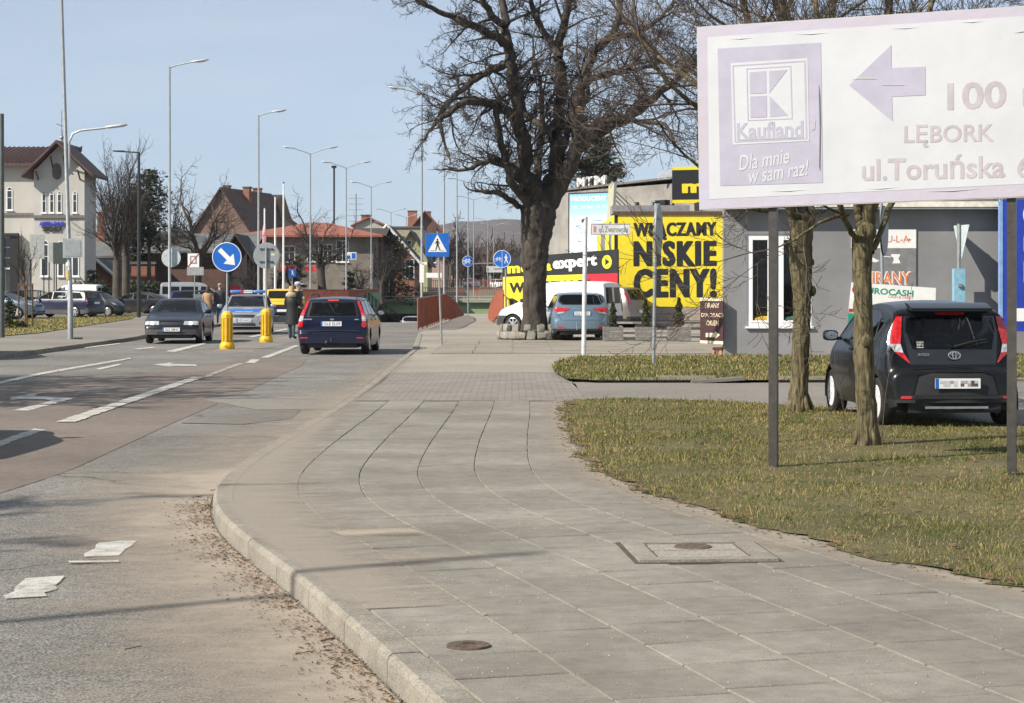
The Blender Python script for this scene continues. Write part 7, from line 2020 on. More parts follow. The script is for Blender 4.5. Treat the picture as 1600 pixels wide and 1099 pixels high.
text('SPORT', .4, mBlack, lb_, (wx(82, Yg) - wx(-70, Yh), Yg - Yh - .08, wz(358.5, Yg)), bold=.02, ext=.03, width=1.3, height=.3)
m = MB(); m.tube([(gm + .05, -2.5, hr), (gm + .05, -2.5, hr + 1.1)], [.13, .05], 8); m.blob(gm + .05, -2.5, hr + .55, .3, .3, .3, 1, 8, 6); m.tube([(gm + .05, -2.5, hr + 1.1), (gm + .05, -2.5, hr + 2.4)], .03, 5)
for s in (-1, 1): m.tube([(gm + .05, -2.5, hr + 1.35), (gm + .05 + s * .35, -2.5, hr + 1.5)], .03, 4)
m.build('finial', M('finial_metal', (.3, .29, .28), metal=.5, rough=.5), lb_)
m = MB(); m.blob(gm - .15, Yg - Yh - .1, wz(268, Yg), .6, .2, 1.1, .8, 8, 6); m.build('carved_emblem', M('emblem_dark', (.08, .075, .07)), lb_)
# sheds and houses
house('shed', 'long low brick shed with grey roof behind the parked cars', 134, 262, 152, 10, 398, 362, 'x', wall=mBrickDk, roof=mFelt, chim=((147, 332, .6, 2.5),), over=.8)
house('shed', 'small brick lean-to with a white roof edge beside the corner building', 128, 176, 143, 6, 428, 408, 'y', wall=mBrick, roof=mFelt, trim=mWhite)
house('barn', 'dark timber barn with grey roof left of the blue arrow sign', 238, 384, 148, 10, 392, 366, 'x', wall=mBrickDk, roof=mFelt, over=.8)
house('barn_porch', 'steep dark gable at the right end of the barn', 352, 386, 145, 6, 394, 369, 'y', wall=M('dark_timber', (.035, .03, .028), rough=.9), roof=mTileDk, over=.6)
house('brick_annex', 'plain red brick annex right of the grey roofed shed', 205, 242, 147, 6, 413, 412, 'x', wall=mBrick, roof=mFelt, over=.1)
hs = house('tiled_house', 'tall house with brown tiled gable and three red chimneys', 296, 404, 205, 14, 372, 296, 'y', rz=radians(-14), wall=M('shingle_gable', (.17, .105, .08), rough=.85, col2=(.12, .075, .06), scale=4), roof=mTileBr, chim=((345, 291, .6, 2), (361, 291, .7, 5)), over=.5)
house('tiled_house_wing', 'dark roofed wing right of the tall tiled house', 372, 452, 213, 12, 352, 303, 'x', wall=mCream, roof=mTileDk, chim=((394, 293, .9, 4),), over=.6, hip=5)
house('restaurant', 'long building with low red tiled roof behind the flagpoles', 385, 583, 178, 14, 368, 347, 'x', wall=M('restaurant_render', (.24, .215, .18), rough=.9, col2=(.13, .11, .09), scale=.5), roof=mTileRed, wins=((452, 397, 1.1, 1.5), (489, 395, 1.1, 1.7), (535, 393, 1.2, 2.0), (512, 395, .9, 1.6)), over=1.0, hip=6)
t = thing('awning', 'pair of red awnings on the restaurant front', 'awning', (wx(455, 176), 176, 0), 0)
for x in (0, 2.2): m = MB(); m.prism([(0, wz(424, 176)), (-1.2, wz(424, 176)), (0, wz(415, 176))], x - .9, x + .9, 'yz'); m.build('canvas', M('awning_red', (.42, .03, .03), rough=.8), t)
t2_ = thing('info_sign', 'small blue and white information sign before the restaurant', 'traffic sign', (wx(457, 130), 130, 0), 0)
m = MB(); m.tube([(0, 0, 0), (0, 0, wz(421, 130))], .03, 6); m.build('post', mSteel, t2_); sp = sq_sign(t2_, (0, -.05, wz(427, 130)), .5, .55, mBlue); m = MB(); figure_poly(m, .9); m.build('white_mark', mWhite, sp)
t2_ = thing('advert_sign', 'small blue and white panel on the restaurant corner', 'sign', (wx(549, 172), 172, 0), 0)
m = MB(); m.box(0, 0, wz(400, 172), .9, .06, .65); m.build('panel', mWhite, t2_); m = MB(); m.box(.2, -.04, wz(400, 172), .35, .02, .5); m.box(-.25, -.04, wz(402, 172), .3, .02, .3); m.build('blue_print', mBlue, t2_)
house('annexe', 'dark timbered annexe with an arched window beside the brick gable house', 548, 596, 185, 10, 370, 357, 'x', wall=mBrickDk, roof=mTileDk, wins=((566, 394, 1.3, 1.7), (581, 394, .8, 1.7)), over=.5)
gh = house('gable_house', 'red brick gable house with white verge boards behind the dark conifer', 562, 648, 205, 12, 402, 353, 'y', wall=mBrick, roof=mTileDk, trim=mWhite, wins=((603, 390, 1.2, 2), (640, 420, 1, 2)), zb=1.0, over=.6)
m = MB(); m.disc((wx(585, 205) - wx(562, 205), -.1, wz(369, 205) - 1), .5, 20, 'y', .1, ry=.42); m.build('round_window', mWhite, gh); m = MB(); m.disc((wx(586, 205) - wx(562, 205), -.16, wz(368, 205) - 1), .25, 16, 'y', .04); m.build('round_pane', mBlack, gh)
house('lime_house', 'pale lime green gable house right of the brick gable', 616, 668, 222, 12, 406, 362, 'y', wall=mGreenR, roof=mTileDk, wins=((637, 385, .9, 1.4),), zb=1.2, over=.5)
house('red_roof_house', 'large red tiled house behind the lime gable', 634, 694, 300, 16, 366, 331, 'y', wall=mBrickDk, roof=mTileRed, chim=((642, 329, 1.4, 4), (664, 327, .8, 12)), zb=1.5, over=.8)
house('long_house', 'long pinkish house with red roof under the distant red roofs', 600, 695, 270, 12, 395, 372, 'x', wall=M('pink_render', (.4, .27, .22), rough=.9), roof=mTileRed, wins=((655, 402, 1.2, 1.6), (675, 402, 1.2, 1.6)), zb=1.5, over=.6)
house('flat_house', 'low pale flat building beyond the brick gable', 598, 660, 250, 10, 356, 355, 'x', wall=M('buff_render', (.36, .32, .24), rough=.9), roof=mFelt, zb=1.5, over=.2)
house('chimney_house', 'small house with a red roof and chimneys over the restaurant roof', 553, 600, 240, 10, 352, 341, 'y', wall=mCream, roof=mTileRed, chim=((566, 336, .7, 3), (574, 336, .5, 3)), zb=1.3)
t = thing('mast', 'thin lattice aerial mast above the restaurant roof', 'mast', (wx(556, 260), 260, 1), 0)
m = MB(); m.tube([(0, 0, 0), (0, 0, wz(303, 260) - 1)], .1, 4)
for k in range(5): m.tube([(-1, 0, wz(310 + k * 9, 260) - 1), (1, 0, wz(310 + k * 9, 260) - 1)], .04, 3)
m.build('pole', mGreyPaint, t)
# low hedge line, dark fence and red box in front of the sheds
t = thing('panel_fence', 'low green fence in front of the restaurant', 'fence', (wx(455, 150), 150, 0), 0)
for k in range(12): m = MB(); m.bbox(k * .58, k * .58 + .55, 0, .05, .1, 1.25); m.build('panel', M('fence_green', (.03, .08, .055), rough=.7), t)
t = thing('red_box', 'red post box shape between the parked cars and the arrow sign', 'box', (wx(368, 128), 128, 0), 0)
m = MB(); m.box(0, 0, .9, .7, .5, 1.5); m.build('body', M('box_red', (.5, .03, .03), rough=.6), t); m = MB(); m.box(0, 0, 1.7, .76, .56, .1); m.build('top', mRed, t)
for px, py0, w, h, Yq_, lb in ((58, 386, .9, 1.5, 118, 'pale notice board in front of the corner building'), (82, 395, .5, 1.2, 117, 'narrow white notice board beside the pale one'), (96, 396, 1.0, 1.3, 116, 'dark green notice board near the lamp post')):
    t = thing('notice_board', lb, 'notice board', (wx(px, Yq_), Yq_, 0), 0)
    m = MB(); m.box(0, 0, wz(py0, Yq_) , w, .06, h); m.build('panel', M('board_dark_green', (.04, .06, .05)) if 'dark' in lb else M('board_pale', (.36, .37, .36)), t)
    for s in (-1, 1): m = MB(); m.tube([(s * w * .45, .04, 0), (s * w * .45, .04, wz(py0, Yq_) + h / 2)], .035, 6); m.build('post', mDarkMetal, t)
# ================================================================ TREES
mBark = M('chestnut_bark', (.085, .069, .054), rough=.95, col2=(.022, .018, .015), scale=6, bump=1.0, bscale=16)
mBarkMoss = M('mossy_bark', (.2, .17, .10), rough=.95, col2=(.045, .039, .024), scale=20, bump=.9, bscale=28)
mTwig = M('twig_bark', (.085, .062, .048), rough=.9, var=.2, scale=5)
mTwigDk = M('dark_twig', (.04, .032, .027), rough=.9, var=.2, scale=2)
mTwigRed = M('reddish_twig', (.13, .085, .07), rough=.9, var=.2, scale=2)
mBarkFar = M('far_bark', (.075, .06, .048), rough=.95, var=.25, scale=2)
mBarkMoss.node_tree.nodes['Principled BSDF'].inputs['Specular IOR Level'].default_value = .1

class Tree:
    def __init__(s, seed): s.R = random.Random(seed); s.thick = MB(); s.thin = MB()
    def seg(s, pts, rad):
        big = max(rad) > s.split
        n = 10 if rad[0] > .12 else (6 if rad[0] > .03 else (4 if rad[0] > .012 else 3))
        (s.thick if big else s.thin).tube(pts, rad, n, cap=False)
    split = .02
    def branch(s, p, d, r, L, lvl, K):
        """K: dict with kids per level, angle, wobble, up (tropism), ratio"""
        R = s.R; n = K.get('n', 4) if lvl > 0 else 3
        pts = [p.copy()]; rad = [r]; dirs = []
        q = p.copy(); dd = d.copy()
        for i in range(n):
            w = K['wob'] * (1.3 if lvl == 0 else 1)
            dd = (dd + Vector((R.gauss(0, w), R.gauss(0, w), R.gauss(0, w) + K['up'][min(lvl, len(K['up']) - 1)] / n))).normalized()
            q = q + dd * (L / n); pts.append(q.copy()); dirs.append(dd.copy()); rad.append(max(K.get('rmin', .003), r * (1 - .62 * (i + 1) / n)))
        s.seg(pts, rad)
        if lvl <= 0: return
        kn = K['kids'][lvl - 1]
        for k in range(kn):
            f = (k + .6 + R.uniform(-.3, .3)) / kn * .93 + .07 if kn > 1 else .7
            f = min(.999, max(.08, f)); i = min(n - 1, int(f * n)); fr = f * n - i
            pp = pts[i].lerp(pts[i + 1], fr); rr = rad[i] + (rad[i + 1] - rad[i]) * fr
            ax = dirs[i].cross(Vector((R.gauss(0, 1), R.gauss(0, 1), R.gauss(0, 1)))).normalized()
            a = radians(K['ang'] + R.gauss(0, 12)); cd = (Matrix.Rotation(a, 3, ax) @ dirs[i]).normalized()
            s.branch(pp, cd, max(K.get('rmin', .003), rr * K.get('rr', .6)), L * K['ratio'] * R.uniform(.65, 1.25) * (1.1 - .45 * f), lvl - 1, K)
        s.branch(pts[-1], dirs[-1], rad[-1], L * K['ratio'] * .9, lvl - 1, K)
    def limb(s, pts, rad, K, every, L, lvl, start=.2):
        """guided limb with growth along it"""
        pts = [Vector(p) for p in pts]; P = []; Rr = []
        m = chaikin([tuple(p) + (r,) for p, r in zip(pts, rad)], 2)
        P = [Vector(v[:3]) for v in m]; Rr = [v[3] for v in m]
        for i in range(1, len(P) - 1): P[i] += Vector((s.R.gauss(0, .25), s.R.gauss(0, .25), s.R.gauss(0, .2))) * Rr[i]
        big = Rr[0] > s.split
        s.thick.tube(P, Rr, 12 if Rr[0] > .12 else 8, cap=False)
        tot = sum((b - a).length for a, b in zip(P, P[1:])); acc = 0; nxt = tot * start
        for a, b, ra, rb in zip(P, P[1:], Rr, Rr[1:]):
            l = (b - a).length
            while nxt < acc + l:
                f = (nxt - acc) / l; p = a.lerp(b, f); r = ra + (rb - ra) * f; d = (b - a).normalized()
                ax = d.cross(Vector((s.R.gauss(0, 1), s.R.gauss(0, 1), s.R.gauss(0, 1)))).normalized()
                cd = (Matrix.Rotation(radians(K['ang'] + s.R.gauss(0, 15)), 3, ax) @ d).normalized()
                s.branch(p, cd, min(r * .5, .05), L * s.R.uniform(.6, 1.3), lvl, K)
                nxt += every * s.R.uniform(.6, 1.4)
            acc += l
        s.branch(P[-1], (P[-1] - P[-2]).normalized(), Rr[-1], L * 1.1, lvl, K)
    def build(s, name, label, loc, mt, mw, cat='tree', group=None, rz=0):
        t = thing(name, label, cat, loc, rz, group)
        if s.thick.v: s.thick.build('trunk', mt, t, smooth='all', fix=False)
        if s.thin.v: s.thin.build('crown', mw, t, fix=False)
        return t

# ---- the big pollarded chestnut
TY = 60.3; TX = wx(835, TY)
def cp(px, py, dy=0.0): return (wx(px, TY) - TX, dy, wz(py, TY))
pr = TY / F
T = Tree(41); T.split = .03
K = dict(kids=[5, 5, 4], ang=50, wob=.22, up=[.25, .1, -.02], ratio=.56, rr=.5, rmin=.0055, n=4)
m = T.thick
tp = [(835, 532, 27), (835, 514, 21), (835, 490, 17.8), (835, 450, 17.2), (836, 425, 18.5), (836, 405, 22.5), (835, 388, 22), (838, 365, 24), (839, 345, 26), (842, 326, 27), (846, 314, 18), (848, 306, 6)]
P = [Vector(cp(a, b)) for a, b, r in tp]; Rr = [r * pr for a, b, r in tp]
_m = chaikin([tuple(a) + (b,) for a, b in zip(P, Rr)], 3); mm = MB(); mm.tube([v[:3] for v in _m], [v[3] for v in _m], 44, cap=False)
from mathutils import noise as mnoise
mm.v = [tuple(Vector(v) + Vector((v[0] - P[0].x, v[1], 0)).normalized() * (.05 * mnoise.noise(Vector(v) * 2.3) + .05 * mnoise.noise(Vector((v[0] * 8, v[1] * 8, v[2] * 1.6))) + .03 * mnoise.noise(Vector(v) * 9))) for v in mm.v]
m.add(mm.v, mm.f)
for k in range(14):      # burrs and swellings
    a = T.R.uniform(0, 2 * pi); z = T.R.choice([425, 405, 385, 345, 330, 360]) + T.R.uniform(-12, 12); r = 20 * pr
    c = Vector(cp(836, z)) + Vector((cos(a) * r * .9, sin(a) * r * .9, 0)); m.blob(c.x, c.y, c.z, .2, .2, .26, 1, 9, 6)
limbs = [
 # (px,py,r,dy) lists
 ([(838, 345, 19, 0), (832, 320, 17, 0), (824, 280, 13.5, -.2), (817, 230, 12, -.4), (811, 190, 11, -.4), (803, 140, 9.5, -.3), (797, 90, 9, 0), (790, 50, 7, .2), (785, 5, 6, .4), (778, -60, 4.5, .5), (770, -130, 3, .4)], .6, 1.3, 3),
 ([(845, 345, 19, 0), (853, 318, 16, 0), (862, 292, 14, .2), (869, 255, 12.5, .4), (868, 215, 11.5, .5), (875, 175, 9.5, .6), (879, 130, 8.5, .6), (874, 80, 7.5, .4), (880, 40, 6.5, .2), (890, 0, 5, 0), (903, -70, 3.5, -.3)], .6, 1.3, 3),
 ([(850, 340, 17, 0), (868, 300, 14, 0), (893, 255, 11, -.3), (905, 210, 10, -.6), (900, 170, 8.5, -.8), (908, 130, 8, -.9), (925, 88, 7, -1.0), (955, 62, 6, -1.2), (966, 30, 5, -1.2), (963, -30, 3.5, -1.4)], .6, 1.3, 3),
 ([(890, 262, 11, 0), (913, 217, 9.5, .3), (955, 196, 8.5, .6), (998, 172, 8, .9), (1028, 142, 6.5, 1.1), (1060, 120, 5.5, 1.2), (1092, 92, 4, 1.3), (1120, 70, 3, 1.3)], .55, 1.3, 3),
 ([(812, 195, 8, 0), (790, 175, 7.5, -.7), (760, 165, 6.5, -1.4), (732, 166, 5.5, -2.0), (706, 185, 4.5, -2.3), (690, 200, 4, -2.4)], .42, 1.1, 3),
 ([(798, 100, 7, 0), (765, 104, 6.5, .6), (730, 125, 5.5, 1.3), (705, 142, 4.5, 1.8), (682, 172, 3, 2.2)], .42, 1.2, 3),
 ([(796, 72, 7.5, 0), (770, 58, 7, -.6), (740, 48, 6, -1.2), (702, 36, 4.5, -1.8), (665, 22, 3, -2.2)], .42, 1.2, 3),
 ([(787, 40, 6, 0), (762, 22, 5.5, -.5), (748, -10, 4.5, -.9), (735, -60, 3, -1.0)], .42, 1.3, 3),
 ([(838, 330, 8, 0), (806, 300, 6.5, -.6), (790, 258, 6, -.9), (780, 215, 5, -1.1), (774, 175, 4, -1.2)], .42, 1.0, 3),
 ([(812, 325, 5, 0), (792, 308, 4.5, -.5), (775, 302, 4, -.8), (759, 303, 3.2, -1.0)], .6, .45, 2),
 ([(800, 262, 5, 0), (780, 252, 4.5, -.6), (756, 258, 4, -1.2), (738, 268, 3.4, -1.5)], .45, .7, 2),
 ([(874, 90, 6, 0), (850, 45, 5.5, .7), (835, 10, 4.5, 1.1), (820, -40, 3, 1.4)], .5, 1.2, 3),
 ([(868, 210, 8, 0), (840, 190, 6, .8), (820, 170, 5, 1.6), (812, 120, 4, 2.0)], .45, 1.2, 3),
 ([(905, 215, 7, 0), (940, 190, 5, -1), (985, 195, 4, -1.8), (1030, 205, 3, -2.4)], .45, 1.1, 3),
 ([(955, 62, 5, -1.2), (985, 60, 4, -.8), (1020, 40, 3.4, -.4), (1050, 10, 2.6, 0)], .45, 1.2, 3),
 ([(905, 140, 6, 0), (940, 110, 5, .8), (985, 105, 4, 1.5), (1030, 90, 3, 2)], .45, 1.2, 3),
 ([(845, 300, 7, 0), (840, 250, 6, 1.2), (846, 200, 5, 2.2), (850, 150, 4, 2.8), (845, 100, 3, 3.2)], .4, 1.2, 3),
 ([(862, 290, 7, 0), (880, 240, 6, 1.4), (895, 180, 5, 2.4), (925, 140, 4, 3.0)], .45, 1.2, 3),
]
for pts, ev, L, lv in limbs:
    T.limb([cp(a, b, d) for a, b, r, d in pts], [r * pr for a, b, r, d in pts], K, ev * .72, L * 1.05, lv, start=.16)
ch = T.build('chestnut_tree', 'big gnarled leafless tree with a burry trunk rising from the stone ring', (TX, TY, 0), mBark, mTwigDk)
q = MB(); c = cp(903, 178, -1.15); q.disc((c[0], c[1], c[2]), .13, 16, 'y', .06); q.build('pruning_cut', M('fresh_wood', (.6, .4, .24), rough=.8), ch)

# ---- two young trees in the lawn
def young(px, py, stems, label, seed, trunk_r, fork, crown_L, every):
    Y = gy(py); X = wx(px, Y); T = Tree(seed); T.split = .022; s_ = Y / F
    def c(a, b, dy=0): return Vector((wx(a, Y) - X, dy, wz(b, Y)))
    base = [Vector(c(a, b)) for a, b, r in trunk_r]; rr = [r * s_ for a, b, r in trunk_r]
    _m = chaikin([tuple(a) + (b,) for a, b in zip(base, rr)], 4); mm = MB(); mm.tube([v[:3] for v in _m], [v[3] for v in _m], 48, cap=False)
    mm.v = [tuple(Vector(v) + Vector((v[0], v[1], 0)) * (.10 * mnoise.noise(Vector((v[0] * 13, v[1] * 13, v[2] * 1.3))) + .16 * mnoise.noise(Vector((v[0] * 55, v[1] * 55, v[2] * 6))) + .04 * mnoise.noise(Vector(v) * 9))) for v in mm.v]
    for k in range(6):   # root flare
        a = 2 * pi * k / 6 + T.R.uniform(-.3, .3); r0 = rr[1]
        T.thick.tube([(cos(a) * r0 * .5, sin(a) * r0 * .5, .28), (cos(a) * r0 * 1.0, sin(a) * r0 * 1.0, .09), (cos(a) * r0 * 1.25, sin(a) * r0 * 1.25, -.03)], [r0 * .2, r0 * .25, r0 * .1], 8)
    T.thick.add(mm.v, mm.f)
    K = dict(kids=[4, 4, 4], ang=38, wob=.13, up=[.35, .2, .12], ratio=.62, rr=.58, rmin=.0028, n=4)
    for pts in stems:
        T.limb([c(a, b, d) for a, b, r, d in pts], [r * s_ for a, b, r, d in pts], K, every, crown_L, 3, start=.3)
    return T, c, Y, X
T1, c1_, Y1, X1 = young(1250, 645, [
  [(1240, 345, 9, 0), (1225, 280, 8, -.3), (1200, 200, 7, -.7), (1170, 110, 6, -1), (1140, 20, 5, -1.2), (1120, -80, 3, -1.4)],
  [(1252, 345, 10, 0), (1252, 260, 8.5, .2), (1245, 160, 7.5, .3), (1238, 60, 6.5, .4), (1225, -40, 5, .6), (1215, -160, 3, .7)],
  [(1263, 350, 9, 0), (1280, 270, 8, .3), (1296, 170, 7, .7), (1310, 70, 6, 1), (1330, -30, 5, 1.2), (1345, -130, 3, 1.4)],
  [(1255, 300, 6, 0), (1190, 240, 5.5, -.6), (1120, 205, 4.5, -1.2), (1050, 175, 3.5, -1.6), (1000, 120, 2.2, -1.8)],
  [(1235, 250, 6, 0), (1170, 170, 5.5, .6), (1090, 110, 4.5, 1.0), (1030, 60, 3.5, 1.5), (990, 0, 2.2, 1.8)],
  [(1215, 330, 4.5, 0), (1165, 330, 3.5, -.4), (1120, 300, 2.8, -.7), (1060, 250, 2, -.9)],
], 'young leafless tree in the lawn left of the black car, splitting in three stems under the hoarding', 51,
  [(1246, 652, 21), (1246, 640, 16.5), (1250, 600, 13.5), (1251, 540, 13), (1254, 480, 13.5), (1252, 430, 16), (1251, 390, 17), (1252, 345, 18)], 0, 1.15, .26)
T1.thick.blob(c1_(1270, 455).x, 0, c1_(1270, 455).z, .09, .1, .14, 1, 8, 6); T1.thick.blob(c1_(1268, 410).x, -.02, c1_(1268, 410).z, .07, .08, .1, 1, 8, 6)
T1.build('young_tree', 'young leafless tree left of the black car, forking into three stems under the hoarding', (X1, Y1, 0), mBarkMoss, mTwig)
T2, c2_, Y2, X2 = young(1355, 697, [
  [(1348, 360, 9, 0), (1340, 290, 8, .2), (1325, 200, 7, .5), (1318, 100, 6, .8), (1300, 0, 5, 1.0), (1290, -110, 3, 1.1)],
  [(1356, 355, 11, 0), (1362, 280, 9.5, -.1), (1368, 180, 8, -.2), (1380, 80, 6.5, -.2), (1385, -20, 5, -.3), (1380, -140, 3, -.4)],
  [(1345, 385, 5, 0), (1318, 352, 4.2, -.2), (1300, 320, 5, -.4), (1285, 260, 4, -.6), (1260, 180, 3, -.8)],
  [(1362, 395, 5, 0), (1385, 355, 4.2, .2), (1405, 318, 5, .4), (1440, 260, 4, .7), (1480, 180, 3, 1.0), (1530, 80, 2.2, 1.3)],
  [(1362, 330, 8, 0), (1400, 240, 7, .2), (1440, 130, 6, .5), (1470, 30, 5, .7), (1500, -80, 3, .9)],
  [(1345, 320, 6, 0), (1300, 230, 5, -.4), (1230, 150, 4, -.7), (1160, 90, 3, -1.0), (1090, 50, 2, -1.2)],
  [(1325, 335, 3.5, 0), (1280, 345, 2.8, -.2), (1230, 380, 1.8, -.3), (1200, 390, 1.2, -.3)],
], 'x', 67,
  [(1357, 706, 21), (1357, 694, 17), (1355, 640, 15.2), (1351, 580, 14.8), (1349, 540, 15.5), (1349, 500, 14), (1349, 450, 13.5), (1347, 400, 14.5), (1350, 362, 16)], 0, .95, .22)
T2.thick.blob(c2_(1353, 362).x, 0, c2_(1353, 362).z, .22, .22, .26, 1, 12, 8); T2.thick.blob(c2_(1352, 533).x, -.1, c2_(1352, 533).z, .13, .09, .14, 1, 9, 6)
T2.build('young_tree', 'nearer young tree with a knotted trunk standing right in front of the black car', (X2, Y2, 0), mBarkMoss, mTwig)
# suckers and hanging shoots beside the trunks
K0 = dict(kids=[3], ang=35, wob=.06, up=[.1], ratio=.35, rr=.5, rmin=.0022, n=5)
for px, py, h, dx, Y in ((1322, 560, .72, -.06, 19.9), (1378, 640, 1.1, .03, 19.8), (1362, 560, .6, .1, 19.2)):
    Ts = Tree(int(px)); Ts.split = .5
    Ts.branch(Vector((0, 0, 0)), Vector((dx, 0, 1)).normalized(), .006, h, 1, K0)
    Ts.build('sapling_shoot', {1322: 'thin bare shoot in front of the black car door, left of the knotted trunk', 1378: 'thin bare shoot right of the knotted trunk, before the rear door', 1362: 'short bare shoot touching the knotted trunk'}[px], (wx(px, Y), Y, .02 if px != 1362 else .5), mTwig, mTwig, cat='shoot')

# ---- bare trees in the distance
def bare(px, Y, base_z, top_py, half_w, label, seed, trunk_r, stems, K, mt=mBarkFar, mw=mTwigDk, name='bare_tree', lvl=3, fork=.35, split=.05, lean=0, group=None, x=None, H=None):
    X = wx(px, Y) if x is None else x; H = H or wz(top_py, Y) - base_z; T = Tree(seed); T.split = split
    zf = H * fork; T.thick.tube([(0, 0, -.2), (0, 0, .3), (lean * .5, 0, zf * .5), (lean, 0, zf)], [trunk_r * 1.35, trunk_r, trunk_r * .85, trunk_r * .8], 10, cap=False)
    for k in range(stems):
        a = 2 * pi * k / stems + T.R.uniform(-.4, .4); sp = half_w / H * T.R.uniform(.5, 1.25)
        d = Vector((cos(a) * sp, sin(a) * sp, 1)).normalized()
        T.branch(Vector((lean, 0, zf * T.R.uniform(.75, 1.0))), d, trunk_r * .42, (H - zf) * T.R.uniform(.42, .6), lvl, K)
    return T.build(name, label, (X, Y, base_z), mt, mw, group=group)
Kf = dict(kids=[6, 6, 6], ang=34, wob=.15, up=[.55, .45, .3], ratio=.6, rr=.45, rmin=.0085, n=4)
Kg = dict(kids=[6, 5, 5], ang=50, wob=.25, up=[.2, .2, .1], ratio=.6, rr=.48, rmin=.009, n=4)
bare(183, 121, 0, 214, 3.4, 'tall bare tree with upright twigs right of the corner building', 3, .33, 7, Kf, fork=.3)
bare(197, 124, 0, 232, 2.6, 'second bare trunk close beside the tall upright twigged tree', 4, .3, 5, Kf, fork=.4, mw=mTwig)
bare(308, 127, 0, 228, 3.6, 'bare tree with crooked limbs between two grey lamp posts', 8, .36, 5, Kg, fork=.38)
bare(506, 158, 0, 284, 4.2, 'dark knotted bare tree in front of the restaurant', 12, .42, 5, dict(Kg, ang=52, wob=.26), fork=.32, lean=-.3)
bare(705, 270, 1.4, 322, 4.0, 'bare tree standing above the far wood behind the crossing sign', 15, .4, 5, dict(Kg, rmin=.03), fork=.3)
bare(262, 150, 0, 300, 3, 'thin bare tree behind the roof of the barn', 16, .22, 5, dict(Kf, rmin=.02), fork=.3, lvl=2)
bare(462, 152, 0, 345, 3.2, 'bare tree with drooping limbs before the left half of the restaurant', 23, .26, 5, Kg, fork=.25)
bare(596, 178, .3, 352, 3.0, 'bare tree screening the brick gable house', 24, .22, 6, Kg, fork=.25)
bare(345, 152, 0, 330, 3.4, 'bare tree in front of the brown tiled gable', 26, .26, 5, Kg, fork=.3)
bare(612, 205, 1, 345, 3, 'small bare tree beside the brick gable house', 17, .2, 5, dict(Kg, rmin=.02), fork=.3, lvl=2)
bare(395, 140, 0, 400, 2.0, 'low bare bush tree behind the round sign back', 18, .12, 6, dict(Kf, rmin=.014), fork=.15, lvl=2)
bare(433, 150, 0, 398, 2.5, 'low bare tree between the white flagpoles', 19, .14, 6, dict(Kg, rmin=.014), fork=.2, lvl=2)
bare(560, 160, 0, 395, 2.5, 'low bare tree in front of the arched window', 20, .14, 6, dict(Kg, rmin=.014), fork=.2, lvl=2)
bare(40, 78, 0, 355, .9, 'young street tree held by wooden stakes at the left', 21, .05, 5, dict(Kf, rmin=.006, ang=24), fork=.4, lvl=2, split=.02, mt=mTwig)
for k, (x, y, H) in enumerate(((-14.9, 24.5, 9.5), (-16.5, 29.5, 10.5), (-20, 26, 10), (-16.6, 5.7, 10.9))):  # last tree added to shade the near road; twigs thickened to deepen shadows
    bare(0, y, 0, 0, 3.4, 'street tree outside the left edge whose twig shadows streak the road', 30 + k, .3, 8, dict(Kg, rmin=.028, rr=.6), fork=.3, group='street trees outside the left edge', x=x, H=H)
# far wood row: bare trees down the cutting
Kw = dict(kids=[4, 4], ang=36, wob=.14, up=[.4, .3], ratio=.62, rr=.55, rmin=.05, n=3)
for k in range(22):
    R_ = random.Random(100 + k); px = 672 + k * 6.4 + R_.uniform(-4, 4); Y = R_.uniform(290, 420); top = 362 + R_.uniform(-10, 18) if px < 720 else 366 + R_.uniform(-12, 16)
    if k == 3: top = 350
    bare(px, Y, 1.6, top, 5, 'brown bare tree of the wood behind the far lamp posts', 200 + k, .3, 7, Kw, mt=mTwigDk, mw=mTwigRed if k % 3 else mTwigDk, lvl=2, fork=.18, group='bare trees of the far wood')

# ---- evergreens
mPine = M('pine_needles', (.035, .045, .02), rough=.85, col2=(.018, .026, .012), scale=2, island=.5)
mSpruce = M('spruce_needles', (.05, .062, .028), rough=.85, col2=(.022, .03, .015), scale=2, island=.5)
def conifer(px, Y, zb, top_py, r, label, seed, mat=mPine, n=3500, size=.28, pw=.8, ragged=.0, bare_z=.1, cat='tree', name='conifer'):
    X = wx(px, Y); H = wz(top_py, Y) - zb; R = random.Random(seed)
    t = thing(name, label, cat, (X, Y, zb))
    m = MB(); m.tube([(0, 0, -.1), (0, 0, H * .97)], [r * .09 + .02, .02], 6); m.build('trunk', mBrownWood, t)
    m = MB(); nb = max(8, int(n / 90)); cl = []
    for k in range(nb):
        u = bare_z + (1 - bare_z) * (k + R.random()) / nb; a = k * 2.4 + R.uniform(-.5, .5); rad = r * (1 - u) ** pw * R.uniform(.7 - ragged, 1.15 + ragged) + r * .06
        cl.append((u * H, a, rad))
    for z, a, rad in cl:
        for i in range(n // nb):
            f = R.random() ** .7; s = size * R.uniform(.5, 1.3)
            p = Vector((cos(a) * rad * f + R.gauss(0, .14 * r), sin(a) * rad * f + R.gauss(0, .14 * r), z - f * rad * .28 + R.gauss(0, .05 * r)))
            d = Vector((cos(a) + R.gauss(0, .5), sin(a) + R.gauss(0, .5), R.gauss(0, .4))).normalized(); b = d.cross(Vector((R.gauss(0, 1), R.gauss(0, 1), R.gauss(0, 1)))).normalized()
            m.add([tuple(p - b * s * .3), tuple(p + d * s), tuple(p + b * s * .3)], [(0, 1, 2)])
    m.build('crown', mat, t, fix=False)
conifer(233, 143, 0, 268, 2.2, 'dark ragged pine behind the tall bare tree', 1, ragged=.35, pw=.5, bare_z=.45, n=3600)
conifer(217, 150, 0, 300, 1.6, 'smaller dark pine left of the ragged pine', 2, ragged=.3, pw=.5, bare_z=.4)
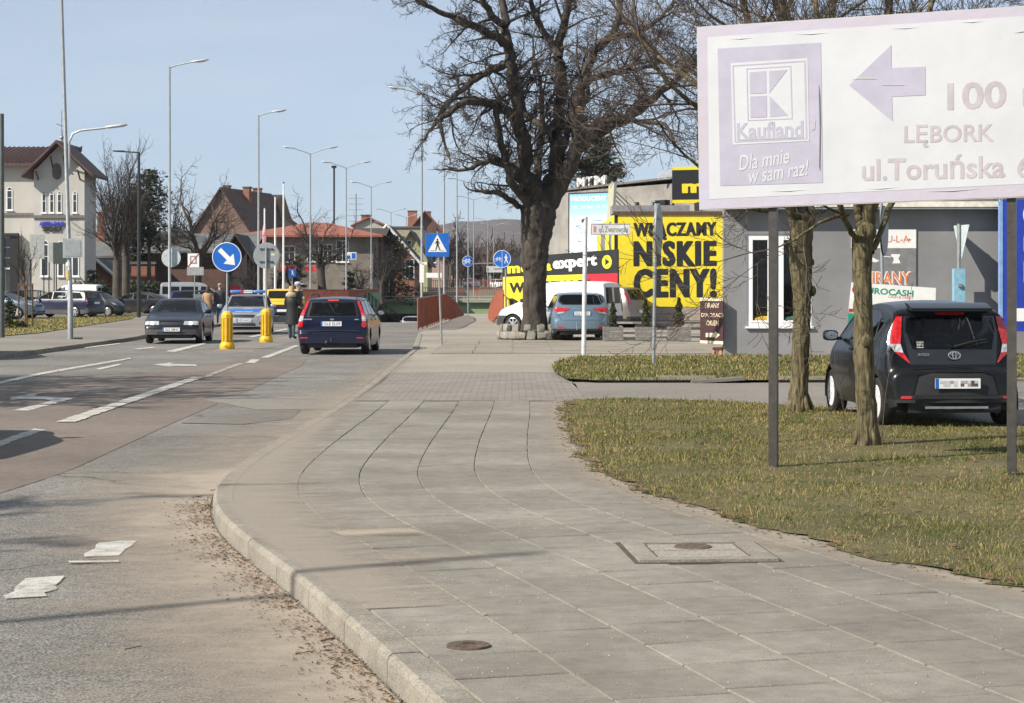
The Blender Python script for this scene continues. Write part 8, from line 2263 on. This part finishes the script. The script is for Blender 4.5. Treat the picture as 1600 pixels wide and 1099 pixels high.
conifer(612, 190, .5, 368, 2.9, 'broad dark conifer before the brick gable house', 3, n=5200, pw=.55, bare_z=.03)
conifer(466, 150, 0, 400, .75, 'slim dark conifer in front of the red awnings', 4, n=1400, size=.2)
conifer(545, 160, 0, 425, 1.0, 'low dark conifer under the restaurant wall', 5, n=1400, size=.2)
conifer(577, 200, .6, 428, 2.0, 'round olive bush behind the far railing', 6, n=1500, pw=.35, mat=mCyp, cat='shrub', name='bush')
conifer(384, 150, 0, 398, 1.0, 'pointed dark conifer right of the dark gable porch', 7, n=1400, size=.2)
conifer(936, 112, 0, 214, 2.1, 'tall spruce rising behind the concrete building', 8, mat=mSpruce, n=5200, pw=.62, ragged=.3, bare_z=.35)
conifer(918, 118, 0, 252, 1.9, 'lower spruce behind the white roof letters', 9, mat=mSpruce, n=2800, pw=.6, ragged=.3, bare_z=.4)
conifer(961, 120, 0, 258, 1.6, 'lower spruce right of the tall spruce behind the roof', 10, mat=mSpruce, n=2200, pw=.6, ragged=.3, bare_z=.4)
conifer(15, 76, 0, 470, .45, 'small green conifer on the verge at the left edge', 11, mat=mCyp, n=1800, size=.1, bare_z=.02, pw=.75)
conifer(36, 76.5, 0, 502, .28, 'tiny low bush beside the tree stakes', 12, mat=mCyp, n=500, size=.07, bare_z=.02, pw=.4, cat='shrub', name='bush')
conifer(145, 132, 0, 424, 1.0, 'dark small conifer before the brick lean-to', 13, n=1200, size=.2)
# stakes round the young tree
t = thing('tree_stakes', 'three wooden stakes with a crossbar round the young tree at the left', 'tree stakes', (wx(40, 77.5), 77.5, 0), 0)
for x, z in ((-.28, wz(443, 77.5)), (.28, wz(443, 77.5)), (.05, wz(446, 77.5))):
    m = MB(); m.tube([(x, 0 if x else .2, -.1), (x, 0, z)], .035, 6); m.build('stake', mBrownWood, t)
m = MB(); m.box(-.0, -.04, wz(445, 77.5), .62, .04, .1); m.build('crossbar', mBrownWood, t)
# hedge
hd = thing('hedge', 'dark clipped hedge between the parked cars and the sheds', 'hedge', (wx(165, 128), 128, 0), 0)
m = MB(); leafcloud(m, lambda R: (Vector((R.uniform(-2.2, 3.8), R.uniform(-.4, .4), R.uniform(.0, wz(437, 128)) * R.uniform(.7, 1))), None), 5000, .16, 77); m.build('foliage', mPine, hd, fix=False)
# hill on the horizon
mHill = rough_ground_mat('wooded_hill', ((.075, .06, .058), (.12, .095, .09)), s1=.012, s2=.05, s3=.2, speck=.35, bump=0)
def hill(name, Y, pts, depth, seed, mat):
    R = random.Random(seed); vs = []; fs = []; n = 160; pxs = [p[0] for p in pts]; pys = [p[1] for p in pts]
    rows = 5
    for j in range(rows):
        f = j / (rows - 1)
        for i in range(n + 1):
            px = pxs[0] + (pxs[-1] - pxs[0]) * i / n; top = wz(float(np.interp(px, pxs, pys)), Y)
            x = wx(px, Y); z = 1 + (top - 1) * math.sin(f * pi / 2) + R.gauss(0, top * .012 if j else 0) * f
            vs.append((x, Y + depth * (f - 1), z))
    # back slope
    for i in range(n + 1): vs.append((vs[(rows - 1) * (n + 1) + i][0], Y + depth, 0))
    for j in range(rows):
        for i in range(n): a = j * (n + 1) + i; fs.append((a, a + 1, a + n + 2, a + n + 1))
    me = bpy.data.meshes.new(name); me.from_pydata(vs, [], fs); me.materials.append(mat); struct(link(name, me))
hill('hills', 1900, [(-900, 395), (0, 385), (400, 372), (600, 360), (680, 352), (730, 346), (800, 342), (830, 345), (900, 352), (1200, 360), (1800, 380), (2600, 400)], 500, 5, mHill)
mHill2 = rough_ground_mat('nearer_wood', ((.055, .043, .038), (.09, .068, .058)), s1=.03, s2=.15, s3=.6, speck=.4, bump=0)
hill('wood', 900, [(-900, 418), (0, 412), (500, 402), (700, 392), (760, 388), (830, 384), (1000, 388), (2600, 412)], 200, 6, mHill2)

# ================================================================ PEOPLE
mSkinT = M('skin', (.5, .3, .22), rough=.6, var=.04)
def person(label, loc, rz, H, coat, legs, shoes, hair, arms='down', coat_len=.0, stride=.08, group=None, extra=None, shirt=None):
    t = thing('person', label, 'person', loc, rz, group); k = H / 1.75
    V = {}; names = []; co = []; rad = []
    def a(n, x, y, z, r, r2=None): V[n] = len(co); co.append((x * k, y * k, z * k)); rad.append((r * k, (r2 or r) * k))
    a('pel', 0, 0, .95, .15, .11); a('waist', 0, 0, 1.1, .135, .1); a('chest', 0, .0, 1.32, .165, .115); a('neckb', 0, .0, 1.46, .07); a('neck', 0, -.01, 1.53, .055)
    a('jaw', 0, -.02, 1.58, .07, .08); a('head', 0, -.015, 1.66, .078, .096); a('crown', 0, -.0, 1.73, .055, .07)
    for s, n in ((1, 'l'), (-1, 'r')):
        fw = stride * s
        a('hip' + n, .09 * s, 0, .9, .095); a('knee' + n, .1 * s, -fw, .5, .06); a('ank' + n, .1 * s, -fw + (.06 if s < 0 else 0), .1, .042); a('toe' + n, .11 * s, -fw - .13, .04, .04, .03)
        a('sh' + n, .18 * s, 0, 1.42, .065)
        if arms == 'down': a('el' + n, .24 * s, .03, 1.15, .045); a('wr' + n, .25 * s, -.04, .91, .03); a('pa' + n, .25 * s, -.06, .84, .034, .018)
        elif arms == 'bag': a('el' + n, .25 * s, .02, 1.16, .045); a('wr' + n, .2 * s, -.14, .98, .03); a('pa' + n, .18 * s, -.2, .95, .034, .018)
        else: a('el' + n, .25 * s, -.02, 1.16, .045); a('wr' + n, .08 * s, -.2, 1.08, .03); a('pa' + n, .04 * s, -.22, 1.06, .03)
    E = [('pel', 'waist'), ('waist', 'chest'), ('chest', 'neckb'), ('neckb', 'neck'), ('neck', 'jaw'), ('jaw', 'head'), ('head', 'crown')]
    for n in 'lr': E += [('pel', 'hip' + n), ('hip' + n, 'knee' + n), ('knee' + n, 'ank' + n), ('ank' + n, 'toe' + n), ('chest', 'sh' + n), ('sh' + n, 'el' + n), ('el' + n, 'wr' + n), ('wr' + n, 'pa' + n)]
    me = bpy.data.meshes.new('sk'); me.from_pydata(co, [(V[x], V[y]) for x, y in E], [])
    o = bpy.data.objects.new('sk', me); COL.objects.link(o)
    o.modifiers.new('s', 'SKIN'); o.modifiers['s'].use_smooth_shade = True
    for i, r in enumerate(rad): me.skin_vertices[0].data[i].radius = r
    me.skin_vertices[0].data[0].use_root = True
    o.modifiers.new('u', 'SUBSURF').levels = 2
    dg = bpy.context.evaluated_depsgraph_get(); bm = bpy.data.meshes.new_from_object(o.evaluated_get(dg)); bpy.data.objects.remove(o)
    for m_ in (coat, legs, shoes, mSkinT): bm.materials.append(m_)
    hb_ = Vector(co[V['wrl']]); hb2 = Vector(co[V['wrr']])
    for p in bm.polygons:
        z = p.center.z / k; i = 0
        if z > 1.5: i = 3
        elif z < .09: i = 2
        elif z < .88 and abs(p.center.x) / k < .2: i = 1
        elif (p.center - hb_).length < .07 * k or (p.center - hb2).length < .07 * k or min((p.center - Vector(co[V['pal']])).length, (p.center - Vector(co[V['par']])).length) < .06 * k: i = 3
        p.material_index = i; p.use_smooth = True
    bm.name = 'body'
    # fingers join the palms in the same mesh
    q = MB()
    for n, s in (('l', 1), ('r', -1)):
        pa = Vector(co[V['pa' + n]]); wr = Vector(co[V['wr' + n]]); d = (pa - wr).normalized(); side = Vector((0, 1, 0)).cross(d).normalized()
        sd = d.cross(side).normalized()
        for j, (off, ln) in enumerate(((-.024, .062), (-.008, .072), (.008, .068), (.024, .054))):
            b = pa + sd * off * k + d * .015 * k; q.tube([b, b + d * ln * .5 * k, b + (d * ln * .9 + side * -s * .02) * k], [.008 * k, .0075 * k, .005 * k], 5)
        b = wr + (pa - wr) * .5 + sd * -.02 * k; q.tube([b, b + (d * .03 - sd * .025) * k, b + (d * .055 - sd * .03) * k], [.009 * k, .008 * k, .006 * k], 5)
    q.blob(0, -.112 * k, 1.645 * k, .025 * k, .03 * k, .045 * k, 1, 6, 5)
    for s in (-1, 1): q.blob(s * .08 * k, 0, 1.645 * k, .02 * k, .04 * k, .055 * k, 1, 6, 5)
    vs = [tuple(v.co) for v in bm.vertices] + q.v; nv = len(bm.vertices)
    fs = [tuple(p.vertices) for p in bm.polygons] + [tuple(i + nv for i in f) for f in q.f]
    mi = [p.material_index for p in bm.polygons] + [3] * len(q.f)
    b2 = bpy.data.meshes.new('body'); b2.from_pydata(vs, [], fs)
    for m_ in (coat, legs, shoes, mSkinT): b2.materials.append(m_)
    b2.polygons.foreach_set('material_index', mi); b2.polygons.foreach_set('use_smooth', [True] * len(fs))
    link('body', b2, t)
    m = MB(); m.lathe([(.07, 1.5), (.12, 1.46), (.2, 1.4), (.19, 1.2), (.175, 1.08), (.185, .95), (.2 + coat_len * .05, .88 - coat_len)], 20, 'z')
    m.v = [(v[0] * k * (1.05 if v[2] < 1.4 else 1), v[1] * k * .72, v[2] * k + .012 * sin(v[2] * 60) * 0) for v in m.v]
    if coat_len > .2:
        m.v = [(x * (1 + .035 * sin(z * 45)), y * (1 + .035 * sin(z * 45)), z) for x, y, z in m.v]
    m.build('coat', coat, t, smooth='all')
    m = MB(); m.blob(0, .015 * k, 1.695 * k, .185 * k, .215 * k, .17 * k, 1, 12, 8)
    if hair[1]: m.blob(0, .07 * k, 1.58 * k, .2 * k, .13 * k, .3 * k, .9, 12, 8)
    m.build('hair', hair[0], t, smooth='all')
    for s in (-1, 1): m = MB(); m.blob(s * .03 * k, -.1 * k, 1.665 * k, .018 * k, .01 * k, .01 * k, 1, 6, 4); m.build('eye', mBlack, t)
    m = MB(); m.blob(0, -.102 * k, 1.6 * k, .045 * k, .012 * k, .01 * k, 1, 8, 4); m.build('mouth', M('lips', (.4, .15, .13)), t)
    if extra: extra(t, k)
    return t
mDown = M('black_down_coat', (.012, .012, .013), rough=.6, var=.2, scale=12)
mFur = M('pale_fur', (.5, .42, .28), rough=1, var=.25, scale=40, bump=.8, bscale=80)
mJean = M('teal_jeans', (.05, .085, .1), rough=.9); mJeanB = M('blue_jeans', (.05, .08, .16), rough=.9); mDarkTr = M('dark_trousers', (.02, .02, .025), rough=.9)
mShoe = M('dark_shoe', (.02, .017, .015), rough=.6)
mBlond = M('blonde_hair', (.42, .3, .15), rough=.8, var=.2, scale=30); mBrownH = M('brown_hair', (.05, .03, .02), rough=.8); mGreyH = M('grey_hair', (.25, .24, .23), rough=.8)
def fur(t, k):
    m = MB(); m.blob(0, .07 * k, 1.47 * k, .36 * k, .24 * k, .2 * k, .9, 14, 8)
    m.v = [(x + random.gauss(0, .008), y + random.gauss(0, .008), z + random.gauss(0, .01)) for x, y, z in m.v]; m.build('fur_hood', mFur, t, smooth='all')
def cap(t, k):
    m = MB(); m.blob(0, 0, 1.735 * k, .2 * k, .22 * k, .13 * k, .9, 14, 8); m.blob(0, -.16 * k, 1.715 * k, .16 * k, .16 * k, .03 * k, .9, 12, 6); m.build('cap', M('pale_blue_cap', (.42, .48, .6), rough=.8), t, smooth='all')
Yi = 62.5; zi = road_z(Yi)
struct(sheet('traffic_island', [(wx(330, 52), 51.6), (wx(400, 50), 50), (-7.0, 52), (-6.6, 70), (-6.9, 80), (-7.6, 80), (-8.0, 62)], road_z(60) + .003, mLotAsph))
person('woman with pale hair in a long black padded coat on the traffic island', (wx(456, Yi), Yi, zi + .02), radians(165), 1.72, mDown, mJean, mShoe, (mBlond, True), 'front', .38, .06, extra=fur)
person('man in a pale cap and dark jacket standing behind the woman in the long coat', (wx(465.5, Yi + .6), Yi + .6, zi + .02), radians(75), 1.84, mDown, mDarkTr, mShoe, (mGreyH, False), 'bag', .12, .12, extra=cap)
Yq2 = 84
def handbag(t, k): m = MB(); m.blob(-.27 * k, -.02, .95 * k, .12, .26, .24, .5, 10, 6); m.tube([(-.25 * k, .06, 1.05 * k), (-.2 * k, .04, 1.4 * k)], .01, 4); m.build('handbag', mPlastic, t, smooth='all')
person('woman in a tan coat seen from behind, walking beside a man', (wx(325, Yq2), Yq2, 0), radians(180), 1.66, M('tan_coat', (.36, .23, .13), rough=.85), mJeanB, mShoe, (mBrownH, True), 'down', .12, .16, extra=handbag)
person('man in a dark grey jacket seen from behind, beside the tan coat woman', (wx(343.5, Yq2 + .3), Yq2 + .3, 0), radians(185), 1.78, M('charcoal_jacket', (.045, .042, .05), rough=.8), mJeanB, mShoe, (mGreyH, False), 'down', .0, .14)
person('distant person in a white top beyond the bridge railing', (wx(645.5, 236), 236, 1.4), radians(90), 1.7, M('white_top', (.7, .7, .66), rough=.9), mDarkTr, mShoe, (mBlond, True), 'down', .1, .1)
person('distant person in brown walking beyond the railing, between two lamp posts', (wx(706.5, 238), 238, 1.4), radians(-90), 1.75, M('brown_top', (.2, .1, .07), rough=.9), mDarkTr, mShoe, (mBrownH, False), 'down', .0, .14)

# stretched bark pattern: furrows run up the trunk
for _m in (mBarkMoss, mBark):
    nt = _m.node_tree; tc = [n for n in nt.nodes if n.type == 'TEX_COORD'][0]
    mp = nt.nodes.new('ShaderNodeMapping'); mp.inputs['Scale'].default_value = (1.6, 1.6, .28); nt.links.new(tc.outputs['Object'], mp.inputs[0])
    for n in nt.nodes:
        if n.type == 'TEX_NOISE': nt.links.new(mp.outputs[0], n.inputs['Vector'])

# ---- the air: faint distant haze
hz = MB(); hz.bbox(-700, 700, -70, 2450, -9, 95)
hm = bpy.data.materials.new('haze'); hm.use_nodes = True; hm.node_tree.nodes.clear()
_o = hm.node_tree.nodes.new('ShaderNodeOutputMaterial'); _v = hm.node_tree.nodes.new('ShaderNodeVolumePrincipled')
_v.inputs['Color'].default_value = (.86, .92, 1, 1); _v.inputs['Density'].default_value = .00012; _v.inputs['Anisotropy'].default_value = .2
hm.node_tree.links.new(_v.outputs[0], _o.inputs['Volume'])
stuff(hz.build('haze', hm))
